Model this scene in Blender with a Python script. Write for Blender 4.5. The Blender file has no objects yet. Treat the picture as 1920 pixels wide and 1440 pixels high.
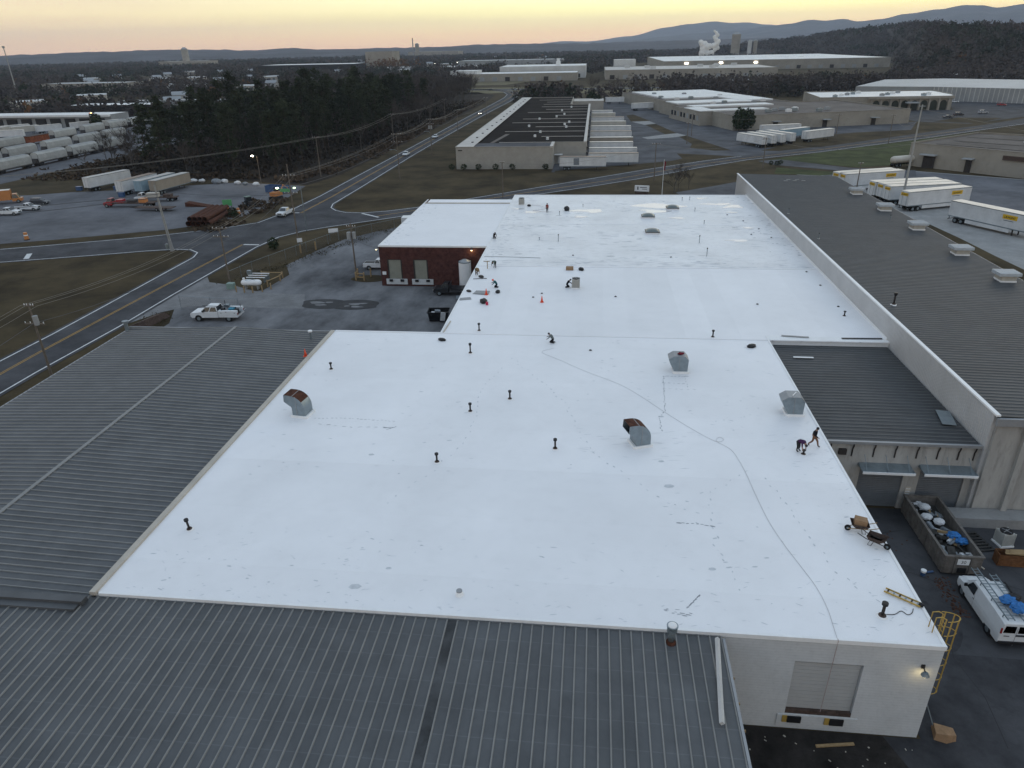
import bpy, bmesh, math, random
from mathutils import Matrix, Vector, noise
from mathutils.geometry import tessellate_polygon
R = math.radians
HAZE = 6.3e-5
random.seed(7)
sc = bpy.context.scene
COL = sc.collection
# ------------------------------------------------------------------ camera
cam = bpy.data.cameras.new('camera'); camo = bpy.data.objects.new('camera', cam); COL.objects.link(camo)
cam.sensor_width = 36; cam.lens = 24.956; cam.clip_start = .5; cam.clip_end = 90000
camo.matrix_world = Matrix(((0.99405899, -0.0285014, 0.10504469, 0), (0.10704117, 0.43085756, -0.89604908, 0),
                            (-0.01972065, 0.90196975, 0.43134865, 36.4), (0, 0, 0, 1)))
sc.camera = camo
# ------------------------------------------------------------------ dusk sky
SUNROT = 30.0
w = bpy.data.worlds.new('World'); sc.world = w; w.use_nodes = True; nt = w.node_tree
bg = nt.nodes['Background']
def N(nt, t, **k):
    n = nt.nodes.new(t)
    for a, b in k.items(): setattr(n, a, b)
    return n
def ramp(nt, stops):
    r = N(nt, 'ShaderNodeValToRGB'); e = r.color_ramp.elements
    while len(e) < len(stops): e.new(.5)
    for el, (p, c) in zip(e, stops):
        el.position = p; el.color = (*c, 1)
    return r
sky = N(nt, 'ShaderNodeTexSky', sky_type='NISHITA', sun_disc=False)
sky.sun_elevation = R(0.5); sky.sun_rotation = R(SUNROT); sky.altitude = 250; sky.dust_density = 1.2; sky.ozone_density = 2
tc = N(nt, 'ShaderNodeTexCoord'); sx = N(nt, 'ShaderNodeSeparateXYZ'); nt.links.new(tc.outputs['Generated'], sx.inputs[0])
el = N(nt, 'ShaderNodeMath', operation='POWER'); mx = N(nt, 'ShaderNodeMath', operation='MAXIMUM'); mx.inputs[1].default_value = 0
nt.links.new(sx.outputs[2], mx.inputs[0]); nt.links.new(mx.outputs[0], el.inputs[0]); el.inputs[1].default_value = .5
# ramps over sqrt(sin elevation): sunset side and the side away from it
r1 = ramp(nt, [(0, (1.60, 1.00, .60)), (.11, (1.74, 1.20, .60)), (.19, (1.84, 1.70, .74)), (.26, (1.80, 1.82, 1.12)), (.42, (1.05, 1.04, .92)), (.65, (.72, .82, .91)), (1, (.62, .77, .93))])
r2 = ramp(nt, [(0, (1.62, .95, .54)), (.11, (1.70, 1.11, .58)), (.20, (1.52, 1.22, .68)), (.30, (1.10, .96, .76)), (.45, (.68, .69, .72)), (.68, (.58, .69, .83)), (1, (.61, .76, .92))])
dp = N(nt, 'ShaderNodeVectorMath', operation='DOT_PRODUCT'); nt.links.new(tc.outputs['Generated'], dp.inputs[0])
dp.inputs[1].default_value = (math.sin(R(SUNROT)), math.cos(R(SUNROT)), 0)
mp = N(nt, 'ShaderNodeMapRange'); mp.interpolation_type = 'SMOOTHSTEP'; mp.inputs['From Min'].default_value = .35; mp.inputs['From Max'].default_value = .97
nt.links.new(dp.outputs['Value'], mp.inputs[0])
mixa = N(nt, 'ShaderNodeMix', data_type='RGBA'); nt.links.new(mp.outputs[0], mixa.inputs[0])
for r_ in (r1, r2): nt.links.new(el.outputs[0], r_.inputs[0])
nt.links.new(r2.outputs[0], mixa.inputs[6]); nt.links.new(r1.outputs[0], mixa.inputs[7])
# thin high cloud streaks low over the horizon
mapn = N(nt, 'ShaderNodeMapping'); mapn.inputs['Scale'].default_value = (2.2, 2.2, 42); nt.links.new(tc.outputs['Generated'], mapn.inputs[0])
cn = N(nt, 'ShaderNodeTexNoise'); cn.inputs['Scale'].default_value = 1.6; cn.inputs['Detail'].default_value = 5; nt.links.new(mapn.outputs[0], cn.inputs['Vector'])
cr = ramp(nt, [(.45, (1, 1, 1)), (.75, (.93, .92, .95))]); nt.links.new(cn.outputs[0], cr.inputs[0])
mulc = N(nt, 'ShaderNodeMix', data_type='RGBA', blend_type='MULTIPLY'); mulc.inputs[0].default_value = 1
nt.links.new(mixa.outputs[2], mulc.inputs[6]); nt.links.new(cr.outputs[0], mulc.inputs[7])
sks = N(nt, 'ShaderNodeVectorMath', operation='SCALE'); sks.inputs['Scale'].default_value = .035; nt.links.new(sky.outputs[0], sks.inputs[0])
add = N(nt, 'ShaderNodeVectorMath', operation='ADD'); nt.links.new(mulc.outputs[2], add.inputs[0]); nt.links.new(sks.outputs[0], add.inputs[1])
nt.links.new(add.outputs[0], bg.inputs[0]); bg.inputs[1].default_value = .92
# afterglow: the sun has just gone behind the ridge
sl = bpy.data.lights.new('sun', 'SUN'); sl.energy = .25; sl.angle = R(25); sl.color = (1, .86, .66)
so = bpy.data.objects.new('sun', sl); COL.objects.link(so)
sd = Vector((math.sin(R(SUNROT)) * math.cos(R(12)), math.cos(R(SUNROT)) * math.cos(R(12)), math.sin(R(12))))
so.rotation_euler = sd.to_track_quat('Z', 'Y').to_euler(); so.location = (0, 0, 80)
sc.view_settings.view_transform = 'Standard'; sc.view_settings.look = 'None'; sc.view_settings.gamma = 1; sc.view_settings.use_curve_mapping = False
sc.view_settings.exposure = 0
sc.cycles.max_bounces = 4; sc.cycles.diffuse_bounces = 2; sc.cycles.glossy_bounces = 2; sc.cycles.transmission_bounces = 3; sc.cycles.volume_bounces = 1
sc.cycles.transparent_max_bounces = 6; sc.cycles.use_denoising = True

# ------------------------------------------------------------------ materials
MATS = {}
def mat(key, col, rough=.8, var=.12, scale=.5, bump=0, bscale=8, metal=0, spec=.3, world=True, col2=None, dirt=0, emit=None, estr=0, rnd=0, stretch=None, alpha=None):
    """noise-varied principled material; world=True anchors the pattern to the place, else to the object"""
    if key in MATS: return MATS[key]
    m = bpy.data.materials.new(key); m.use_nodes = True; t = m.node_tree; b = t.nodes['Principled BSDF']; L = t.links.new
    MATS[key] = m
    b.inputs['Roughness'].default_value = rough; b.inputs['Metallic'].default_value = metal; b.inputs['Specular IOR Level'].default_value = spec if rough < .8 else min(spec, .1)
    if emit:
        b.inputs['Base Color'].default_value = (*col, 1); b.inputs['Emission Color'].default_value = (*emit, 1); b.inputs['Emission Strength'].default_value = estr
        return m
    if world: src = N(t, 'ShaderNodeNewGeometry').outputs['Position']
    else: src = N(t, 'ShaderNodeTexCoord').outputs['Object']
    if stretch:
        q = N(t, 'ShaderNodeMapping'); q.inputs['Scale'].default_value = stretch; L(src, q.inputs[0]); src = q.outputs[0]
    n1 = N(t, 'ShaderNodeTexNoise'); n1.inputs['Scale'].default_value = scale; n1.inputs['Detail'].default_value = 6; n1.inputs['Roughness'].default_value = .62; L(src, n1.inputs['Vector'])
    lo = tuple(max(0, c * (1 - var * 1.4)) for c in col); hi = tuple(min(1, c * (1 + var)) for c in (col2 or col))
    rp = ramp(t, [(.3, lo), (.7, hi)]); L(n1.outputs[0], rp.inputs[0]); out = rp.outputs[0]
    if dirt:
        n2 = N(t, 'ShaderNodeTexNoise'); n2.inputs['Scale'].default_value = scale * 7; n2.inputs['Detail'].default_value = 8; n2.inputs['Roughness'].default_value = .7; L(src, n2.inputs['Vector'])
        r2_ = ramp(t, [(.5, (1, 1, 1)), (.78, (1 - dirt,) * 3)]); L(n2.outputs[0], r2_.inputs[0])
        mm = N(t, 'ShaderNodeMix', data_type='RGBA', blend_type='MULTIPLY'); mm.inputs[0].default_value = 1; L(out, mm.inputs[6]); L(r2_.outputs[0], mm.inputs[7]); out = mm.outputs[2]
    if rnd:
        oi = N(t, 'ShaderNodeObjectInfo'); mr = N(t, 'ShaderNodeMapRange'); mr.inputs['To Min'].default_value = 1 - rnd; mr.inputs['To Max'].default_value = 1 + rnd; L(oi.outputs['Random'], mr.inputs[0])
        hs = N(t, 'ShaderNodeVectorMath', operation='SCALE'); L(out, hs.inputs[0]); L(mr.outputs[0], hs.inputs['Scale']); out = hs.outputs[0]
    L(out, b.inputs['Base Color'])
    if bump:
        n3 = N(t, 'ShaderNodeTexNoise'); n3.inputs['Scale'].default_value = bscale; n3.inputs['Detail'].default_value = 4; L(src, n3.inputs['Vector'])
        bp = N(t, 'ShaderNodeBump'); bp.inputs['Strength'].default_value = bump; bp.inputs['Distance'].default_value = .05; L(n3.outputs[0], bp.inputs['Height']); L(bp.outputs[0], b.inputs['Normal'])
    return m
def add_lines(m, axis, period, width, dark, amt=1.0, wob=0.0):
    """multiply thin lines (seams, courses, screw rows) every `period` metres along a world axis"""
    t = m.node_tree; L = t.links.new; b = t.nodes['Principled BSDF']; src = b.inputs['Base Color'].links[0].from_socket
    g = N(t, 'ShaderNodeNewGeometry'); s = N(t, 'ShaderNodeSeparateXYZ'); L(g.outputs['Position'], s.inputs[0])
    d = N(t, 'ShaderNodeMath', operation='DIVIDE'); L(s.outputs[axis], d.inputs[0]); d.inputs[1].default_value = period
    fr = N(t, 'ShaderNodeMath', operation='FRACT'); L(d.outputs[0], fr.inputs[0])
    lt = N(t, 'ShaderNodeMath', operation='LESS_THAN'); L(fr.outputs[0], lt.inputs[0]); lt.inputs[1].default_value = width / period
    mm = N(t, 'ShaderNodeMix', data_type='RGBA', blend_type='MULTIPLY'); L(src, mm.inputs[6]); mm.inputs[7].default_value = (dark, dark, dark, 1)
    if wob:
        n = N(t, 'ShaderNodeTexNoise'); n.inputs['Scale'].default_value = wob; L(g.outputs['Position'], n.inputs['Vector'])
        mu = N(t, 'ShaderNodeMath', operation='MULTIPLY'); L(lt.outputs[0], mu.inputs[0]); L(n.outputs[0], mu.inputs[1]); L(mu.outputs[0], mm.inputs[0])
    else:
        mu = N(t, 'ShaderNodeMath', operation='MULTIPLY'); L(lt.outputs[0], mu.inputs[0]); mu.inputs[1].default_value = amt; L(mu.outputs[0], mm.inputs[0])
    L(mm.outputs[2], b.inputs['Base Color']); return m
def ribbed(m, axis, period, strength=.6):
    """vertical rib relief on far sheet-metal walls"""
    t = m.node_tree; L = t.links.new; b = t.nodes['Principled BSDF']
    g = N(t, 'ShaderNodeTexCoord'); s = N(t, 'ShaderNodeSeparateXYZ'); L(g.outputs['Object'], s.inputs[0])
    a = N(t, 'ShaderNodeMath', operation='MULTIPLY'); L(s.outputs[axis], a.inputs[0]); a.inputs[1].default_value = 6.2832 / period
    c = N(t, 'ShaderNodeMath', operation='SINE'); L(a.outputs[0], c.inputs[0])
    bp = N(t, 'ShaderNodeBump'); bp.inputs['Strength'].default_value = strength; bp.inputs['Distance'].default_value = .04; L(c.outputs[0], bp.inputs['Height']); L(bp.outputs[0], b.inputs['Normal'])
    return m

# ------------------------------------------------------------------ mesh building
class MB:
    def __init__(s): s.v = []; s.f = []; s.m = []
    def add(s, vs, fs, m=0):
        o = len(s.v); s.v += [tuple(v) for v in vs]
        for f in fs: s.f.append(tuple(i + o for i in f)); s.m.append(m)
        return s
    def box(s, c, d, rz=0, m=0, tx=1, ty=1):
        cs, sn = math.cos(rz), math.sin(rz); vs = []
        for k, z in enumerate((-.5, .5)):
            for x, y in ((-.5, -.5), (.5, -.5), (.5, .5), (-.5, .5)):
                X, Y = x * d[0] * (tx if k else 1), y * d[1] * (ty if k else 1)
                vs.append((c[0] + X * cs - Y * sn, c[1] + X * sn + Y * cs, c[2] + z * d[2]))
        return s.add(vs, [(3, 2, 1, 0), (4, 5, 6, 7), (0, 1, 5, 4), (1, 2, 6, 5), (2, 3, 7, 6), (3, 0, 4, 7)], m)
    def bb(s, x0, x1, y0, y1, z0, z1, m=0): return s.box(((x0 + x1) / 2, (y0 + y1) / 2, (z0 + z1) / 2), (x1 - x0, y1 - y0, z1 - z0), 0, m)
    def cyl(s, p, q, r, r2=None, n=8, m=0, cap=True):
        p, q = Vector(p), Vector(q); r2 = r if r2 is None else r2; ax = (q - p)
        if ax.length < 1e-6: return s
        ax.normalize(); a = ax.orthogonal().normalized(); b = ax.cross(a); vs = []
        for c, rr in ((p, r), (q, r2)):
            for i in range(n):
                t = 2 * math.pi * i / n; vs.append(c + (a * math.cos(t) + b * math.sin(t)) * rr)
        fs = [(i, (i + 1) % n, n + (i + 1) % n, n + i) for i in range(n)]
        if cap: fs += [tuple(range(n - 1, -1, -1)), tuple(range(n, 2 * n))]
        return s.add(vs, fs, m)
    def tube(s, pts, r, n=5, m=0):
        pts = [Vector(p) for p in pts]; vs = []; fs = []; up = Vector((0, 0, 1))
        for i, p in enumerate(pts):
            d = (pts[min(i + 1, len(pts) - 1)] - pts[max(i - 1, 0)]).normalized()
            a = d.cross(up); a = a.normalized() if a.length > 1e-4 else Vector((1, 0, 0)); b = a.cross(d); rr = r[i] if isinstance(r, (list, tuple)) else r
            for k in range(n):
                t = 2 * math.pi * k / n; vs.append(p + (a * math.cos(t) + b * math.sin(t)) * rr)
        for i in range(len(pts) - 1):
            for k in range(n): fs.append((i * n + k, i * n + (k + 1) % n, (i + 1) * n + (k + 1) % n, (i + 1) * n + k))
        fs += [tuple(range(n - 1, -1, -1)), tuple(range((len(pts) - 1) * n, len(pts) * n))]
        return s.add(vs, fs, m)
    def loft(s, secs, m=0, cap=True):
        n = len(secs[0]); vs = [p for q in secs for p in q]; fs = []
        for i in range(len(secs) - 1):
            for k in range(n): fs.append((i * n + k, i * n + (k + 1) % n, (i + 1) * n + (k + 1) % n, (i + 1) * n + k))
        if cap: fs += [tuple(range(n - 1, -1, -1)), tuple(range((len(secs) - 1) * n, len(secs) * n))]
        return s.add(vs, fs, m)
    def sheet(s, poly, z, m=0):
        t = tessellate_polygon([[Vector((*p[:2], 0)) for p in poly]]); fs = []
        for a, b, c in t:
            A, B, C = poly[a], poly[b], poly[c]
            fs.append((a, b, c) if (B[0] - A[0]) * (C[1] - A[1]) - (B[1] - A[1]) * (C[0] - A[0]) > 0 else (a, c, b))
        return s.add([(p[0], p[1], z) for p in poly], fs, m)
    def walls(s, poly, z0, z1, m=0):
        n = len(poly); vs = [(p[0], p[1], z0) for p in poly] + [(p[0], p[1], z1) for p in poly]
        return s.add(vs, [(i, (i + 1) % n, n + (i + 1) % n, n + i) for i in range(n)], m)
    def prism(s, poly, z0, z1, m=0): s.walls(poly, z0, z1, m); s.sheet(poly, z1, m); return s
    def extr(s, prof, y0, y1, m=0):
        """profile of (x, z) points extruded along y"""
        n = len(prof); t = tessellate_polygon([[Vector((p[0], p[1], 0)) for p in prof]])
        vs = [(p[0], y0, p[1]) for p in prof] + [(p[0], y1, p[1]) for p in prof]
        fs = [(i, (i + 1) % n, n + (i + 1) % n, n + i) for i in range(n)] + [f for f in t] + [tuple(n + i for i in f[::-1]) for f in t]
        return s.add(vs, fs, m)
    def ribbon(s, pts, wd, z, m=0):
        vs = []
        for i, p in enumerate(pts):
            a, b = pts[max(i - 1, 0)], pts[min(i + 1, len(pts) - 1)]; d = Vector((b[0] - a[0], b[1] - a[1])).normalized(); nx, ny = -d.y, d.x
            vs += [(p[0] + nx * wd / 2, p[1] + ny * wd / 2, z), (p[0] - nx * wd / 2, p[1] - ny * wd / 2, z)]
        return s.add(vs, [(2 * i, 2 * i + 1, 2 * i + 3, 2 * i + 2) for i in range(len(pts) - 1)], m)
    def blob(s, c, r, n=2, jit=.2, m=0, sc_=(1, 1, 1), seed=0):
        bm = bmesh.new(); bmesh.ops.create_icosphere(bm, subdivisions=n, radius=1); rn = random.Random(seed)
        vs = []
        for v in bm.verts:
            k = 1 + jit * (rn.random() - .5) * 2; vs.append((c[0] + v.co.x * r * k * sc_[0], c[1] + v.co.y * r * k * sc_[1], c[2] + v.co.z * r * k * sc_[2]))
        bm.verts.index_update(); s.add(vs, [tuple(v.index for v in f.verts) for f in bm.faces], m); bm.free(); return s
    def mesh(s, name, mats, smooth=False, org=(0, 0, 0)):
        me = bpy.data.meshes.new(name)
        me.from_pydata([(v[0] - org[0], v[1] - org[1], v[2] - org[2]) for v in s.v] if any(org) else s.v, [], s.f)
        if not isinstance(mats, (list, tuple)): mats = [mats]
        for k in mats: me.materials.append(MATS[k] if isinstance(k, str) else k)
        if len(mats) > 1: me.polygons.foreach_set('material_index', s.m)
        if smooth: me.polygons.foreach_set('use_smooth', [True] * len(me.polygons))
        me.update(); return me
    def build(s, name, mats, parent=None, smooth=False, world=False, fix=False):
        """world=True: vertices are world coordinates (the parent is an unrotated Empty)"""
        org = tuple(parent.matrix_basis.translation) if (parent is not None and world) else (0, 0, 0)
        if parent is not None and world and parent.parent is not None: org = tuple(Vector(org) + parent.parent.matrix_basis.translation)
        me = s.mesh(name, mats, smooth, org)
        if fix:
            bm = bmesh.new(); bm.from_mesh(me); bmesh.ops.recalc_face_normals(bm, faces=bm.faces); bm.to_mesh(me); bm.free()
        return link(name, me, parent)
def link(name, me, parent=None):
    o = bpy.data.objects.new(name, me); COL.objects.link(o)
    if parent is not None: o.parent = parent
    return o
def tag(o, label=None, cat=None, group=None, kind=None):
    if label: o['label'] = label
    if cat: o['category'] = cat
    if group: o['group'] = group
    if kind: o['kind'] = kind
    return o
def thing(name, label, cat, loc=(0, 0, 0), rz=0, group=None):
    o = bpy.data.objects.new(name, None); COL.objects.link(o); o.empty_display_size = .3
    o.location = loc; o.rotation_euler = (0, 0, rz); return tag(o, label, cat, group)
def struct(name, mb, m, smooth=False): return tag(mb.build(name, m, None, smooth), kind='structure')
CH = {}
def kids(o): return [c for c in o.children]
def dup(o, loc=None, rz=None, label=None, group=None, scale=None, parent=None):
    c = o.copy(); COL.objects.link(c)
    if parent is not None: c.parent = parent
    if loc is not None: c.location = loc
    if rz is not None: c.rotation_euler = (0, 0, rz)
    if scale is not None: c.scale = scale if isinstance(scale, tuple) else (scale,) * 3
    if label: c['label'] = label
    if group: c['group'] = group
    for ch in kids(o): dup(ch, parent=c)
    return c
def bevel(o, wd=.02, seg=1):
    b = o.modifiers.new('bevel', 'BEVEL'); b.width = wd; b.segments = seg; b.limit_method = 'ANGLE'; return o

# palette -------------------------------------------------------------------
mat('grass', (.048, .037, .020), .95, .35, .09, .6, 3, col2=(.066, .050, .027), dirt=.3)
mat('grass_green', (.046, .058, .024), .95, .3, .15, .6, 3, col2=(.062, .072, .030), dirt=.2)
mat('asphalt', (.064, .065, .071), .85, .28, .16, .4, 20, col2=(.074, .075, .080), dirt=.3)
mat('asphalt_dark', (.046, .047, .052), .85, .3, .22, .4, 20, col2=(.062, .062, .066), dirt=.3)
mat('asphalt_old', (.082, .083, .091), .9, .25, .10, .4, 14, col2=(.105, .107, .115), dirt=.25)
mat('lot_gravel', (.118, .12, .13), .95, .22, .06, .6, 6, col2=(.15, .152, .163), dirt=.3)
mat('concrete', (.29, .29, .285), .85, .12, .3, .2, 10, dirt=.2)
mat('paint_white', (.62, .63, .63), .7, .2, 1.5, dirt=.35)
mat('paint_yellow', (.42, .24, .05), .7, .2, 1.5, dirt=.35)
mat('membrane', (.815, .815, .825), .50, .045, .10, .05, 3, spec=.35, dirt=.05, rnd=.025)
mat('membrane_old', (.785, .79, .80), .40, .075, .14, .08, 3, spec=.4, dirt=.17, rnd=.02)
mat('edge_white', (.80, .805, .80), .5, .05, .6, dirt=.1)
mat('edge_tan', (.46, .42, .36), .6, .1, .6, dirt=.15)
mat('painted_block', (.57, .58, .58), .75, .07, .5, .25, 5, dirt=.16)
add_lines(MATS['painted_block'], 2, .203, .022, .74, wob=.9)
mat('metal_pan', (.088, .092, .096), .5, .16, .4, .1, 3, metal=.1, spec=.35, dirt=.1, rnd=.07)
mat('metal_rib', (.22, .22, .212), .5, .1, .8, metal=.05, spec=.4, dirt=.12)
mat('metal_pan_dark', (.052, .056, .060), .55, .2, .3, .1, 3, metal=.05, spec=.25, dirt=.22, rnd=.05)
mat('metal_rib_dark', (.115, .119, .121), .5, .1, .8, metal=.05, spec=.3, dirt=.15)
mat('trim_grey', (.30, .31, .32), .5, .08, .6, metal=.3, dirt=.15)
mat('wall_offwhite', (.44, .435, .42), .7, .1, .4, .1, 6, dirt=.25)
mat('wall_metal_white', (.50, .50, .49), .5, .06, .4, metal=.1, dirt=.1)
mat('block_stained', (.42, .41, .385), .85, .2, .35, .2, 6, dirt=.4, stretch=(1, 1, .22))
mat('tan_metal', (.36, .34, .30), .6, .08, .5, dirt=.12, world=False)
mat('tan_plain', (.36, .335, .29), .75, .1, .12, dirt=.15)
mat('galv', (.24, .285, .31), .38, .12, 2, metal=.55, spec=.5, dirt=.15, world=False)
mat('rust', (.085, .036, .024), .8, .4, 3, .3, 12, world=False, dirt=.3)
mat('iron', (.04, .034, .031), .7, .4, 5, .2, 20, world=False, dirt=.3)
mat('iron_brown', (.075, .05, .04), .75, .4, 5, .2, 20, world=False)
mat('black', (.015, .015, .017), .5, .2, 3, world=False)
mat('rubber', (.02, .02, .021), .85, .2, 3, world=False)
mat('glass_dark', (.02, .025, .03), .08, .1, 1, spec=.8, world=False)
mat('paint_truck', (.68, .70, .71), .28, .04, 2, spec=.5, world=False, dirt=.06)
mat('wood', (.34, .24, .13), .8, .25, 4, .2, 12, world=False, stretch=(1, 6, 6))
mat('wood_pole', (.16, .135, .11), .9, .2, 2, .3, 12, world=False)
mat('concrete_pole', (.34, .34, .32), .8, .1, 1, world=False, dirt=.15)
mat('brick', (.082, .034, .029), .85, .3, 2.2, .5, 9, dirt=.3)
add_lines(MATS['brick'], 2, .20, .022, 1.55, amt=.5)
mat('steel_yellow', (.42, .28, .07), .5, .1, 2, world=False, dirt=.15)
mat('orange', (.80, .10, .04), .5, .08, 2, world=False)
mat('blue_tarp', (.03, .16, .42), .6, .3, 3, .4, 6, world=False)
mat('lens_red', (.25, .02, .02), .3, .1, 2, world=False)
mat('lamp_warm', (.9, .8, .5), .4, emit=(1, .83, .45), estr=6)
mat('lamp_white', (.9, .9, .8), .4, emit=(1, .93, .80), estr=14)
mat('lamp_green', (.6, .9, .5), .4, emit=(.75, 1, .55), estr=9)
mat('lamp_orange', (.9, .5, .2), .4, emit=(1, .38, .14), estr=10)
mat('roof_door', (.17, .185, .20), .55, .1, .8, metal=.2, dirt=.1)
# ------------------------------------------------------------------ ground and roads
BIG = 13000
g = MB()
xs = [-BIG, -7000, -3000, -1200, -500, -200, -80, 0, 80, 200, 500, 1200, 3000, 7000, BIG]; ys = [-600, -100, 0, 60, 150, 300, 600, 1200, 2500, 5000, 9000, 13500]
for j in range(len(ys) - 1):
    for i in range(len(xs) - 1): g.add([(xs[i], ys[j], 0), (xs[i + 1], ys[j], 0), (xs[i + 1], ys[j + 1], 0), (xs[i], ys[j + 1], 0)], [(0, 1, 2, 3)])
struct('ground', g, 'grass')
E_S_R = [(-69.9, 20), (-69.6, 74.7), (-68.8, 91.4), (-68.8, 106.3), (-68.4, 124.4), (-68.1, 136.5), (-66.8, 145), (-63.5, 150.6), (-58.7, 155), (-43.5, 166.9), (-28, 179.8), (-15.7, 192.2), (-1.7, 203.8), (13.8, 217.6), (35.1, 239.1), (51, 253.5)]
E_FAR_LO = [(51, 253.5), (79.4, 271.5), (130.2, 309.6), (164, 337), (215, 377), (300, 445)]
E_FAR_HI = [(290, 452), (209, 387), (171.5, 353.5), (137.2, 327.3), (83.2, 283.6), (56, 264.5)]
E_E_UP = [(50.8, 262.3), (36.7, 251.6), (14.6, 232.1), (-4.9, 213.2), (-21.9, 196.7), (-35.8, 183.5), (-43.8, 175.8), (-50, 171.6), (-55.5, 169.4), (-60, 169.8), (-63.3, 172), (-65.7, 175.4), (-66.8, 180), (-66.6, 203.2), (-66.7, 270.7), (-66.1, 320), (-64, 420), (-62.3, 475), (-60.2, 530), (-59.6, 575), (-61.5, 617), (-70, 655), (-86, 684), (-130, 716), (-230, 745)]
E_N_LF = [(-232, 736), (-134, 707), (-92, 677), (-78, 650), (-70.5, 613), (-68.8, 575), (-69.2, 530), (-70, 475), (-71.2, 420), (-72.2, 320), (-73.6, 228.5), (-74, 190), (-75, 172), (-77.4, 158.5), (-84, 152), (-91.7, 147.4), (-98.1, 143.5), (-117, 135.2), (-150, 121.5), (-210, 96)]
E_W_LO = [(-206, 86.5), (-150, 109.3), (-114.6, 123.7), (-98.9, 129.3), (-90, 132.8), (-84.5, 134.4), (-81, 134.2), (-78.3, 132), (-77.3, 128.5), (-77.2, 120.5), (-76.9, 100.5), (-76.8, 87.7), (-77.2, 74), (-77.6, 20)]
def offs(pts, d):
    out = []
    for i, p in enumerate(pts):
        a, b = pts[max(i - 1, 0)], pts[min(i + 1, len(pts) - 1)]; v = Vector((b[0] - a[0], b[1] - a[1])).normalized(); out.append((p[0] + v.y * d, p[1] - v.x * d))
    return out
rd = MB(); rd.sheet(offs(E_S_R, .7) + offs(E_FAR_LO, .7)[1:] + offs(E_FAR_HI, .7) + offs(E_E_UP, .7) + offs(E_N_LF, .7) + offs(E_W_LO, .7), .05)
struct('road', rd, 'asphalt')
mk = MB()
for ln in (E_S_R, E_E_UP, E_N_LF, E_W_LO, E_FAR_LO): mk.ribbon(ln, .24, .058)
for a, b, wd in (((-55.6, 168.8), (-50.3, 164.6), .6), ((-113.2, 130), (-111, 126.2), 1.0), ((-75.2, 169), (-71.6, 169.2), .6), ((-71.7, 138.6), (-68.3, 138.4), .6)):
    mk.ribbon([a, b], wd, .0585)
struct('road_edge_line', mk, 'paint_white')
yl = MB()
for dx in (-.16, .16):
    yl.ribbon([(-73.9 + dx, 20), (-73.9 + dx, 81), (-73.4 + dx, 98.6), (-72.9 + dx, 113.5), (-71.9 + dx, 138.5)], .13, .0582)
    yl.ribbon([(-71.2 + dx, 169), (-70.4 + dx, 190), (-70.2 + dx, 228), (-69.2 + dx, 320), (-67.6 + dx, 420), (-66.2 + dx, 475), (-64.7 + dx, 530), (-64.2 + dx, 575), (-66 + dx, 615), (-74 + dx, 652), (-89 + dx, 680)], .15, .0582)
    yl.ribbon([(-51 + dx, 166), (-40 + dx, 175), (-19 + dx, 194.5), (4 + dx, 214), (36 + dx, 245.5), (52 + dx, 258), (81 + dx, 277.5), (134 + dx, 318.5), (167 + dx, 345)], .13, .0582)
struct('road_centre_line', yl, 'paint_yellow')
def pave(name, poly, m, z): return struct(name, MB().sheet(poly, z), m)
mat('yard_worn', (.060, .061, .067), .92, .3, .16, .4, 14, col2=(.20, .202, .21), dirt=.3, stretch=(.55, .30, 1))
# yard behind the brick wing, with the concrete apron crossing it
pave('yard_pavement', [(-62, 93), (-62.5, 76), (-16, 73), (-16, 113), (-34, 113), (-34, 157), (-43, 155), (-47, 150.5), (-52, 143), (-55, 132), (-56.5, 124), (-53.5, 118), (-54.5, 109), (-63, 106), (-64.6, 99)], 'yard_worn', .02)
pave('driveway', [(-69.2, 90.5), (-66, 97.5), (-63, 100.6), (-44, 100.4), (-46.5, 107.2), (-54, 107.6), (-61, 111.5), (-66, 113), (-69.2, 118)], mat('concrete_old', (.20, .20, .202), .9, .2, .3, .3, 10, dirt=.3), .034)
mat('wet', (.026, .027, .030), .7, .3, .8, spec=.3)
def lobed(cx, cy, rx, ry, seed, n=26, j=.28):
    rn = random.Random(seed); ph = [rn.random() * 6.28 for _ in range(4)]
    return [(cx + rx * math.cos(t) * (1 + j * sum(math.sin(k * t + ph[k - 1]) / k for k in (1, 2, 3, 4)) * .6), cy + ry * math.sin(t) * (1 + j * sum(math.cos(k * t + ph[k - 1]) / k for k in (1, 2, 3, 4)) * .6)) for t in [6.2832 * i / n for i in range(n)]]
for cx, cy, rx, ry, sd_ in ((-42.0, 103, 4.2, 2.2, 3), (-36.2, 102.5, 4.4, 2.3, 5)): pave('damp_patch', lobed(cx, cy, rx, ry, sd_), 'wet', .036 + .001 * sd_)
for k, (cx, cy, rx, ry) in enumerate(((-43.0, 103.4, 1.3, .5), (-42.0, 102.3, 1.0, .4), (-41.2, 103.6, .7, .3), (-36.9, 102.9, 1.1, .45), (-35.6, 103.2, .8, .3), (-36.2, 101.7, .9, .35), (-37.6, 101.9, .5, .25))): pave('pale_patch', lobed(cx, cy, rx, ry, 11 + k, j=.5), 'concrete_old', .046 + .002 * k)
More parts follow.
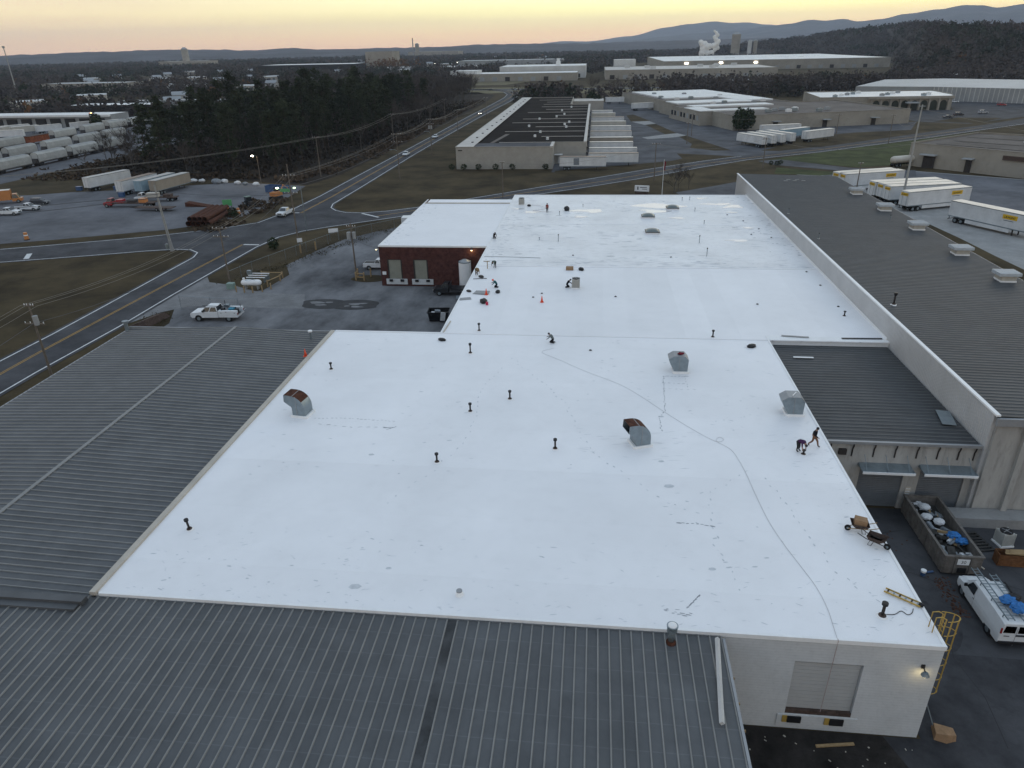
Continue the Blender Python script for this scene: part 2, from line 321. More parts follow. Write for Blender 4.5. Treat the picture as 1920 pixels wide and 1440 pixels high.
# lots on the far side of the road, rail yard, warehouse lots
pave('gravel_lot', [(-230, 92), (-150, 128), (-117, 141), (-96, 151), (-88, 157.5), (-84, 166), (-82, 184), (-84, 206), (-108, 212), (-140, 199), (-152, 196), (-160, 192), (-230, 170)], 'lot_gravel', .02)
pave('rail_yard', [(-420, 150), (-262, 168), (-185, 205), (-183, 300), (-185, 480), (-420, 480)], 'lot_gravel', .024)
pave('warehouse_lot', [(-13, 229.5), (7.8, 227.5), (31, 242.5), (29.6, 270), (50, 262), (56, 264.7), (83, 284.5), (78, 288), (62, 283), (57, 300), (110, 330), (135, 338), (150, 371), (107, 356.5), (66, 342), (60, 368), (46, 404), (38, 438), (21.6, 517), (-6, 517), (-40, 517), (-40, 470), (-13, 470)], 'asphalt_old', .026)
pave('grass_verge', [(-12, 227), (7.8, 227), (31, 241), (47.5, 254), (45, 262), (29.6, 270), (34, 262), (26, 252), (10, 243), (-12, 232)], 'grass', .044)
for k, p in enumerate(([(17.3, 419), (21.2, 425.5), (28, 388), (18.3, 385.5)], [(24.5, 368.7), (29.6, 373.5), (35.8, 333), (30.6, 328.8)], [(35.4, 320.4), (38.8, 324), (49.8, 277), (43.8, 276.5), (36, 285), (38, 296)])): pave('grass_island', p, 'grass', .06)
for k, p in enumerate(([(18.5, 385), (27.5, 387.5), (30, 374), (24, 369)], [(30.2, 328.5), (36, 332.5), (39, 324.2), (34, 318), (22, 312), (20, 318)])): pave('concrete_ramp', p, 'concrete', .066)
pave('grass_bank', [(60, 276), (66, 274.6), (83, 285.5), (137, 329), (150, 339.5), (146, 341), (124, 333), (100, 318), (78, 296)], 'grass', .05)
pave('lawn', [(81, 237), (97, 242), (113.5, 257), (128, 267), (145, 300), (160, 330), (140, 315), (100, 286), (62, 257), (54, 248), (70, 246)], 'grass_green', .05)
pave('lawn', [(54, 226), (66, 222), (75, 226), (64, 233), (57, 237)], 'grass_green', .05)
pave('side_drive', [(54, 251), (62, 254), (79, 236), (96, 231), (92, 220), (74, 231), (58, 242)], 'asphalt_old', .054)
pave('trailer_lot', [(60, 226), (92, 232), (120, 214), (170, 150), (170, 80), (58, 80), (56, 130)], 'concrete', .028)
pave('trailer_lot_asphalt', [(66, 224), (92, 231), (119, 213), (150, 180), (150, 120), (92, 136), (86, 160), (95, 178), (84, 190)], 'lot_gravel', .036)
pave('grass_bank', [(53, 60), (74.5, 60), (74, 118), (73, 135), (72.6, 148), (71.6, 161), (68, 171), (61, 178), (60, 190), (63, 222), (54, 226)], 'grass', .052)
pave('entry_lot', [(22, 196), (34, 206), (45, 216), (52, 212), (40, 186), (33, 168), (20, 168), (24, 185)], 'asphalt_old', .03)
pave('office_lot', [(150, 372), (168, 360), (200, 385), (262, 430), (330, 420), (340, 440), (250, 470), (214, 494), (192, 432), (150, 432)], 'asphalt', .03)
pave('grass_island', [(158, 372), (172, 362), (194, 384), (176, 389)], 'grass', .05)
pave('service_yard', [(19.6, 20), (120, 10), (120, 60), (33, 60), (33, 53.2), (19.6, 53.2)], 'asphalt', .02)
pave('yard_joint', [(19.6, 37.0), (60, 36.2), (60, 10), (8, 10), (8, 30.2), (19.6, 30.2)], 'asphalt_dark', .026)
crk = MB()
for pts_ in ([(19.9, 45.5), (22, 44.6), (24.5, 44.9), (26.2, 43.9)], [(24.2, 30), (24.6, 33.5), (24.1, 36.6), (25, 40)], [(21, 25), (26, 26.4), (33, 25.8)], [(29.5, 53), (29.8, 47), (31, 44), (34, 42.5)], [(20.5, 50.5), (24, 49.6), (26, 50.2)], [(22.2, 36.6), (23.0, 41), (22.6, 46)]): crk.ribbon(pts_, .05, .032)
struct('pavement_crack', crk, 'black')
for k, (cx, cy, rx, ry) in enumerate(((27, 33.5, 2.2, 1.4), (23.5, 27, 2.5, 1.5), (24, 40, 1.2, 2.2), (31.5, 33, 2, 1.2))): pave('oil_stain', lobed(cx, cy, rx, ry, 90 + k, n=30, j=.7), 'asphalt_dark' if k != 1 else 'asphalt', .031)
mat('dark_mulch', (.030, .027, .025), .95, .4, .6, .9, 7, dirt=.4)
pave('mulch_bed', [(8, 30.2), (17.5, 30.2), (18.5, 27.5), (15, 24), (12.5, 18), (8, 18)], 'dark_mulch', .034)
# far paved bands seen between the trees
mat('field_dry', (.16, .14, .085), .95, .25, .02, dirt=.3)
pave('field', [(-150, 620), (-60, 640), (60, 600), (160, 610), (160, 660), (-60, 720), (-150, 720)], 'field_dry', .03)
pave('far_drive', [(-160, 690), (-60, 668), (60, 668), (170, 640), (170, 660), (60, 686), (-60, 690), (-160, 706)], 'asphalt_old', .05)
pave('field', [(-170, 760), (-90, 770), (-60, 860), (-150, 870)], 'field_dry', .03)
# ------------------------------------------------------------------ main building with the white membrane roof
MX0, MX1, MY0, MY1 = -29.2, 19.4, 30.3, 73.8
BX0, BX1 = -16.7, 31.9
ZR = 7.0
main = thing('factory_building', 'long low factory with white membrane roof and white painted block wall', 'building', (0, 60, 0))
def mp_(name, mb, mats, parent=main, **k): return mb.build(name, mats, parent, world=True, **k)
wl = MB()
# front wall with a real opening for the dock door
DX0, DX1, DZ0, DZ1 = 11.9, 15.55, 1.2, 5.3
t = .3
wl.bb(MX0, DX0, MY0, MY0 + t, 0, ZR - .12); wl.bb(DX1, MX1, MY0, MY0 + t, 0, ZR - .12); wl.bb(DX0, DX1, MY0, MY0 + t, DZ1, ZR - .12); wl.bb(DX0, DX1, MY0, MY0 + t, 0, DZ0)
wl.bb(MX1 - t, MX1, MY0 + t, MY1, 0, ZR - .12)
wl.bb(MX0, BX0, MY1 - t, MY1, 0, ZR - .12); wl.bb(MX0, MX0 + t, MY0 + t, MY1 - t, 0, ZR - .12)
wl.bb(BX0, BX0 + t, MY1, 112.5, 0, ZR - .12); wl.bb(BX0, BX0 + t, 112.5, 155.4, 0, ZR - .12); wl.bb(BX0 + t, BX1, 155.1, 155.4, 0, ZR - .12); wl.bb(MX1, BX1, MY1 + 1.2, MY1 + 1.2 + t, 6.4, ZR - .12)
mp_('wall', wl, 'painted_block')
# membrane sheets, each a thin slab, laps a few millimetres proud
rn = random.Random(4)
def sheets(x0, x1, y0, y1, along, n, m, z=ZR):
    for i in range(n):
        dz = .003 * (i % 2)
        b = MB()
        if along == 'x': a0, a1 = y0 + (y1 - y0) * i / n, y0 + (y1 - y0) * (i + 1) / n; b.bb(x0, x1, a0, a1 + (.0 if i == n - 1 else .1), z - .1 - dz, z + dz)
        else: a0, a1 = x0 + (x1 - x0) * i / n, x0 + (x1 - x0) * (i + 1) / n; b.bb(a0, a1 + (.0 if i == n - 1 else .1), y0, y1, z - .1 - dz, z + dz)
        mp_('membrane_sheet', b, m)
sheets(MX0 + .12, MX1 - .12, MY0 + .12, MY1, 'x', 14, 'membrane')
sheets(BX0 + .12, BX1, MY1 + .01, 101.0, 'y', 16, 'membrane')
sheets(BX0 + .12, BX1, 101.02, 155.2, 'x', 18, 'membrane_old')
# raised expansion strips between the roof sections
for y, a, b in ((MY1 + .05, MX0 + .2, 19.3), (101.0, BX0 + .2, BX1), (128.0, BX0 + .2, BX1)):
    mp_('expansion_strip', MB().extr([(0, 0), (.06, .07), (.26, .07), (.32, 0)], a, b) if 0 else MB().bb(a, b, y - .14, y + .14, ZR, ZR + (.06 if y < 110 else .02)), 'membrane')
# edge metal and low kerbs
ed = MB()
ed.bb(7.7, MX1 + .05, MY0 - .05, MY0 + .12, ZR - .22, ZR + .06); ed.bb(MX1 - .12, MX1 + .05, MY0 + .12, MY1 + 1.1, ZR - .22, ZR + .055)
ed.bb(MX0 - .05, BX0 + .02, MY1 - .1, MY1 + .06, ZR - .22, ZR + .05); ed.bb(BX0 - .05, BX0 + .12, MY1 + .06, 155.2, ZR - .22, ZR + .05)
ed.bb(BX0 - .05, BX1, 155.2, 155.45, ZR - .22, ZR + .06); ed.bb(MX0 + .25, 7.7, MY0 - .05, MY0 + .12, ZR - .16, ZR + .05)
mp_('roof_edge', ed, 'edge_white')
tn = MB(); tn.bb(MX0 - .28, MX0 + .12, MY0 - .1, MY1 - .1, ZR - .1, ZR + .16)
mp_('roof_kerb', tn, 'edge_tan')
mp_('roof_kerb', MB().bb(MX1 + .06, BX1, MY1 + .1, MY1 + 1.3, 6.42, ZR + .03), 'edge_white')
# dock door in the front wall
dr = MB()
for i in range(14):
    z0 = DZ0 + .28 + i * (DZ1 - DZ0 - .28) / 14; dr.bb(DX0 + .02, DX1 - .02, MY0 + .22, MY0 + .27, z0, z0 + (DZ1 - DZ0 - .28) / 14 - .02)
dr.bb(DX0 + .02, DX1 - .02, MY0 + .24, MY0 + .29, DZ0, DZ1)
door = mp_('dock_door', dr, 'wall_metal_white')
mp_('door_sill', MB().bb(DX0, DX1, MY0 + .02, MY0 + .21, DZ0, DZ0 + .28), 'iron_brown')
dk = MB(); dk.bb(DX0 - .4, DX1 + .4, MY0 - .06, MY0, .25, DZ0 - .05)
mp_('dock_ledge', dk, 'painted_block')
for x in (DX0 + .55, DX1 - .75): mp_('dock_bumper', MB().bb(x - .38, x + .38, MY0 - .16, MY0 - .06, .62, DZ0 - .12), 'black'); mp_('bumper_guard', MB().bb(x - .66, x - .40, MY0 - .12, MY0 - .06, .6, DZ0 - .1), 'steel_yellow')
# wall lamp, lit
def wall_lamp(x, y, z, rz, label, energy, parent=None):
    o = thing('wall_lamp', label, 'lamp', (x, y, z), rz)
    MB().bb(-.09, .09, -.08, 0, -.12, .12).cyl((0, -.05, .02), (0, -.42, -.10), .035).build('bracket', 'iron', o)
    MB().cyl((0, -.42, -.06), (0, -.42, -.24), .13, .22, 12).build('hood', 'galv', o, smooth=False)
    MB().cyl((0, -.42, -.245), (0, -.42, -.33), .19, .12, 12).build('lens', 'lamp_warm', o)
    l = bpy.data.lights.new('wall_lamp_light', 'POINT'); l.energy = energy; l.color = (1, .78, .4); l.shadow_soft_size = .12
    lo = bpy.data.objects.new('wall_lamp_light', l); COL.objects.link(lo); lo.parent = o; lo.location = (0, -.5, -.42); return o
wall_lamp(18.55, MY0, 5.55, 0, 'lit lamp with metal hood on the white block wall', 5)
# ------------------------------------------------------------------ standing-seam roofs: one panel per object
def panel_mesh(L, axis, pw=.61, rib=.07, rw=.05, mats=('metal_pan', 'metal_rib')):
    """a pan with one seam; length along `axis` from 0..L, width 0..pw"""
    prof = [(0, 0), (pw - rw * 2, 0), (pw - rw * 1.6, rib), (pw - rw * .6, rib), (pw, 0), (pw, -.03), (0, -.03)]
    b = MB(); n = len(prof)
    if axis == 'y': sec = lambda q: [(p[0], q, p[1]) for p in prof]
    else: sec = lambda q: [(q, p[0], p[1]) for p in prof]
    A, B = sec(0), sec(L)
    for i in range(n):
        j = (i + 1) % n; m = 1 if i in (1, 2, 3) else 0
        f = (0, 1, 2, 3) if axis == 'x' else (3, 2, 1, 0)
        b.add([A[i], B[i], B[j], A[j]], [f[::-1]], m)
    b.add(A, [tuple(range(n))], 0); b.add(B, [tuple(range(n - 1, -1, -1))], 0)
    return b.mesh('roof_panel', list(mats))
def lay(me, root, n, x, y, z, axis, tilt=0, step=.61, jit=.004):
    rr = random.Random(n)
    for i in range(n):
        o = link('roof_panel', me, root)
        o.location = (x + i * step, y, z + rr.uniform(-jit, jit)) if axis == 'y' else (x, y + i * step, z + rr.uniform(-jit, jit))
        o.rotation_euler = (tilt, 0, 0) if axis == 'y' else (0, tilt, 0)
# front warehouse
FX1 = 7.75
front = thing('metal_warehouse', 'grey warehouse with ribbed metal roof running up to the white roof front edge', 'building', (0, 0, 0))
mat('screw_rows', (.155, .168, .182), .5)
FL = 30.0; ft = R(0.9)
add_lines(MATS['metal_pan'], 1, 1.52, .06, 1.5, amt=.5)
pm = panel_mesh(FL, 'y')
lay(pm, front, 78, FX1 - 78 * .61, 30.18 - FL * math.cos(ft), 6.82 - FL * math.sin(ft), 'y', ft)
mat('metal_pan_stain', (.066, .069, .072), .5, .5, .35, metal=.1, dirt=.4)
pst_ = panel_mesh(FL, 'y', mats=('metal_pan_stain', 'metal_rib')); sorted([c for c in front.children if c.name.startswith('roof_panel')], key=lambda c: abs(c.location.x + 7.3))[0].data = pst_
fb = MB(); fb.bb(-39.6, FX1 - .25, 1, 29.9, 0, 6.2)
fb.build('wall', 'tan_metal', front)
MB().add([(FX1 + .0, 30.0, 6.9), (FX1 + .14, 30.0, 6.9), (FX1 + .14, 0.3, 6.43), (FX1 + .0, 0.3, 6.43), (FX1, 30, 6.55), (FX1 + .14, 30, 6.55), (FX1 + .14, .3, 6.08), (FX1, .3, 6.08)], [(0, 3, 2, 1), (4, 5, 6, 7), (0, 1, 5, 4), (1, 2, 6, 5), (2, 3, 7, 6), (3, 0, 4, 7)]).build('rake_trim', 'trim_grey', front)
for y in (28.2, 26.6, 25.0): MB().box((FX1 + .2, y, 5.9), (.5, .1, .1)).box((FX1 - .0, y, 5.55), (.1, .1, .75)).build('eave_bracket', 'wood', front)
gp = tag(MB().tube([(7.42, 29.75, 7.13), (7.25, 28.2, 7.1), (6.85, 24.4, 7.03)], .13, 4).build('gutter_length', 'wall_metal_white'), 'loose white gutter length lying along the right edge of metal roof', 'gutter')
# flue with a bright cap at the joint of the two roofs
fl = thing('roof_flue', 'galvanised flue with domed cap beside the white roof edge', 'flue', (4.95, 29.55, 6.85))
MB().cyl((0, 0, -.05), (0, 0, .12), .30, .22, 16).build('boot', 'rust', fl); MB().cyl((0, 0, .1), (0, 0, .95), .17, n=16).build('pipe', 'galv', fl, smooth=True)
MB().cyl((0, 0, .80), (0, 0, 1.0), .28, n=18).cyl((0, 0, 1.12), (0, 0, 1.20), .31, n=18).build('cap', 'galv', fl)
MB().blob((0, 0, 1.16), .27, 2, 0, sc_=(1, 1, .55)).build('dome', 'edge_white', fl, smooth=True)
# left warehouse: ridge along y, ribs across
left = thing('metal_warehouse', 'grey metal roofed warehouse with pale ridge line beside the road', 'building', (-41, 52, 0))
RXR, EXL = -41.0, -54.4
tl = math.atan2(.5, RXR * -1 - 29.5); LR = math.hypot(.5, RXR * -1 - 29.5); tl2 = math.atan2(.5, EXL * -1 - 41.0); LL = math.hypot(.5, 13.4)
a = panel_mesh(LR, 'x', .60); b2 = panel_mesh(LL, 'x', .60)
lay(a, left, 73, 0.02, 29.9 - 52, 7.25, 'x', tl, .60); lay(b2, left, 73, EXL + 41, 29.9 - 52, 6.75, 'x', -tl2, .60)
mp_('ridge_cap', MB().bb(RXR - .16, RXR + .16, 29.9, 73.8, 7.24, 7.325), 'metal_rib', left)
mp_('wall', MB().bb(EXL + .25, -29.55, 30.2, 73.4, 0, 6.55), 'tan_metal', left)
mp_('rake_trim', MB().bb(EXL - .05, -29.5, 73.72, 73.88, 6.7, 7.0).bb(EXL + .1, RXR, 73.72, 73.86, 6.98, 7.05), 'trim_grey', left)
mp_('rake_trim', MB().bb(EXL - 20, -29.4, 29.35, 29.88, 6.72, 7.16).bb(EXL - 20, -29.6, 28.9, 29.35, 6.82, 6.98), 'metal_pan', left)
mp_('gutter', MB().bb(EXL - .22, EXL - .02, 29.9, 73.8, 6.52, 6.72), 'trim_grey', left)
# right warehouse
RX0, RX1, RY0, RY1, RZ = 32.0, 53.0, 52.6, 166.9, 9.5
rb = thing('metal_warehouse', 'tall warehouse with dark ribbed roof and long pale side wall', 'building', (42, 110, 0))
t3 = math.atan2(.55, 21); pr = panel_mesh(math.hypot(.55, 21), 'x', .61, .05, .05, ('metal_pan_dark', 'metal_rib_dark'))
lay(pr, rb, 187, RX0 - 42, RY0 - 110, RZ, 'x', t3)
mat('wall_metal_side', (.50, .50, .495), .5, .06, .4, metal=.1, dirt=.1, world=False)
ribbed(MATS['wall_metal_side'], 1, .3, .5)
mp_('side_wall', MB().bb(RX0 - .14, RX0 + .1, RY0 + .3, RY1, 0, RZ - .02), 'wall_metal_side', rb)
mp_('rake_trim', MB().bb(RX0 - .22, RX0 + .12, RY0 - .1, RY1 + .1, RZ + .0, RZ + .14), 'edge_white', rb)
mp_('wall_base_trim', MB().bb(RX0 - .20, RX0 - .143, RY0 + 22, 155.2, 7.0, 7.25), 'edge_white', rb)
rw = MB(); rw.bb(RX0 + .1, RX1 - .3, RY1 - .4, RY1 - .1, 0, 8.8); rw.bb(RX1 - .35, RX1 - .1, RY0, RY1, 0, 8.7); mp_('wall', rw, 'block_stained', rb)
mp_('gutter', MB().bb(RX1 - .05, RX1 + .15, RY0, RY1, 8.72, 8.92), 'trim_grey', rb)
# front wall with pilasters and bay doors
fw = MB(); FWX = 33.1
fw.bb(RX0 + .1, 38.3, RY0, RY0 + .3, 0, RZ - .7); fw.bb(42.3, 80, RY0, RY0 + .3, 0, RZ - .7); fw.bb(38.3, 42.3, RY0, RY0 + .3, 4.6, RZ - .7)
mp_('wall', fw, 'block_stained', rb)
for x in (34.4, 37.4, 43.6, 46.6): mp_('pilaster', MB().bb(x - .22, x + .22, RY0 - .35, RY0 - .001, 0, RZ - .9), 'block_stained', rb)
mp_('fascia', MB().bb(RX0 - .1, RX1, RY0 - .3, RY0 - .003, RZ - .75, RZ - .12), 'trim_grey', rb)
def roller(parent, x0, x1, y, z0, z1, m='roof_door', n=22):
    d = MB()
    for i in range(n):
        a_ = z0 + i * (z1 - z0) / n; d.bb(x0, x1, y, y + .05, a_, a_ + (z1 - z0) / n - .03)
    d.bb(x0, x1, y + .04, y + .08, z0, z1); return mp_('roller_door', d, m, parent)
roller(rb, 38.3, 42.3, RY0 + .12, 0.05, 4.6)
# low dock wing between
lw = thing('dock_wing', 'low dark metal roofed dock wing between white roof and tall warehouse', 'building', (26, 64, 0))
SX0, SX1, SY0, SY1, SZ = 19.5, 31.8, 53.3, 75.0, 6.5
t4 = math.atan2(.25, 12.3); ps = panel_mesh(12.25, 'x', .61, .05, .05, ('metal_pan_dark', 'metal_rib_dark'))
lay(ps, lw, 35, SX0 - 26, SY0 - 64, SZ - .05, 'x', -t4 * .0)
mp_('gutter', MB().bb(SX0 + .05, SX1 + .05, SY0 - .28, SY0 - .02, SZ - .22, SZ + .02), 'trim_grey', lw)
ww = MB(); O = ((22.95, 26.5), (27.75, 31.3)); DT = 4.1; W0, W1_ = SY0 + .05, SY0 + .35
ww.bb(SX0, O[0][0], W0, W1_, 0, SZ - .25); ww.bb(O[0][1], O[1][0], W0, W1_, 0, SZ - .25); ww.bb(O[1][1], RX0 + .05, W0, W1_, 0, SZ - .25)
for a_, b_ in O: ww.bb(a_, b_, W0, W1_, DT, SZ - .25)
mp_('wall', ww, 'block_stained', lw)
for i, (a_, b_) in enumerate(O):
    roller(lw, a_, b_, W0 + .15, .05, DT)
    cp = MB(); x0, x1 = a_ - .25, b_ + .25
    cp.add([(x0, W0, 4.42), (x1, W0, 4.42), (x1, W0 - 1.25, 4.2), (x0, W0 - 1.25, 4.2)], [(0, 3, 2, 1)]); cp.add([(x0, W0, 4.36), (x1, W0, 4.36), (x1, W0 - 1.25, 4.14), (x0, W0 - 1.25, 4.14)], [(0, 1, 2, 3)])
    for k in range(3): xx = x0 + (x1 - x0) * k / 2; cp.bb(xx - .04, xx + .04, W0 - 1.24, W0 - .01, 4.2, 4.3)
    cn_ = mp_('canopy', cp, 'galv', lw); mp_('canopy_edge', MB().bb(x0 - .03, x1 + .03, W0 - 1.33, W0 - 1.25, 4.08, 4.28), 'edge_white', cn_)
    for k in range(3): xx = x0 + .35 + (x1 - x0 - .7) * k / 2; mp_('tie_rod', MB().cyl((xx, W0 - 1.1, 4.24), (xx, W0 - .01, 5.2), .022, n=5), 'galv', cn_)
for x in (20.2, 22.0, 23.7, 25.4, 27.1, 28.7, 30.3, 31.5):
    mp_('downspout', MB().tube([(x, SY0 - .12, SZ - .2), (x, SY0 - .12, 6.0), (x, SY0 + .0, 5.7), (x, SY0 + .0, 5.0)], .06, 5), 'iron', lw)
mp_('wall_box', MB().bb(20.9, 21.5, W0 - .25, W0, 5.2, 5.7), 'iron', lw)
mp_('notice', MB().bb(26.9, 27.35, W0 - .03, W0 - .002, 1.3, 2.2), 'edge_tan', lw)
for i in range(3): mp_('notice_line', MB().bb(26.95, 27.3, W0 - .036, W0 - .031, 1.45 + i * .25, 1.57 + i * .25), 'paint_white', lw)
mp_('dock_kerb', MB().bb(28.6, 45, 51.0, 52.5, 0, .9), 'concrete', lw)
# loose trims lying about on the small roof and the kerb
for nm, p, q, m, lb in (('trim_strip', (21.2, 70.3, 6.56), (23.2, 70.3, 6.56), 'edge_white', 'white trim strip lying on the low dark dock roof'), ('trim_strip', (21.0, 75.05, 7.08), (23.8, 74.7, 7.08), 'trim_grey', 'grey trim strip lying on the white kerb at dock roof edge'),
                       ('trim_strip', (27.2, 74.6, 7.07), (31.4, 74.75, 7.07), 'black', 'black trim strip lying on the kerb by the tall wall'), ('metal_sheet', (30.6, 56.3, 6.62), (31.1, 58.9, 6.62), 'galv', 'pale metal sheet leaning at the foot of the tall side wall')):
    d = Vector(q) - Vector(p); wdt = .13 if nm == 'trim_strip' else .55; nn = Vector((-d.y, d.x, 0)).normalized() * wdt; P_, Q_ = Vector(p), Vector(q); h_ = Vector((0, 0, .05))
    vs = [P_ - nn, P_ + nn, Q_ + nn, Q_ - nn]; tag(MB().add(vs + [v + h_ for v in vs], [(0, 1, 2, 3), (7, 6, 5, 4), (0, 4, 5, 1), (1, 5, 6, 2), (2, 6, 7, 3), (3, 7, 4, 0)]).build(nm, m, fix=True), lb, 'trim' if nm == 'trim_strip' else 'metal sheet')
# ------------------------------------------------------------------ brick wing
bw = thing('brick_wing', 'dark red brick wing with white roof and two loading doors', 'building', (-26, 131, 0))
WX0, WX1, WY0, WY1, WZ = -34.9, -16.9, 112.5, 151, 6.9
bwm = MB(); OD = ((-33.7, -31.2), (-29.3, -26.8)); Z0, Z1 = 1.25, 4.6
xs_ = [WX0] + [v for o in OD for v in o] + [WX1 + .1]
for i in range(0, len(xs_), 2): bwm.bb(xs_[i], xs_[i + 1], WY0, WY0 + .3, 0, WZ - .1)
for a_, b_ in OD: bwm.bb(a_, b_, WY0, WY0 + .3, 0, Z0); bwm.bb(a_, b_, WY0, WY0 + .3, Z1, WZ - .1)
bwm.bb(WX0, WX0 + .3, WY0 + .3, WY1, 0, WZ - .1); bwm.bb(WX0 + .3, WX1 - .0, WY1 - .3, WY1, 0, WZ - .1)
mp_('wall', bwm, 'brick', bw)
mat('door_olive', (.27, .27, .22), .6, .08, 1, dirt=.1)
for a_, b_ in OD:
    d = roller(bw, a_ + .22, b_ - .22, WY0 + .14, Z0, Z1 - .12, 'door_olive', 12)
    mp_('door_frame', MB().bb(a_, a_ + .22, WY0 + .04, WY0 + .2, Z0, Z1).bb(b_ - .22, b_, WY0 + .04, WY0 + .2, Z0, Z1).bb(a_ + .22, b_ - .22, WY0 + .04, WY0 + .2, Z1 - .12, Z1), 'iron', bw)
    mp_('dock_ledge', MB().bb(a_ - .35, b_ + .75, WY0 - .16, WY0 - .001, .35, Z0 + .02), 'painted_block', bw)
    for x in (a_ + .5, b_ - .1): mp_('dock_bumper', MB().bb(x - .3, x + .3, WY0 - .34, WY0 - .161, .85, Z0 - .02), 'black', bw)
for i in range(7):
    y0 = WY0 + .1 + i * 5.2; mp_('membrane_sheet', MB().bb(WX0 + .15, BX0 - .06, y0, min(y0 + 5.25, WY1 - 4.4), WZ - .1 - .003 * (i % 2), WZ + .003 * (i % 2)), 'membrane', bw)
mp_('membrane_sheet', MB().bb(WX0 + .6, BX0 - .06, WY1 - 4.2, WY1 - .1, WZ - .1, WZ + .02), 'membrane', bw)
mp_('roof_step', MB().bb(WX0 + .3, BX0 - .06, WY1 - 4.42, WY1 - 4.2, WZ - .05, WZ + .2), 'edge_tan', bw)
mp_('roof_edge', MB().bb(WX0 - .05, BX0 - .06, WY0 - .06, WY0 + .1, WZ - .22, WZ + .05).bb(WX0 - .05, WX0 + .15, WY0 + .1, WY1, WZ - .22, WZ + .04), 'edge_white', bw)
mp_('meter_box', MB().bb(-34.6, -34.0, WY0 - .2, WY0, 2.0, 2.5), 'edge_white', bw)
wall_lamp(-19.3, WY0, 6.6, 0, 'small lit lamp high on the dark red brick wall', 25)
wall_lamp(-35.0, WY0 + .3, 6.5, R(-60), 'small lit lamp at the corner of the brick wing', 8)
# bricks in the courses around the loading doors are proud enough to pick out as header rows
mp_('brick_course', MB().bb(WX0 - .012, WX1, WY0 - .03, WY0 - .001, 5.6, 5.8), 'brick', bw)
# ------------------------------------------------------------------ things on the white roof
# cast-iron vent pipes: base ring, stem, collar cap
mat('boot_white', (.82, .82, .81), .5, .05, 2, world=False)
def vent(r=.075, h=.9, cap=.15, col='iron', z=ZR):
    o = thing('vent_pipe', '', 'vent pipe')
    MB().cyl((0, 0, 0), (0, 0, .07), r * 3.6, r * 2.9, 16).build('flashing', 'boot_white', o)
    MB().cyl((0, 0, .07), (0, 0, .13), r * 2.5, r * 2.2, 14).build('base_ring', 'iron_brown', o)
    MB().cyl((0, 0, .12), (0, 0, h - .12), r, n=12).build('stem', col, o, smooth=True)
    b = MB().cyl((0, 0, h - .22), (0, 0, h - .14), r * 1.05, cap, 14).cyl((0, 0, h - .14), (0, 0, h), cap, n=14); b.cyl((0, 0, h - .01), (0, 0, h + .002), cap * .72, n=12); b.build('cap', 'black', o)
    return o
vp = vent()
for i, (x, y, hs, lb) in enumerate((
    (-25.85, 63.25, .85, 'short black vent pipe near the tan kerb and the traffic cone'), (-12.35, 68.2, 1.3, 'tall black vent pipe near the inner corner of the white roof'), (-12.4, 74.75, 1.05, 'black vent pipe just past the roof joint near the yard edge'),
    (-7.0, 57.8, 1.0, 'stout black vent pipe with wide cap in the middle of the roof'), (-10.25, 55.15, .95, 'black vent pipe with grey stem and scuffed flashing on mid roof'), (-2.4, 49.25, 1.05, 'rusty stemmed vent pipe left of the tall rust backed hood'),
    (-11.5, 46.55, .92, 'round capped vent pipe alone on the left front half of roof'), (-26.65, 36.75, 1.02, 'leaning rusty vent pipe beside the tan kerb at front left'), (16.85, 32.35, 1.1, 'brown vent pipe by the yellow ladder at the front corner'),
    (13.55, 74.3, .95, 'thin black vent pipe on the roof joint before the dark dock roof'), (17.0, 49.9, .45, 'low vent stub that the bent worker is working on'), (29.65, 81.9, .7, 'short black vent pipe close to the tall side wall'))):
    o = vp if i == 0 else dup(vp); o.location = (x, y, ZR + .004); o.scale = (1.15 if i == 8 else 1, 1.15 if i == 8 else 1, hs); o['label'] = lb; o.rotation_euler = (R(3) if i == 7 else 0, R(-5) if i == 7 else 0, i)
vp['group'] = vp.get('group', '') or 'vent pipes on the white roof'
for o in list(COL.objects):
    if o.name.startswith('vent_pipe') and o.parent is None: o['group'] = 'vent pipes on the white roof'
thin = thing('vent_pipe', '', 'vent pipe', group='slim pipes on the older white roof')
MB().cyl((0, 0, 0), (0, 0, .06), .2, .16, 12).build('flashing', 'boot_white', thin); MB().cyl((0, 0, .06), (0, 0, 1.15), .055, n=10).build('stem', 'galv', thin); MB().cyl((0, 0, 1.12), (0, 0, 1.25), .1, n=10).build('cap', 'iron', thin)
for i, (x, y, h, lb) in enumerate(((-5.35, 115.4, 1, 'slim grey pipe beside the small stub on older roof, left half'), (17.25, 115, 1.05, 'slim grey pipe behind a second one, right half of older roof'), (17.35, 107.1, 1.1, 'slim grey pipe nearest the roof joint, right half of older roof'), (19.8, 128.5, .55, 'stubby pipe right of the lowest skylight dome'), (19.5, 139.2, .55, 'stubby pipe right of the highest skylight dome'),
                                 (18.2, 149.4, .55, 'one of two stubby pipes by the far roof edge'), (19.75, 149.95, .55, 'one of two stubby pipes by the far roof edge'), (-6.1, 135.5, .6, 'stubby pipe near the standing worker on older roof'), (-1.8, 143.4, .4, 'stubby pipe behind the black bag on older roof'), (-8.55, 116.3, .4, 'small pale stub left of the slim grey pipe'))):
    o = thin if i == 0 else dup(thin); o.location = (x, y, ZR + .004); o.scale = (1, 1, h); o['label'] = lb
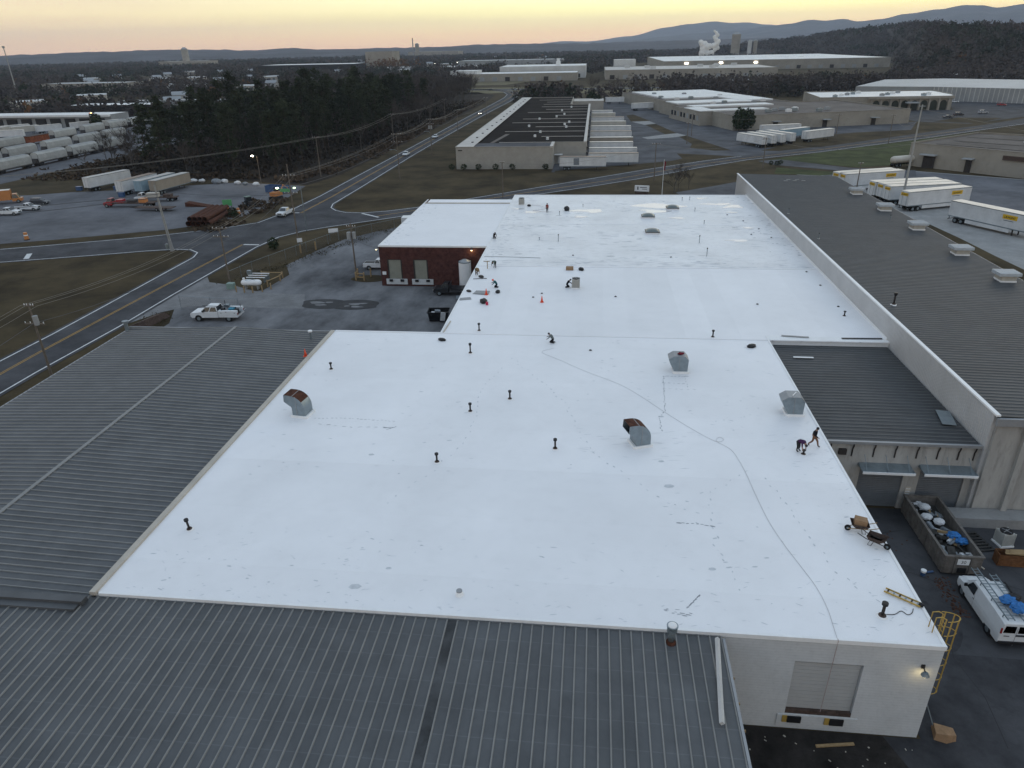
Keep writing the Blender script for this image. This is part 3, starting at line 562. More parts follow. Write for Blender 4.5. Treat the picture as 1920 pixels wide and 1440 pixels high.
# small drains and stubs, dark from here
dn_ = thing('roof_drain', 'small dark roof drain dotted on the white membrane', 'roof drain', group='roof drains'); MB().cyl((0, 0, 0), (0, 0, .05), .24, .2, 14).build('ring', 'boot_white', dn_); MB().blob((0, 0, .06), .17, 1, .1, sc_=(1, 1, .7)).build('strainer', 'black', dn_)
for i, (x, y) in enumerate(((.25, 69.7), (3.3, 87.6), (29.9, 85.1), (30.1, 93.5), (29.9, 99.6), (20.5, 85.5), (-7.2, 86.8), (-6.2, 88.4), (12, 106.5), (-2.7, 107), (25, 136), (27, 131), (28.5, 125), (29.3, 119), (26.5, 121))):
    o = dn_ if i == 0 else dup(dn_); o.location = (x, y, ZR + .004)
cv = thing('roof_vent', 'small round grey capped vent near the front edge of white roof', 'vent', (-7.16, 32.0, ZR)); MB().cyl((0, 0, 0), (0, 0, .3), .24, .17, 16).build('curb', 'boot_white', cv); MB().cyl((0, 0, .3), (0, 0, .37), .18, n=16).build('cap', 'trim_grey', cv)
# sheet-metal gooseneck hoods
def gooseneck(kind, label, loc, rz):
    o = thing('exhaust_hood', label, 'exhaust hood', loc, rz, 'sheet metal exhaust hoods on the white roof'); w2 = .66
    MB().box((0, 0, .1), (1.6, 1.5, .24)).build('curb', 'boot_white', o)
    if kind == 'bend':     # quarter bend throwing towards -x
        outer, inner = [], []
        for i in range(9):
            t = R(90 * i / 8); outer.append((.62 - 1.35 * (1 - math.cos(t)), .85 + 1.25 * math.sin(t))); inner.append((-.62 - .15 * (1 - math.cos(t)), .85 + .22 * math.sin(t)))
        outer = [(.62, .2)] + outer + [(-1.25, 2.1)]; inner = [(-.62, .2)] + inner + [(-1.30, 1.45)]
        n = len(outer)
        for s in (-1, 1):
            b = MB(); y = s * w2
            vs = [(p[0], y, p[1]) for p in outer] + [(p[0], y, p[1]) for p in inner]; fs = [(i, i + 1, n + i + 1, n + i) if s < 0 else (n + i, n + i + 1, i + 1, i) for i in range(n - 1)]
            b.add(vs, fs[::-1]); b.add([(v[0], v[1] - s * .02, v[2]) for v in vs], [f[::-1] for f in fs]); b.build('side_panel', 'galv', o)
        b = MB(); k0 = 4
        def strip(pts, mtl, nm):
            q = MB()
            for i in range(len(pts) - 1): q.add([(pts[i][0], -w2, pts[i][1]), (pts[i][0], w2, pts[i][1]), (pts[i + 1][0], w2, pts[i + 1][1]), (pts[i + 1][0], -w2, pts[i + 1][1])], [(0, 1, 2, 3)])
            return q.build(nm, mtl, o)
        strip(outer[:k0 + 1], 'galv', 'back_panel'); strip(outer[k0:], 'rust', 'top_panel'); strip(inner[::-1], 'galv', 'throat_panel')
        MB().box((-.15, -w2 - .012, 1.15), (.05, .02, 1.75)).build('seam_strip', 'trim_grey', o)
        MB().box((-.45, 0, 2.06), (.07, 2 * w2 + .02, .03)).build('seam_strip', 'trim_grey', o)
    else:                  # boxy scoop leaning towards -x
        pr = [(-.62, .2), (.62, .2), (.66, 1.35), (.30, 1.78), (-.75, 1.78), (-1.25, 1.45), (-1.05, .95)]
        MB().extr(pr, -w2, w2).build('hood_body', 'galv', o, fix=True)
        MB().extr([(.66, 1.36), (.30, 1.79), (-.75, 1.79), (-1.25, 1.46), (-1.25, 1.49), (-.75, 1.82), (.30, 1.82), (.69, 1.37)], -w2 - .02, w2 + .02).build('hood_top', 'trim_grey', o, fix=True)
        MB().box((-.2, -w2 - .01, .95), (.05, .02, 1.45)).build('seam_strip', 'trim_grey', o)
    return o
gooseneck('bend', 'quarter bend hood with rusty top beside the tan kerb', (-25.1, 53.6, ZR), R(-8))
gooseneck('bend', 'upright quarter bend hood with rusty back on the right half', (4.4, 50.6, ZR), R(20))
h2 = gooseneck('box', 'boxy grey hood with a dark red thing lying on top', (9.1, 65.2, ZR), 0)
h3 = gooseneck('box', 'boxy grey hood with a pale stick on top by the dock roof', (17.9, 56.9, ZR), 0)
rg = tag(MB().blob((9.0, 65.0, 8.93), .24, 2, .3, sc_=(1.2, .8, .5), seed=3).build('work_jacket', mat('cloth_red', (.16, .02, .03), .9, .3, 5, world=False)), 'dark red jacket dropped on the boxy grey hood', 'jacket')
tag(MB().tube([(17.5, 56.5, 8.86), (17.95, 57.2, 8.86)], .05, 4).build('stick', 'edge_white'), 'pale stick lying across the boxy grey hood', 'stick')
# skylight domes
sk = thing('skylight', '', 'skylight', group='domed skylights on the far white roof')
mat('dome_grey', (.12, .145, .145), .3, .1, 2, spec=.5, world=False)
MB().box((0, 0, .12), (2.3, 2.3, .26)).build('curb', 'membrane', sk); MB().box((0, 0, .29), (2.4, 2.4, .08)).build('frame', 'iron_brown', sk)
dm = MB(); n = 9
grid = [[(-1.12 + 2.24 * i / (n - 1), -1.12 + 2.24 * j / (n - 1)) for i in range(n)] for j in range(n)]
dm.add([(x, y, .33 + .42 * (max(0, (1 - (x / 1.12) ** 2)) * max(0, (1 - (y / 1.12) ** 2))) ** .45) for row in grid for x, y in row], [(j * n + i, j * n + i + 1, (j + 1) * n + i + 1, (j + 1) * n + i) for j in range(n - 1) for i in range(n - 1)])
dm.build('dome', 'dome_grey', sk, smooth=True)
for i, (x, y, lb) in enumerate(((15.5, 141.6, 'grey domed skylight nearest the far roof edge'), (10.35, 134, 'grey domed skylight between the two other domes'), (10.3, 122, 'grey domed skylight nearest the roof joint'))):
    o = sk if i == 0 else dup(sk); o.location = (x, y, ZR); o['label'] = lb
# condensing units
def condenser(loc, label, rz=0, s=1):
    o = thing('air_conditioner', label, 'air conditioner', loc, rz); o.scale = (s,) * 3
    MB().box((0, 0, .06), (1.0, 1.0, .12)).build('pad', 'boot_white', o)
    mat('ac_beige', (.44, .44, .41), .5, .06, 3, world=False, dirt=.1)
    b = MB()
    for sx_ in (-1, 1):
        for sy in (-1, 1): b.box((sx_ * .42, sy * .42, .62), (.06, .06, 1.0))
    b.box((0, 0, .62), (.78, .78, .98)); b.build('cabinet', 'ac_beige', o)
    lv = MB()
    for k in range(12):
        z = .2 + k * .075
        for s_, d in (((0, -.42, z), (.78, .03, .03)), ((0, .42, z), (.78, .03, .03)), ((-.42, 0, z), (.03, .78, .03)), ((.42, 0, z), (.03, .78, .03))): lv.box(s_, d)
    lv.build('louvres', 'ac_beige', o); MB().cyl((0, 0, 1.1), (0, 0, 1.16), .42, n=20).build('fan_ring', 'black', o)
    MB().box((0, 0, 1.17), (.7, .05, .01), .4).box((0, 0, 1.17), (.7, .05, .01), 1.97).cyl((0, 0, 1.165), (0, 0, 1.2), .09).build('fan', 'trim_grey', o); return o
condenser((-1.85, 91.2, ZR), 'beige condensing unit that the kneeling worker leans on', 0, 1.15)
condenser((-14.25, 145.1, ZR), 'beige condensing unit near the far left roof corner', 0, 1.2)
# orange traffic cones
cn = thing('traffic_cone', '', 'traffic cone', group='orange traffic cones')
MB().box((0, 0, .03), (.42, .42, .06)).build('base', 'orange', cn); MB().cyl((0, 0, .06), (0, 0, .85), .16, .03, 14).build('body', 'orange', cn, smooth=True)
for i, (x, y, z, lb) in enumerate(((-5.95, 85.1, ZR, 'orange cone alone on the middle white roof'), (-13.4, 87.7, ZR, 'orange cone at the end of the grey sheet pile'), (-29.75, 66.4, 7.0, 'orange cone at the tan kerb of the grey metal roof'))):
    o = cn if i == 0 else dup(cn); o.location = (x, y, z + .01); o['label'] = lb
tag(MB().cyl((-12.75, 83.75, ZR), (-12.75, 83.75, ZR + .36), .16, .17, 14).cyl((-12.75, 83.75, ZR + .33), (-12.75, 83.75, ZR + .365), .18, n=14).build('bucket', mat('red_plastic', (.5, .02, .06), .5, .1, 2, world=False)), 'small red bucket beside the black sack on white roof', 'bucket')
# boxes, sacks, sheets near the yard edge
mat('cardboard', (.30, .19, .11), .8, .15, 3, world=False, dirt=.15)
cb = MB().box((-2.95, 99.5, ZR + .22), (1.05, .7, .44)); cb.box((-2.95, 99.5, ZR + .445), (1.07, .06, .012)); tag(bevel(cb.build('cardboard_box', 'cardboard')), 'brown cardboard box on the roof joint', 'box')
def sack(name, loc, s, m, label, cat, seed, flat=.55):
    b = MB().blob((0, 0, s * flat * .7), s, 3, .12, sc_=(1.25, .85, flat), seed=seed); o = tag(b.build(name, m, smooth=True), label, cat); o.location = loc; o.rotation_euler = (0, 0, seed); return o
sack('black_sack', (-1.3, 99.4, ZR), .42, 'black', 'black sack on the roof joint right of the cardboard box', 'sack', 2)
sack('black_sack', (-13.3, 84.6, ZR), .55, 'black', 'black sack beside the small red bucket', 'sack', 5)
sack('black_sack', (17.2, 71.8, ZR), .45, 'black', 'black sack lying near the corner of the dark dock roof', 'sack', 7, .4)
sack('black_sack', (-16.1, 71.7, ZR), .38, 'black', 'black sack at the inner roof corner above the yard', 'sack', 9, .4)
sack('tool_bag', (-4.9, 139.8, ZR), .62, 'black', 'bulky black tool bag on the far older roof', 'bag', 11, .8)
sack('tool_bag', (-12.6, 143.6, ZR), .35, 'black', 'small black bag beside the far condensing unit', 'bag', 12, .7)
sack('tool_bag', (-12.0, 88.6, ZR), .36, 'black', 'black bag in front of the kneeling worker in teal', 'bag', 14, .6)
sack('tool_bag', (-15.2, 95.3, ZR), .36, 'iron', 'dark tool bag near the bent worker in tan', 'bag', 15, .5)
tag(MB().tube([(-16.2, 94.4, ZR + .04), (-14.3, 94.7, ZR + .04)], .05, 4).build('steel_bar', 'iron_brown'), 'thin brown bar lying near the yard edge of roof', 'bar')
tag(MB().tube([(-16.4, 73.9, ZR + .05), (-16.25, 77.6, ZR + .05)], .09, 4).build('timber_batten', 'edge_tan'), 'pale timber batten lying along the inner roof edge', 'batten')
gs = MB()
for k in range(4): gs.box((-14.2 + .05 * k, 88.3 + .06 * k, ZR + .03 + .02 * k), (1.9, 1.25, .018), R(-14 + 4 * k))
tag(gs.build('sheet_pile', 'trim_grey'), 'pile of grey insulation sheets beside an orange cone', 'sheets')
tag(MB().box((-15.9, 85.9, ZR + .03), (1.5, .9, .03), R(18)).build('membrane_offcut', 'trim_grey'), 'single grey membrane offcut near the yard edge', 'sheet')
sack('loose_wrap', (-15.9, 88.9, ZR), .33, 'iron', 'crumpled dark wrap at the end of the sheet pile', 'wrap', 18, .4)
# ladder lying flat near the front corner
lad = thing('fibreglass_ladder', 'yellow ladder lying flat at the front right roof corner', 'ladder', (17.75, 34.47, ZR + .06), math.atan2(33.4 - 34.47, 19.18 - 17.75))
for s in (-.17, .17): MB().box((.95, s, .05), (1.95, .05, .09)).build('rail', 'steel_yellow', lad)
for k in range(6): MB().box((.15 + k * .32, 0, .05), (.09, .30, .04)).build('step', 'black' if k % 2 == 0 else 'galv', lad)
MB().blob((1.9, .02, .06), .16, 1, .3).build('foot', 'black', lad)
def cord(name, pts, r, m, label, z=ZR + .025, cat='cord'):
    P_ = [Vector((*p, z)) for p in pts]; out = []
    for i in range(len(P_) - 1):
        p0, p1, p2, p3 = P_[max(i - 1, 0)], P_[i], P_[i + 1], P_[min(i + 2, len(P_) - 1)]
        for k in range(5):
            t = k / 5; out.append(.5 * ((2 * p1) + (p2 - p0) * t + (2 * p0 - 5 * p1 + 4 * p2 - p3) * t * t + (3 * p1 - p0 - 3 * p2 + p3) * t ** 3))
    out.append(P_[-1]); return tag(MB().tube(out, r, 5).build(name, m, smooth=True), label, cat)
mat('hose_grey', (.42, .42, .43), .7, .1, 1); mat('cord_pink', (.42, .33, .32), .7, .1, 1)
cord('long_hose', [(-3.66, 70.1), (-4.84, 69), (-2.83, 67), (-.07, 64.3), (3, 61.7), (4.88, 59.3), (7, 56), (8.95, 53.2), (10.5, 51.4), (11.2, 51.7), (10.9, 52.1), (10.6, 51.4), (11.5, 50.2), (11.85, 48.6), (12.07, 46.5), (12.2, 44.1), (12.45, 40.9), (12.9, 38.4), (13.4, 36.4), (13.85, 34.5), (14, 32.7), (13.9, 30.9), (13.87, 30.35)], .011, 'hose_grey', 'long thin grey hose snaking across the white roof', cat='hose')
tag(MB().tube([(13.87, 30.35, 7.08), (13.87, 30.2, 7.08), (13.86, 30.2, 6.6), (13.8, 30.22, 1.6)], .018, 4).build('dangling_cord', 'cord_pink'), 'thin pink cord hanging down the white wall over the dock door', 'cord')
cord('power_cord', [(17.1, 32.5), (17.6, 32.55), (18.06, 32.85), (18.3, 32.58), (18.6, 32.75), (18.8, 33.1)], .02, 'black', 'black cord running from the brown vent pipe to the ladder')
cord('power_cord', [(-12.4, 145), (-10, 143.5), (-9.2, 141), (-11.5, 139.2), (-8.7, 138.4)], .02, 'cord_pink', 'pale cord looping near the far condensing unit')
cord('power_cord', [(-16.3, 106), (-12, 105.9), (-7.6, 105.5)], .03, 'iron', 'dark cord stretched along the older roof near the joint')
# wheelbarrows
def barrow(label, loc, rz, load):
    o = thing('wheelbarrow', label, 'wheelbarrow', loc, rz, 'wheelbarrows on the roof')
    b = MB(); A = [(-.35, -.28, .38), (.3, -.28, .38), (.3, .28, .38), (-.35, .28, .38)]; B_ = [(-.5, -.4, .68), (.62, -.4, .72), (.62, .4, .72), (-.5, .4, .68)]
    b.add(A + B_, [(0, 1, 2, 3), (3, 2, 1, 0), (0, 4, 5, 1), (1, 5, 6, 2), (2, 6, 7, 3), (3, 7, 4, 0), (1, 5, 4, 0), (2, 6, 5, 1), (3, 7, 6, 2), (0, 4, 7, 3)]); b.build('tray', 'iron_brown', o)
    for s in (-1, 1):
        MB().tube([(.72, s * .12, .22), (.2, s * .26, .36), (-.5, s * .3, .42), (-1.05, s * .32, .62)], .028, 5).build('handle', 'wood' if load else 'iron', o)
        MB().tube([(-.25, s * .27, .38), (-.35, s * .27, .0), (-.15, s * .27, .0), (-.05, s * .27, .36)], .02, 4).build('leg', 'iron', o)
    w_ = MB().cyl((.72, -.05, .2), (.72, .05, .2), .2, n=16).build('wheel', 'rubber', o); MB().cyl((.72, -.056, .2), (.72, .056, .2), .09, n=10).build('hub', 'galv', w_)
    return o
barrow('wheelbarrow loaded with a cardboard box near the right roof edge', (18.1, 40.2, ZR), R(172), True)
barrow('empty rusty wheelbarrow at the very right roof edge', (18.62, 38.85, ZR), R(-35), False)
bx = MB().box((0, 0, .3), (.75, .62, .5)); bx.box((0, 0, .553), (.77, .06, .01)); o = tag(bevel(bx.build('cardboard_box', 'cardboard')), 'tan cardboard box riding in the wheelbarrow', 'box'); o.location = (18.05, 40.22, ZR + .44); o.rotation_euler = (.05, -.08, R(165))
# rain puddles and scuffs on the old roof
mat('puddle', (.76, .77, .78), .03, .02, .5, spec=1.0); MATS['puddle'].node_tree.nodes['Principled BSDF'].inputs['Coat Weight'].default_value = 1; MATS['puddle'].node_tree.nodes['Principled BSDF'].inputs['Coat Roughness'].default_value = .02
for i, (x, y, rx, ry) in enumerate(((13.5, 144.5, 6.5, 3.0), (11.2, 139.7, 4.5, 1.6), (24.6, 146, 4.2, 1.4), (27.8, 143.6, 3.2, 2.2), (-.6, 139.2, 4.5, 2.2), (-12, 138.2, 2.6, 1.2), (15.6, 133.4, 2.4, .8), (23.5, 117, 2.6, .9), (26.5, 138.4, 1.5, .5), (22, 152, 2, .8), (-2.5, 134.5, 2, 1), (27, 126, 1.4, .6), (-14.5, 141, 1.6, .7))):
    b = MB().sheet(lobed(x, y, rx * .62, ry * .75, 50 + i, n=36, j=.75), ZR + .008 + .0015 * i); tag(b.build('puddle', 'puddle'), kind='structure')
mat('scuff', (.33, .34, .36), .8, .3, 3); mat('scuff_light', (.58, .60, .62), .8, .12, 3)
def scuffs(name, m, items, seed):
    b = MB(); rr = random.Random(seed)
    for x, y, L_, w_, a in items: b.sheet([(x + math.cos(a) * p * L_ - math.sin(a) * q * w_, y + math.sin(a) * p * L_ + math.cos(a) * q * w_) for p, q in ((-.5, -.2), (-.2, -.5), (.3, -.35), (.5, .1), (.15, .5), (-.35, .35))], ZR + .006 + .001 * rr.random())
    o = b.build(name, m, main, world=True); o['kind'] = 'stuff'; return o
rr = random.Random(21); it = []; lt_ = []
def along(pts, step, out, j=.18, s=(.28, .1)):
    for i in range(len(pts) - 1):
        a, b_ = Vector(pts[i]), Vector(pts[i + 1]); d = b_ - a; n = max(1, int(d.length / step))
        for k in range(n):
            p = a + d * (k / n); out.append((p.x + rr.uniform(-j, j), p.y + rr.uniform(-j, j), s[0] * rr.uniform(.6, 1.2), s[1] * rr.uniform(.6, 1.3), math.atan2(d.y, d.x) + rr.uniform(-.3, .3)))
T1 = [(-7.7, 67.1), (-4.4, 61.8), (-3, 59.5), (-1.9, 57.4), (-1.1, 54), (-.3, 51.2), (.55, 48.8), (2.2, 46.9), (4.1, 44.8), (5.85, 42.6), (8.5, 41)]
along(T1, .75, lt_); along([(-8.6, 64.6), (-10, 59), (-9.6, 53.3), (-10.2, 48.8), (-11.5, 45.5), (-13, 42.8), (-14.6, 39.7)], .9, lt_)
along([(12, 47), (9, 44), (8.6, 38), (9.5, 33)], .8, lt_); along([(13.5, 46), (14.5, 40), (15.5, 36), (17.5, 33)], .7, lt_)
for k in range(420):
    x, y = rr.uniform(-28.5, 18.8), rr.uniform(30.8, 73)
    if noise.noise((x * .11, y * .11, 3)) + (.18 if y < 37 or x < -24 else 0) > .12: lt_.append((x, y, rr.uniform(.12, .5), rr.uniform(.04, .14), rr.uniform(-.4, .4)))
along([(-23.8, 53), (-20.7, 53.15), (-16.3, 52.9)], .35, it, .05, (.3, .06)); along([(-22.9, 51.9), (-20, 51.65), (-16.5, 51.9)], .6, it, .06, (.4, .07))
along([(7.35, 63.7), (6.9, 56.5), (6.3, 55.4), (6.3, 52.6)], .34, it, .06, (.3, .08)); along([(7.4, 63.8), (10, 63.9)], .35, it, .05, (.35, .08)); along([(9.4, 63.8), (9.4, 61)], .5, it, .05, (.3, .05)); along([(7.2, 61), (10.5, 61)], .5, it, .05, (.3, .05)); along([(7.3, 62.3), (9.6, 62.2)], .4, it, .05, (.3, .06))
along([(6.1, 32.1), (7.0, 33.3)], .12, it, .03, (.22, .08)); along([(4.8, 31.8), (6.3, 31.5)], .12, it, .22, (.3, .06)); along([(6.4, 40.2), (9, 40.0)], .3, it, .1, (.35, .12)); along([(-17.2, 51.7), (-16.3, 51.9), (-16.9, 51.4)], .12, it, .04, (.3, .08))
for x, y, s in ((6.2, 44.6, .8), (6.5, 55.4, .5), (5.9, 48, .5), (-12, 34, .4), (-13.6, 32.2, .8), (8, 35.6, .5), (-17, 47.3, .5)): lt_.append((x, y, s, s * .6, 0))
for k in range(90):
    x, y = rr.uniform(-16, 18.5), rr.uniform(47, 53); 
    if abs(x - 4.4) < 5 or x > 15: lt_.append((x, y, rr.uniform(.3, 1.1), .04, rr.uniform(-.1, .3)))
for k in range(300):
    x, y = (rr.uniform(-28.5, 19), 30.7 + rr.random() ** 1.6 * 7) if k % 3 else (19 - rr.random() ** 1.5 * 7, rr.uniform(31, 60)); lt_.append((x, y, rr.uniform(.08, .45), rr.uniform(.02, .06), rr.uniform(-.7, .7)))
scuffs('scuff_marks', 'scuff', it, 1); scuffs('footprints', 'scuff_light', lt_, 2)
it2, lt2 = [], []
for k in range(620):
    x, y = rr.uniform(-16, 31.5), rr.uniform(101.5, 154); v = noise.noise((x * .09, y * .14, 9))
    if v > .0: (it2 if rr.random() < .16 else lt2).append((x, y, rr.uniform(.4, 2.0), rr.uniform(.08, .3), rr.uniform(-.15, .15)))
for k in range(120): lt2.append((rr.uniform(-16, 31), 101.6 + rr.random() ** 2 * 5, rr.uniform(.5, 2.2), rr.uniform(.06, .2), rr.uniform(-.05, .05)))
for k in range(40): it2.append((31.6 - rr.random() ** 2 * 5, rr.uniform(102, 154), rr.uniform(.2, .8), rr.uniform(.1, .25), rr.uniform(-.3, .3)))
for k in range(70): lt2.append((-16 + rr.random() * 2.5, rr.uniform(103, 150), rr.uniform(.3, .9), rr.uniform(.1, .3), rr.uniform(-.3, .3)))
scuffs('scuff_marks', 'scuff', it2, 3); scuffs('footprints', 'scuff_light', lt2, 4)
b = MB(); rr2 = random.Random(5)
for k in range(38): x, y = -34.3 + rr2.random() ** 2 * 3, 113 + rr2.random() * 33; b.sheet(lobed(x, y, .3 * rr2.random() + .1, .15, k, 8), WZ + .006)
o = b.build('scuff_marks', 'scuff_light', bw, world=True); o['kind'] = 'stuff'
# ------------------------------------------------------------------ people at work
mat('skin', (.33, .19, .13), .6, .1, 6, world=False)
def person(label, loc, rz, J, rad, seg_mat, mats, hair=None, s=1.0, hat=None):
    """J: joint -> (x,y,z); grown as one continuous skinned surface"""
    o = thing('person', label, 'person', loc, rz, 'roof workers'); o.scale = (s,) * 3
    names = list(J); idx = {n: i for i, n in enumerate(names)}
    E = [('pel', 'chest'), ('chest', 'neck'), ('neck', 'head')] + [(a + k, b + k) for k in 'LR' for a, b in (('sh', 'el'), ('el', 'wr'), ('wr', 'hd'), ('hip', 'kn'), ('kn', 'an'), ('an', 'toe'))] + [('chest', 'sh' + k) for k in 'LR'] + [('pel', 'hip' + k) for k in 'LR']
    me = bpy.data.meshes.new('body'); me.from_pydata([J[n] for n in names], [(idx[a], idx[b]) for a, b in E], []); ob = bpy.data.objects.new('tmp', me); COL.objects.link(ob)
    ob.modifiers.new('s', 'SKIN'); 
    for i, n in enumerate(names): sv = me.skin_vertices[0].data[i]; r_ = rad.get(n.rstrip('LR') if n not in rad else n, .06); sv.radius = (r_, r_); sv.use_root = (n == 'pel')
    m2 = ob.modifiers.new('u', 'SUBSURF'); m2.levels = 1; m2.render_levels = 1
    dg = bpy.context.evaluated_depsgraph_get(); em = bpy.data.meshes.new_from_object(ob.evaluated_get(dg)); bpy.data.objects.remove(ob)
    em.materials.clear()
    for k in mats: em.materials.append(MATS[k])
    segs = [(Vector(J[a]), Vector(J[b]), seg_mat(a, b)) for a, b in E]
    for p in em.polygons:
        c = p.center; best = min(segs, key=lambda q: (c - (q[0] + (q[1] - q[0]) * min(1, max(0, (c - q[0]).dot(q[1] - q[0]) / max(1e-6, (q[1] - q[0]).length_squared))))).length); p.material_index = best[2]; p.use_smooth = True
    body = link('body', em, o)
    fg = MB()                                    # fingers and thumb on both hands
    for k in 'LR':
        h, wv = Vector(J['hd' + k]), Vector(J['wr' + k]); d = (h - wv).normalized(); a = d.orthogonal().normalized(); b_ = d.cross(a)
        for q, L_ in ((-.03, .07), (-.01, .085), (.01, .08), (.03, .065)): fg.tube([h + a * q, h + a * q + d * L_ * .6, h + a * q + d * L_ + b_ * .02], [.011, .01, .007], 4)
        fg.tube([wv + d * .03 + a * .03, wv + d * .06 + a * .07, wv + d * .09 + a * .08], [.012, .011, .008], 4)
    fg.build('fingers', 'skin', o)
    hd, nk = Vector(J['head']), Vector(J['neck']); up = (hd - nk).normalized()
    if hair: MB().blob(hd + up * .05 + Vector((-.02, 0, 0)), .125, 2, .06, sc_=(1, .95, .95)).build('hair', hair, o, smooth=True)
    if hat: MB().cyl(hd + up * .05, hd + up * .1, .19, .14, 12).blob(hd + up * .09, .13, 2, 0).build('hat', hat, o)
    fv = Vector((1, 0, 0)); fv = (fv - up * fv.dot(up)).normalized(); MB().blob(hd + fv * .105 + up * .0, .022, 1, 0).build('nose', 'skin', o)
    for s_ in (-1, 1): MB().blob(hd + fv * .1 + up * .03 + Vector((0, s_ * .035, 0)), .013, 1, 0).build('eye', 'black', o); MB().blob(hd + Vector((0, s_ * .105, 0)), .028, 1, 0, sc_=(.7, .4, 1)).build('ear', 'skin', o)
    return o
RAD = dict(pel=.16, chest=.18, neck=.065, head=.12, sh=.085, el=.06, wr=.042, hd=.05, hip=.12, kn=.08, an=.058, toe=.05)
STAND = dict(pel=(0, 0, .95), chest=(.02, 0, 1.32), neck=(.03, 0, 1.5), head=(.06, 0, 1.66), shL=(.02, .19, 1.42), elL=(-.02, .25, 1.14), wrL=(.08, .24, .9), hdL=(.11, .23, .82), shR=(.02, -.19, 1.42), elR=(-.05, -.24, 1.15), wrR=(.06, -.25, .92), hdR=(.1, -.24, .84),
             hipL=(0, .1, .88), knL=(.04, .11, .5), anL=(0, .12, .09), toeL=(.17, .13, .04), hipR=(0, -.1, .88), knR=(.03, -.11, .5), anR=(-.02, -.12, .09), toeR=(.15, -.13, .04))
WALK = dict(STAND, chest=(.06, 0, 1.31), neck=(.09, 0, 1.48), head=(.14, 0, 1.63), knL=(.26, .1, .52), anL=(.36, .1, .12), toeL=(.53, .1, .07), knR=(-.06, -.1, .5), anR=(-.36, -.1, .16), toeR=(-.24, -.1, .04), elR=(.16, -.26, 1.16), wrR=(.34, -.24, 1.0), hdR=(.4, -.23, .96), elL=(-.18, .25, 1.16), wrL=(-.22, .25, .92), hdL=(-.22, .25, .84))
BEND = dict(STAND, pel=(-.12, 0, .92), chest=(.28, 0, .98), neck=(.45, 0, .92), head=(.58, 0, .82), shL=(.34, .19, .96), elL=(.42, .24, .68), wrL=(.48, .2, .44), hdL=(.5, .18, .36), shR=(.34, -.19, .96), elR=(.42, -.24, .68), wrR=(.48, -.2, .44), hdR=(.5, -.18, .36), hipL=(-.12, .1, .86), hipR=(-.12, -.1, .86), knL=(-.02, .12, .46), knR=(-.02, -.12, .46), anL=(-.06, .13, .09), anR=(-.06, -.13, .09), toeL=(.12, .14, .04), toeR=(.12, -.14, .04))
KNEEL = dict(pel=(-.12, 0, .42), chest=(.12, 0, .78), neck=(.24, 0, .92), head=(.36, 0, 1.02), shL=(.14, .19, .86), elL=(.34, .24, .64), wrL=(.5, .2, .5), hdL=(.56, .18, .44), shR=(.14, -.19, .86), elR=(.36, -.24, .7), wrR=(.56, -.2, .62), hdR=(.62, -.18, .58), hipL=(-.1, .11, .38), knL=(.26, .14, .12), anL=(-.16, .14, .09), toeL=(-.3, .14, .05), hipR=(-.1, -.11, .38), knR=(.24, -.16, .12), anR=(-.2, -.16, .09), toeR=(-.34, -.16, .05))
for k_, c_ in (('cl_black', (.014, .014, .018)), ('cl_brown', (.19, .10, .06)), ('cl_purple', (.06, .025, .07)), ('cl_grey', (.13, .15, .15)), ('cl_teal', (.02, .10, .11)), ('cl_tan', (.20, .14, .07)), ('cl_red', (.22, .04, .03)), ('cl_green', (.10, .13, .11)), ('hi_vis', (.45, .62, .04))): mat(k_, c_, .85, .15, 8, world=False)
def dress(arms_skin=False):
    def f(a, b):
        a_ = a.rstrip('LR')
        if a == 'neck' or a_ == 'wr': return 0
        if a_ == 'el': return 0 if arms_skin else 1
        if a_ in ('pel', 'chest', 'sh') and not b.startswith('hip'): return 1
        if a_ == 'an': return 3
        return 2
    return f
def outfit(top, bot): return ['skin', top, bot, 'black']
person('walking worker in black jacket and brown trousers by the dock roof', (18.05, 51.2, ZR), R(-35), WALK, RAD, dress(), outfit('cl_black', 'cl_brown'), 'black')
person('worker in purple shirt bent double over a vent stub', (16.72, 50.35, ZR), R(-50), BEND, RAD, dress(True), outfit('cl_purple', 'black'), 'black')
person('kneeling worker in grey shirt on the roof joint by the hose end', (-3.9, 71.7, ZR), R(170), KNEEL, RAD, dress(), outfit('cl_grey', 'cl_black'), 'black')
person('kneeling worker in black beside the beige condensing unit', (-2.95, 91.3, ZR), R(10), KNEEL, RAD, dress(), outfit('cl_black', 'cl_black'), 'black')
person('worker in dark red standing far back on the older roof', (-8.6, 137.9, ZR), R(-90), STAND, RAD, dress(), outfit('cl_red', 'cl_black'), 'black')
person('worker in grey green bent over by the roof joint', (-13.9, 100.2, ZR), R(-115), BEND, RAD, dress(), outfit('cl_green', 'cl_black'), 'black')
person('crouching worker in black on the kerb above the brick wall', (-16.2, 117.3, ZR), R(-60), KNEEL, RAD, dress(), outfit('cl_black', 'cl_black'), 'black')
person('kneeling worker in teal with an orange hat', (-12.5, 90.8, ZR), R(185), KNEEL, RAD, dress(), outfit('cl_teal', 'cl_black'), None, 1, 'orange')
person('worker in tan bent over at the yard edge of roof', (-16.0, 96.4, ZR), R(-60), BEND, RAD, dress(), outfit('cl_tan', 'cl_black'), None, 1, 'cl_tan')
hp = thing('timber_stand', 'tan timber stand standing at the roof edge above the yard', 'stand', (-14.9, 99.6, ZR)); MB().box((0, 0, .55), (.1, .1, 1.1)).build('post', 'wood', hp); MB().box((-.1, 0, 1.1), (.9, .1, .08)).build('crossbar', 'wood', hp)
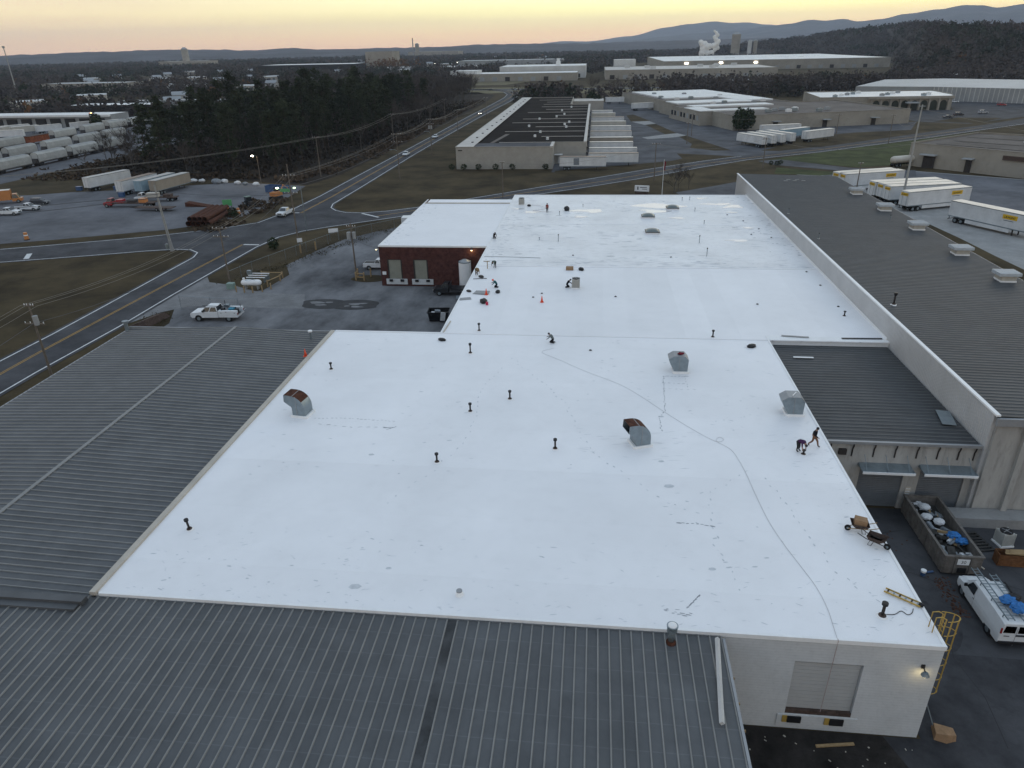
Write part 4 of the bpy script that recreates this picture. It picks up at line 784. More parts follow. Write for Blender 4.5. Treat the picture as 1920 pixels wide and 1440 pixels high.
# ------------------------------------------------------------------ caged ladder on the corner
lc = thing('caged_ladder', 'yellow caged access ladder climbing the side wall at the corner', 'ladder', (MX1 + .12, 31.5, 0))
for s in (-.22, .22): MB().tube([(.1, s, .15), (.1, s, 8.0), (-.15, s, 8.15), (-.45, s, 8.1), (-.45, s, 7.05)], .035, 6).build('rail', 'steel_yellow', lc)
for k in range(26): MB().cyl((.1, -.22, .4 + k * .29), (.1, .22, .4 + k * .29), .016, n=6).build('rung', 'steel_yellow', lc)
def hoop(z): return [(.1 + .78 * math.sin(R(a)), -.40 * math.cos(R(a)), z) for a in range(0, 181, 15)]
for z in (2.6, 3.7, 4.8, 5.9, 7.0, 8.0): MB().tube(hoop(z), .025, 5).build('hoop', 'steel_yellow', lc)
for a in (15, 52, 90, 128, 165): MB().box((.1 + .78 * math.sin(R(a)), -.40 * math.cos(R(a)), 5.3), (.05, .05, 5.4)).build('cage_bar', 'steel_yellow', lc)
for z in (1.2, 4, 6.6):
    for s in (-.22, .22): MB().cyl((-.1, s, z), (.1, s, z), .02, n=5).build('standoff', 'steel_yellow', lc)
tag(MB().add([(20.3, 30.2, .05), (20.9, 30.0, .05), (21.5, 30.2, .05), (21.6, 30.9, .05), (20.5, 31.1, .05), (20.35, 30.25, .5), (20.9, 30.1, .62), (21.45, 30.25, .45), (21.5, 30.8, .4), (20.5, 31.0, .5)], [(0, 4, 3, 2, 1), (5, 6, 7, 8, 9), (0, 1, 6, 5), (1, 2, 7, 6), (2, 3, 8, 7), (3, 4, 9, 8), (4, 0, 5, 9)]).build('cardboard_box', 'cardboard'), 'crushed brown cardboard box on the ground below the caged ladder', 'box')
tag(MB().box((14.6, 29.3, .1), (2.2, .16, .08), R(9)).build('timber_plank', 'wood'), 'tan timber plank lying on the dark ground below the dock door', 'plank')
tag(MB().tube([(20.2, 31.6, 1.3), (20.5, 30.9, .3), (20.55, 30.8, .1)], .03, 5).build('steel_bar', 'galv'), 'thin pale bar leaning at the foot of the caged ladder', 'bar')
ps_ = MB()
for k in range(70): q = random.Random(k); ps_.box((8.3 + q.random() * 11, 22 + q.random() * 7.8, .06), (.04 + .12 * q.random() ** 3, .04 + .05 * q.random(), .02), q.random() * 3)
tag(ps_.build('litter_scraps', 'edge_tan'), kind='stuff')
# ------------------------------------------------------------------ vehicles (front towards +x, wheels on z = 0)
for k_, c_ in (('car_black', (.016, .017, .02)), ('car_dark', (.03, .035, .045)), ('car_red', (.30, .02, .025)), ('car_silver', (.35, .37, .39)), ('car_blue', (.04, .09, .2)), ('truck_orange', (.50, .20, .06)), ('green_lit', (.10, .35, .14))): mat(k_, c_, .3, .06, 2, spec=.5, world=False, dirt=.06)
def wheel(o, x, y, r, wd=.24, rim='galv'):
    s = 1 if y > 0 else -1
    t_ = MB().cyl((x, y - wd / 2, r), (x, y + wd / 2, r), r, n=20).build('tyre', 'rubber', o); MB().cyl((x, y + s * (wd / 2 - .02), r), (x, y + s * (wd / 2 + .012), r), r * .58, n=14).build('rim', rim, t_)
def glass(o, q, inset=.1, off=.012, name='window'):
    a, b, c, d = [Vector(v) for v in q]; ce = (a + b + c + d) / 4; n = (b - a).cross(d - a).normalized()
    vs = [v + (ce - v) * inset + n * off for v in (a, b, c, d)]; MB().add(vs + [v - n * .02 for v in vs], [(0, 1, 2, 3), (0, 4, 5, 1), (1, 5, 6, 2), (2, 6, 7, 3), (3, 7, 4, 0)]).build(name, 'glass_dark', o)
def cab(o, x0, x1, X0, X1, w0, w1, z0, z1, m, splits=1, rear=True, name='cab', sidewin=True):
    """greenhouse: belt rectangle x0..x1 wide w0 at z0 up to roof X0..X1 wide w1 at z1 (x1 is the front)"""
    A = [(x0, -w0 / 2, z0), (x1, -w0 / 2, z0), (x1, w0 / 2, z0), (x0, w0 / 2, z0)]; B_ = [(X0, -w1 / 2, z1), (X1, -w1 / 2, z1), (X1, w1 / 2, z1), (X0, w1 / 2, z1)]
    b = MB().add(A + B_, [(3, 2, 1, 0), (4, 5, 6, 7), (0, 1, 5, 4), (1, 2, 6, 5), (2, 3, 7, 6), (3, 0, 4, 7)]).build(name, m, o); bevel(b, .05, 2)
    L = lambda p, q, t: tuple(Vector(p).lerp(Vector(q), t))
    glass(b, (A[1], A[2], B_[2], B_[1]), .1, .012, 'windscreen')
    if rear: glass(b, (A[3], A[0], B_[0], B_[3]), .16, .012, 'rear_window')
    if sidewin:
        for i in range(splits):
            t0, t1 = i / splits, (i + 1) / splits
            glass(b, (L(A[0], A[1], t0), L(A[0], A[1], t1), L(B_[0], B_[1], t1), L(B_[0], B_[1], t0)), .13, .012); glass(b, (L(A[2], A[3], 1 - t1) if 0 else L(A[3], A[2], t1), L(A[3], A[2], t0), L(B_[3], B_[2], t0), L(B_[3], B_[2], t1)), .13, .012)
    return b
def lights(o, xf, xr, w, zf, zr, lit=False):
    for s in (-1, 1):
        MB().box((xf, s * (w / 2 - .2), zf), (.05, .3, .16)).build('headlight', 'lamp_white' if lit else 'edge_white', o); MB().box((xr, s * (w / 2 - .1), zr), (.05, .16, .3)).build('tail_light', 'lens_red', o)
def arches(o, xs, w, r):
    for x in xs:
        for s in (-1, 1): MB().cyl((x, s * (w / 2 - .05), r), (x, s * (w / 2 + .006), r), r * 1.22, n=20).build('wheel_arch', 'black', o)
def pickup(label, loc, rz, m='paint_truck', group=None, lit=False, crew=True, name='pickup_truck', bed='open'):
    o = thing(name, label, 'pickup truck', loc, rz, group); W = 1.95
    pr = [(-2.9, .5), (2.75, .45), (2.95, .6), (2.95, .95), (2.8, 1.1), (1.2, 1.2), (1.1, 1.25), (-.75, 1.25), (-.8, 1.2), (-2.9, 1.2)]
    bevel(MB().extr(pr, -W / 2, W / 2).build('body', m, o, fix=True), .06, 2)
    cab(o, -.75, 1.35, -.55, .65, W - .1, W - .45, 1.22, 1.88, m, 2 if crew else 1)
    MB().bb(-2.82, -.85, -.8, .8, 1.19, 1.215).build('bed_floor', 'black', o)
    arches(o, (1.95, -1.85), W, .38)
    for x in (1.95, -1.85):
        for y in (-.86, .86): wheel(o, x, y, .38)
    lights(o, 2.93, -2.9, W, .9, .95, lit); MB().box((2.98, 0, .6), (.12, W - .1, .2)).build('bumper', 'galv', o); MB().box((-2.95, 0, .6), (.12, W - .1, .18)).build('bumper', 'galv', o); MB().box((2.955, 0, .88), (.03, 1.1, .25)).build('grille', 'black', o)
    return o
def sedan(label, loc, rz, m, group=None, lit=False, kind='car', name='parked_car'):
    o = thing(name, label, kind, loc, rz, group); W = 1.8
    suv = kind == 'suv'; zt, zb = (1.7, 1.05) if suv else (1.45, .92)
    pr = [(-2.3, .4), (2.15, .35), (2.35, .5), (2.35, .7), (2.2, .82), (1.1, zb), (-1.5 if not suv else -2.2, zb), (-2.25, zb - .05), (-2.35, .6)]
    bevel(MB().extr(pr, -W / 2, W / 2).build('body', m, o, fix=True), .08, 2); cab(o, -1.75 if not suv else -2.2, 1.2, -1.05 if not suv else -1.95, .35, W - .08, W - .45, zb, zt, m, 2)
    arches(o, (1.4, -1.4), W, .32)
    for x in (1.4, -1.4):
        for y in (-.8, .8): wheel(o, x, y, .32, .2)
    lights(o, 2.33, -2.34, W, .65, .75, lit); return o
# utility service truck in the yard
ut = thing('utility_truck', 'white utility truck with service body and blue cooler parked in the yard', 'truck', (-55.4, 95.2, .02), R(182)); ut.scale = (1.1,) * 3
W = 2.05; pr = [(-.6, .55), (3.1, .5), (3.3, .65), (3.3, 1.05), (3.15, 1.2), (1.75, 1.32), (1.6, 1.36), (-.55, 1.36)]
bevel(MB().extr(pr, -W / 2, W / 2).build('body', 'paint_truck', ut, fix=True), .06, 2); cab(ut, -.55, 1.85, -.35, 1.05, W - .08, W - .4, 1.33, 2.02, 'paint_truck', 2)
sb = MB(); 
for s in (-1, 1): sb.bb(-3.3, -.68, s * .92 - .2, s * .92 + .2, .62, 1.55)
sb.bb(-3.3, -.68, -.72, .72, .62, .85); sb.bb(-.8, -.68, -.72, .72, .85, 1.55); bevel(sb.build('service_body', 'paint_truck', ut), .03)
for s in (-1, 1):
    for x, x2, z0, z1 in ((-1.45, -.78, .75, 1.48), (-2.1, -1.5, 1.0, 1.48), (-3.2, -2.75, .75, 1.48)): d = MB().bb(x, x2, s * 1.125 - .008, s * 1.125 + .008, z0, z1).build('locker_door', 'paint_truck', ut); MB().box(((x + x2) / 2, s * 1.14, (z0 + z1) / 2 + .15), (.16, .02, .05)).build('latch', 'black', d)
MB().bb(-3.22, -.82, -.68, .68, .851, .87).build('bed_floor', 'black', ut); MB().add([(-3.3, -1.0, 1.0), (-3.3, 1.0, 1.0), (-3.85, 1.0, 1.35), (-3.85, -1.0, 1.35)], [(0, 1, 2, 3), (3, 2, 1, 0)]).build('tailgate', 'paint_truck', ut)
MB().bb(-1.5, -.85, -1.05, -.55, 1.56, 1.85).build('tool_chest', 'galv', ut); MB().bb(-1.35, -.9, .1, .65, .9, 1.75).build('crate', 'black', ut)
bevel(MB().bb(-2.5, -1.8, -.5, .35, .88, 1.62).build('cooler', mat('cooler_blue', (.02, .2, .30), .5, .1, 2, world=False), ut), .05, 2); MB().bb(-3.0, -2.6, -.3, .5, .88, 1.5).build('crate', 'black', ut)
for s in (-1, 1):
    for x, z, h in ((-1.0, 2.02, .9), (-3.1, 1.75, .4)): MB().box((x, s * .7, z), (.06, .06, h)).build('rack_post', 'black', ut)
MB().tube([(-3.2, .72, 1.98), (1.5, .72, 2.16)], .04, 5).build('rack_rail', 'black', ut)
arches(ut, (2.2, -2.0), W, .42)
for x in (2.2, -2.0):
    for y in (-.92, .92): wheel(ut, x, y, .42, .26)
lights(ut, 3.28, -3.31, W, 1.0, 1.1); MB().box((3.34, 0, .62), (.14, W, .24)).build('bumper', 'galv', ut)
for s in (-1, 1): MB().box((1.35, s * 1.15, 1.5), (.12, .2, .26)).build('mirror', 'black', ut)
# work van beside the dumpster
van = thing('work_van', 'white work van with ladders and blue tarps on the roof rack', 'van', (28.15, 40.75, .03), R(90))
W = 2.02
secs = []
for x, zb, zt, wb, wt, zs in ((-2.95, .45, 2.0, 1.9, 1.62, 1.15), (-2.85, .38, 2.08, 2.0, 1.66, 1.15), (-1.5, .36, 2.12, 2.02, 1.66, 1.15), (.6, .36, 2.12, 2.02, 1.66, 1.15), (1.15, .36, 2.06, 2.02, 1.6, 1.15), (1.95, .36, 1.34, 2.02, 1.66, 1.12), (2.6, .38, 1.18, 1.98, 1.6, 1.0), (2.88, .42, 1.02, 1.86, 1.5, .85), (2.96, .5, .85, 1.74, 1.5, .7)):
    secs.append([(x, -wb / 2, zb), (x, wb / 2, zb), (x, wb / 2 + .02, zs * .75), (x, wb / 2, zs), (x, wt / 2 + .05, zt - .12), (x, wt / 2 - .1, zt), (x, -wt / 2 + .1, zt), (x, -wt / 2 - .05, zt - .12), (x, -wb / 2, zs), (x, -wb / 2 - .02, zs * .75)])
vb = MB().loft(secs).build('body', 'paint_truck', van, fix=True); bevel(vb, .04, 2)
MB().add([(1.22, -.74, 2.0), (1.22, .74, 2.0), (1.97, .82, 1.36), (1.97, -.82, 1.36)], [(0, 3, 2, 1), (0, 1, 2, 3)]).build('windscreen', 'glass_dark', van)
for s in (-1, 1):
    y0, y1 = s * 1.012, s * .915
    MB().add([(.55, y0, 1.2), (1.62, y0, 1.2), (1.2, y1, 1.85), (.55, y1, 1.88)], [(0, 1, 2, 3), (3, 2, 1, 0)]).build('window', 'glass_dark', van)
    MB().add([(-2.962, s * .08, 1.25), (-2.962, s * .82, 1.25), (-2.962, s * .74, 1.82), (-2.962, s * .08, 1.82)], [(0, 1, 2, 3), (3, 2, 1, 0)]).build('rear_window', 'glass_dark', van)
    MB().box((-2.94, s * .93, 1.4), (.06, .1, .42)).build('tail_light', 'lens_red', van); MB().box((2.9, s * .72, .82), (.08, .32, .18)).build('headlight', 'edge_white', van); MB().box((1.55, s * 1.12, 1.32), (.1, .18, .24)).build('mirror', 'black', van)
    MB().box((.5, s * 1.025, 1.0), (.18, .02, .04)).build('door_handle', 'black', van); MB().box((.45, s * 1.021, .9), (.015, .012, 1.1)).build('door_seam', 'trim_grey', van)
MB().box((-2.97, 0, .95), (.012, .02, 1.5)).build('door_seam', 'trim_grey', van); MB().box((-2.985, -.28, 1.08), (.02, .55, .14), 0).build('lettering_band', 'car_dark', van); MB().box((-2.98, .55, 1.0), (.015, .34, .05)).build('lettering_band', 'car_dark', van)
MB().box((-3.0, 0, .48), (.14, 1.9, .16)).build('bumper', 'black', van); MB().box((2.97, 0, .5), (.12, 1.75, .2)).build('bumper', 'black', van)
arches(van, (1.95, -1.7), 2.02, .37)
for x in (1.95, -1.7):
    for y in (-.9, .9): wheel(van, x, y, .37, .22)
for x in (-2.4, -.9, .6): MB().box((x, 0, 2.26), (.05, 1.6, .05)).box((x, .78, 2.17), (.05, .05, .18)).box((x, -.78, 2.17), (.05, .05, .18)).build('rack_bar', 'galv', van)
def rack_ladder(label, x0, x1, y, z, rz=0):
    o = thing('aluminium_ladder', label, 'ladder', (28.15 - y, 40.75, 2.32 + z), R(90) + rz, 'ladders on the van roof')
    for s in (-.2, .2): MB().box(((x0 + x1) / 2, s, 0), (x1 - x0, .04, .08)).build('rail', 'galv', o)
    for k in range(int((x1 - x0) / .3)): MB().box((x0 + .15 + k * .3, 0, 0), (.04, .38, .03)).build('rung', 'galv', o)
rack_ladder('aluminium ladder on the driver side of the van roof', -2.9, 2.2, .52, 0); rack_ladder('aluminium ladder on the kerb side of the van roof', -2.9, 1.6, -.42, 0)
for i, (x, y, s, lb) in enumerate(((28.2, 39.6, .5, 'crumpled blue tarp on the van roof nearest the windscreen'), (28.5, 38.9, .55, 'crumpled blue tarp on the van roof nearest the rear doors'))):
    o = tag(MB().blob((0, 0, .12), s, 3, .22, sc_=(1.1, .8, .4), seed=30 + i).build('blue_tarp', 'blue_tarp'), lb, 'tarp'); o.location = (x, y, 2.38); o.rotation_euler = (0, 0, .6 * i + .3)
sack('rolled_cable', (28.7, 39.9, 2.4), .38, 'black', 'black bundle lying on the van roof between the ladders', 'bundle', 41, .4); tag(MB().tube([(28.9, 41.4, 2.44), (28.75, 39, 2.44), (28.9, 37.9, 2.42)], .07, 5).build('black_pipe', 'black'), 'black pipe strapped on the van roof', 'pipe')
# roll-off dumpster heaped with scrap
dp_ = thing('roll_off_dumpster', 'long rusty grey roll-off dumpster heaped with scrap', 'dumpster', (28.0, 48.8, .03)); mat('dumpster_steel', (.15, .135, .12), .75, .3, 2, .2, 9, world=False, dirt=.35)
LX, LY, LZ = 1.3, 3.9, 1.65
db = MB()
for s in (-1, 1): db.bb(s * LX - .05, s * LX + .05, -LY, LY, .2, LZ)
for s in (-1, 1): db.bb(-LX + .05, LX - .05, s * LY - .05, s * LY + .05, .2, LZ)
db.bb(-LX + .05, LX - .05, -LY + .05, LY - .05, .2, .3); db.build('box', 'dumpster_steel', dp_)
rm = MB()
for s in (-1, 1): rm.bb(s * LX - .1, s * LX + .1, -LY - .1, LY + .1, LZ, LZ + .12); rm.bb(-LX + .1, LX - .1, s * LY - .1, s * LY + .1, LZ, LZ + .12)
rm.build('top_rail', 'dumpster_steel', dp_)
for s in (-1, 1):
    for k in range(9): MB().bb(s * LX - .09 if s < 0 else LX + .05, -LX - .05 if s < 0 else LX + .09, -LY + .3 + k * .9, -LY + .42 + k * .9, .2, LZ).build('side_rib', 'dumpster_steel', dp_)
    MB().bb(s * .55 - .06, s * .55 + .06, -LY - .12, -LY - .051, .2, LZ).build('end_rib', 'dumpster_steel', dp_)
MB().bb(-.42, .42, -LY - .08, -LY - .052, 1.0, 1.5).build('number_plate', 'edge_white', dp_)
fc = bpy.data.curves.new('number', 'FONT'); fc.body = '30'; fc.size = .38; fc.align_x = 'CENTER'; to = bpy.data.objects.new('tmp', fc); COL.objects.link(to)
nm_ = bpy.data.meshes.new_from_object(to.evaluated_get(bpy.context.evaluated_depsgraph_get())); bpy.data.objects.remove(to); nm_.materials.append(MATS['black']); no = link('number_text', nm_, dp_); no.location = (0, -LY - .085, 1.12); no.rotation_euler = (R(90), 0, 0)
MB().bb(-.3, .3, -LY - .14, -LY - .052, .3, .7).build('hook_plate', 'black', dp_)
for y in (-3, 3):
    for s in (-.8, .8): MB().cyl((s - .06, y, .12), (s + .06, y, .12), .12, n=12).build('roller', 'iron', dp_)
rr = random.Random(77)
mat('scrap_blue', (.03, .13, .36), .6, .3, 3, world=False); mat('scrap_grey', (.20, .22, .24), .7, .3, 3, world=False); mat('scrap_white', (.55, .56, .57), .6, .15, 3, world=False); mat('scrap_dark', (.05, .048, .045), .9, .3, 3, world=False)
for i in range(44):
    m = ['scrap_grey', 'scrap_white', 'scrap_dark', 'wood', 'scrap_grey', 'scrap_dark'][i % 6]; x, y = rr.uniform(-1, 1), rr.uniform(-3.6, 3.6); L_ = rr.uniform(.3, 1.3)
    o = tag(MB().box((0, 0, 0), (L_, rr.uniform(.1, .6), rr.uniform(.04, .22))).build('scrap_piece', m), {'scrap_grey': 'grey scrap offcut in the dumpster heap', 'scrap_white': 'white scrap offcut in the dumpster heap', 'scrap_dark': 'dark scrap offcut in the dumpster heap', 'wood': 'splintered wood offcut in the dumpster heap'}[m], 'scrap', 'scrap offcuts in the dumpster'); o.location = (28 + x, 48.8 + y, .95 + rr.uniform(0, .4)); o.rotation_euler = (rr.uniform(-.4, .4), rr.uniform(-.4, .4), rr.uniform(0, 3))
b = MB(); n = 14
hts = [[.85 + .22 * noise.noise((i * .7, j * .5, 2)) for i in range(5)] for j in range(n)]
b.add([(28 - 1.2 + 2.4 * i / 4, 45 + 7.6 * j / (n - 1), hts[j][i]) for j in range(n) for i in range(5)], [(j * 5 + i, j * 5 + i + 1, (j + 1) * 5 + i + 1, (j + 1) * 5 + i) for j in range(n - 1) for i in range(4)]); tag(b.build('debris_fill', 'scrap_dark'), kind='stuff')
for i, (x, y, s) in enumerate(((28.6, 47.9, .5), (28.9, 47.2, .45))): o = tag(MB().blob((0, 0, 0), s, 3, .2, sc_=(1, .8, .5), seed=60 + i).build('blue_tarp', 'blue_tarp'), 'bunched blue tarp in the dumpster', 'tarp', 'blue tarps in the dumpster'); o.location = (x, y, 1.42)
for i, (x, y) in enumerate(((27.9, 51.6), (27.5, 50.2), (28.2, 49.6))): o = tag(MB().blob((0, 0, 0), .42, 3, .1, sc_=(1, .9, .6), seed=70 + i).build('plastic_sack', 'scrap_white'), 'white plastic sack in the dumpster', 'sack', 'white sacks in the dumpster'); o.location = (x, y, 1.45)
# things on the right-hand ground
condenser((33.0, 49.0, .03), 'old condensing unit on the ground by the stained wall', .2, 1.1)
cr_ = thing('timber_crate', 'brown timber crate with planks stacked across it', 'crate', (32.3, 46.6, .03), R(-3))
for k in range(5): MB().bb(-1.0, 1.0, -.42, -.39, .02 + k * .2, .2 + k * .2).build('board', mat('wood_brown', (.16, .075, .035), .8, .3, 3, .2, 10, world=False), cr_); MB().bb(-1.0, 1.0, .39, .42, .02 + k * .2, .2 + k * .2).build('board', 'wood_brown', cr_)
for s in (-1, 1): MB().bb(s * 1.0 - .02, s * 1.0 + .02, -.39, .39, .02, 1.0).build('end_board', 'wood_brown', cr_)
for k in range(6):
    o = tag(MB().box((0, 0, 0), (3.4, .2, .05)).build('timber_plank', 'wood'), 'long tan plank stacked across the timber crate', 'plank', 'planks on the crate'); o.location = (33.4 + .1 * k, 46.3 + .22 * (k % 3), 1.1 + .055 * (k // 3)); o.rotation_euler = (0, 0, R(-4 + 2 * (k % 3)))
pl = thing('wooden_pallet', 'dark flat pallet lying by the stained block wall', 'pallet', (30.6, 48.9, .03), R(12))
for k in range(7): MB().bb(-1.2, 1.2, -1.2 + k * .36, -1.0 + k * .36, .12, .15).build('slat', 'scrap_dark', pl)
for x in (-1.1, 0, 1.1): MB().bb(x - .05, x + .05, -1.2, 1.2, 0, .12).build('stringer', 'scrap_dark', pl)
tag(MB().box((29.9, 46.2, .07), (.12, 1.1, .06), R(25)).build('timber_plank', 'edge_tan'), 'short pale board on the ground between dumpster and crate', 'plank')
bk = thing('paint_bucket', 'white topped blue bucket standing on the asphalt by dumpster', 'bucket', (25.35, 44.7, .02)); MB().cyl((0, 0, 0), (0, 0, .3), .17, .19, 14).build('pail', 'car_blue', bk); MB().cyl((0, 0, .3), (0, 0, .46), .19, .2, 14).build('lid', 'edge_white', bk)
tag(MB().cyl((25.7, 44.9, .12), (26.2, 45.05, .12), .08, n=10).build('caulk_tube', 'car_blue'), 'blue tube lying beside the paint bucket', 'tube')
lf = MB(); rr = random.Random(9)
for k in range(260): x = 22.6 + rr.gauss(0, .9) if k % 2 else 26.3 + rr.gauss(0, .35); y = 49 + rr.gauss(0, 1.6) if k % 2 else 43.4 + rr.uniform(-3, 1.2); lf.box((x, y, .03), (.12, .1, .02), rr.random() * 3)
tag(lf.build('dead_leaves', mat('leaf_litter', (.09, .045, .03), .9, .4, 5)), kind='stuff')
# ------------------------------------------------------------------ yard things on the left
pickup('white crew cab pickup half hidden behind the brick wing', (-38.0, 122.4, .02), R(0))
pickup('white pickup standing on the near lane at the junction', (-74.0, 166.5, .06), R(-95), lit=False)
fb_ = thing('flatbed_truck', 'black flatbed truck parked against the brick wall', 'truck', (-21.9, 108.6, .02), R(180)); W = 2.2
MB().bb(-3.2, .6, -W / 2, W / 2, .95, 1.15).build('bed', 'black', fb_); MB().bb(.5, .6, -W / 2, W / 2, 1.15, 1.9).build('headboard', 'car_black', fb_); bevel(MB().extr([(.65, .5), (3, .45), (3.2, .7), (3.15, 1.1), (2.0, 1.3), (.65, 1.35)], -1, 1).build('body', 'car_black', fb_, fix=True), .06, 2); cab(fb_, .65, 2.1, .75, 1.5, 1.9, 1.6, 1.3, 2.0, 'car_black', 1)
for x in (2.2, -1.8):
    for y in (-.92, .92): wheel(fb_, x, y, .42, .26)
lights(fb_, 3.18, -3.22, 2, .95, 1.0)
d2 = thing('skip_dumpster', 'black open skip with rubbish beside the yard wall', 'dumpster', (-21.9, 96.6, .02), R(4))
A = [(-1.3, -.8, .1), (1.3, -.8, .1), (1.3, .8, .1), (-1.3, .8, .1)]; B_ = [(-1.5, -1.0, 1.5), (1.5, -1.0, 1.5), (1.5, 1.0, 1.5), (-1.5, 1.0, 1.5)]
MB().add(A + B_, [(3, 2, 1, 0), (0, 1, 5, 4), (1, 2, 6, 5), (2, 3, 7, 6), (3, 0, 4, 7), (4, 5, 1, 0), (5, 6, 2, 1), (6, 7, 3, 2), (7, 4, 0, 3)]).build('box', 'car_black', d2); MB().bb(-1.6, 1.6, -1.1, -1.0, 1.42, 1.55).bb(-1.6, 1.6, 1.0, 1.1, 1.42, 1.55).bb(-1.6, -1.5, -1, 1, 1.42, 1.55).bb(1.5, 1.6, -1, 1, 1.42, 1.55).build('rim', 'black', d2)
MB().bb(-1.3, 1.3, -.85, .85, .9, 1.0).build('liner', 'scrap_dark', d2)
for i, (x, y, z, s, m) in enumerate(((-22.1, 96.7, 1.25, (.8, .6, .5), 'scrap_grey'), (-21.1, 95.55, .95, (.7, .12, 1.3), 'scrap_white'), (-22.6, 96.0, 1.2, (.5, .7, .4), 'scrap_white'))): o = tag(MB().box((0, 0, 0), s).build('waste_board', m), ('grey carton in the black skip', 'white board leaning on the black skip', 'white carton in the black skip')[i], 'waste'); o.location = (x, y, z); o.rotation_euler = (.1, .15, .3)
ct = thing('storage_silo', 'tall white cylindrical tank against the brick wall', 'tank', (-20.3, 110.9, .02)); MB().cyl((0, 0, 0), (0, 0, 4.8), 1.0, n=28).build('shell', 'edge_white', ct, smooth=False); MB().cyl((0, 0, 4.8), (0, 0, 5.15), .98, .35, 28).build('top_cone', 'trim_grey', ct); MB().cyl((0, 0, 4.72), (0, 0, 4.84), 1.03, n=28).build('rim_band', 'galv', ct)
tag(MB().cyl((-18.8, 108.7, .02), (-18.8, 108.7, 1.2), .1, n=10).build('bollard', 'steel_yellow'), 'yellow bollard beside the tall white tank', 'bollard')
tag(MB().box((-19.6, 105.2, .7), (2.6, 1.6, .06), R(8)).box((-19.6, 105.2, .35), (2.3, 1.3, .66), R(8)).build('work_table', 'galv', fix=True), 'pale metal topped bench in the yard by the factory wall', 'bench')
# propane tank with timber guard rails
pt = thing('propane_tank', 'white propane tank with rounded ends by the yard gate', 'tank', (-56.6, 109.6, .03), R(3)); secs = []
for x, r in ((-1.75, .05), (-1.68, .25), (-1.5, .44), (-1.25, .5), (1.25, .5), (1.5, .44), (1.68, .25), (1.75, .05)): secs.append([(x, r * math.cos(R(a)), 1.15 + r * math.sin(R(a))) for a in range(0, 360, 20)])
MB().loft(secs).build('shell', 'edge_white', pt, smooth=True, fix=True); MB().bb(-1.1, -.95, -.35, .35, 0, .8).bb(.95, 1.1, -.35, .35, 0, .8).build('saddle', 'concrete', pt); MB().cyl((-1.2, 0, 1.6), (-1.2, 0, 1.95), .2, n=12).build('valve_dome', 'edge_white', pt); MB().tube([(-.9, -.25, 1.6), (-.2, -.3, 1.5), (.3, -.1, 1.66), (.8, -.2, 1.6)], .05, 5).build('pipework', 'galv', pt)
for i, (x, y) in enumerate(((-58.6, 107.9), (-57.1, 107.7), (-55.6, 107.6), (-54.2, 108.2), (-53.3, 109.6))): tag(MB().cyl((x, y, 0), (x, y, 1.1), .11, n=10).build('guard_post', 'wood'), 'short timber guard post in front of the propane tank', 'post', 'timber guard posts')
gr = thing('guard_rail', 'timber guard rail around the pipework behind propane tank', 'rail', (-55.5, 114, .03))
P4 = [(-2.3, 2.2), (1.6, 2.0), (1.9, .2), (1.0, -3.0)]
for i in range(4): MB().cyl((*P4[i], 0), (*P4[i], 1.15), .12, n=8).build('post', 'wood', gr)
for i in range(3): MB().tube([(*P4[i], .95), (*P4[i + 1], .95)], .1, 4).build('rail', 'wood', gr)
mn = thing('gas_manifold', 'white pipe manifold on a stand behind the propane tank', 'pipework', (-58, 114, .03))
for k in range(3): MB().tube([(-1.2, -.8 + k * .9, .9 + .1 * k), (2.2, -.8 + k * .9, .9 + .1 * k)], .09, 6).build('pipe', 'edge_white', mn)
for x in (-1, 2): MB().bb(x - .06, x + .06, -1, 1.2, 0, .85).build('stand', 'galv', mn)
MB().bb(-1.6, -.9, .4, 1.0, .9, 1.7).build('regulator_box', 'galv', mn)
gt = thing('green_transformer', 'pale green box transformer by the yard gate', 'transformer', (-57.0, 108.2, .03)); gt.location = (-60.2, 109.4, .03); bevel(MB().bb(-.6, .6, -.5, .5, .1, 1.1).build('cabinet', mat('pale_green', (.20, .28, .25), .5, .1, 2, world=False), gt), .04); MB().bb(-.7, .7, -.6, .6, 0, .1).build('pad', 'concrete', gt)
gr2 = thing('guard_rail', 'timber guard rail around the transformer pole by the brick wing', 'rail', (-39.4, 116.4, .03))
for x, y in ((-.9, -1.2), (-1.2, .9), (1.1, 1.0), (.6, -1.3)): MB().cyl((x, y, 0), (x, y, 1.5), .13, n=8).build('post', 'wood', gr2)
for z in (.6, 1.2): MB().tube([(-1.2, .9, z), (-.9, -1.2, z), (.6, -1.3, z)], .1, 4).build('rail', 'wood', gr2)
pave('grass_island', lobed(-38.6, 116.6, 3.2, 2.2, 4), 'grass', .046)
for i, (x, y) in enumerate(((-57.0, 132.6), (-54.9, 135.2))): tag(MB().cyl((x, y, 0), (x, y, 1.6), .16, n=10).build('guard_post', 'wood'), 'tall timber bollard on the verge beside the yard', 'post', 'timber bollards by the yard verge')
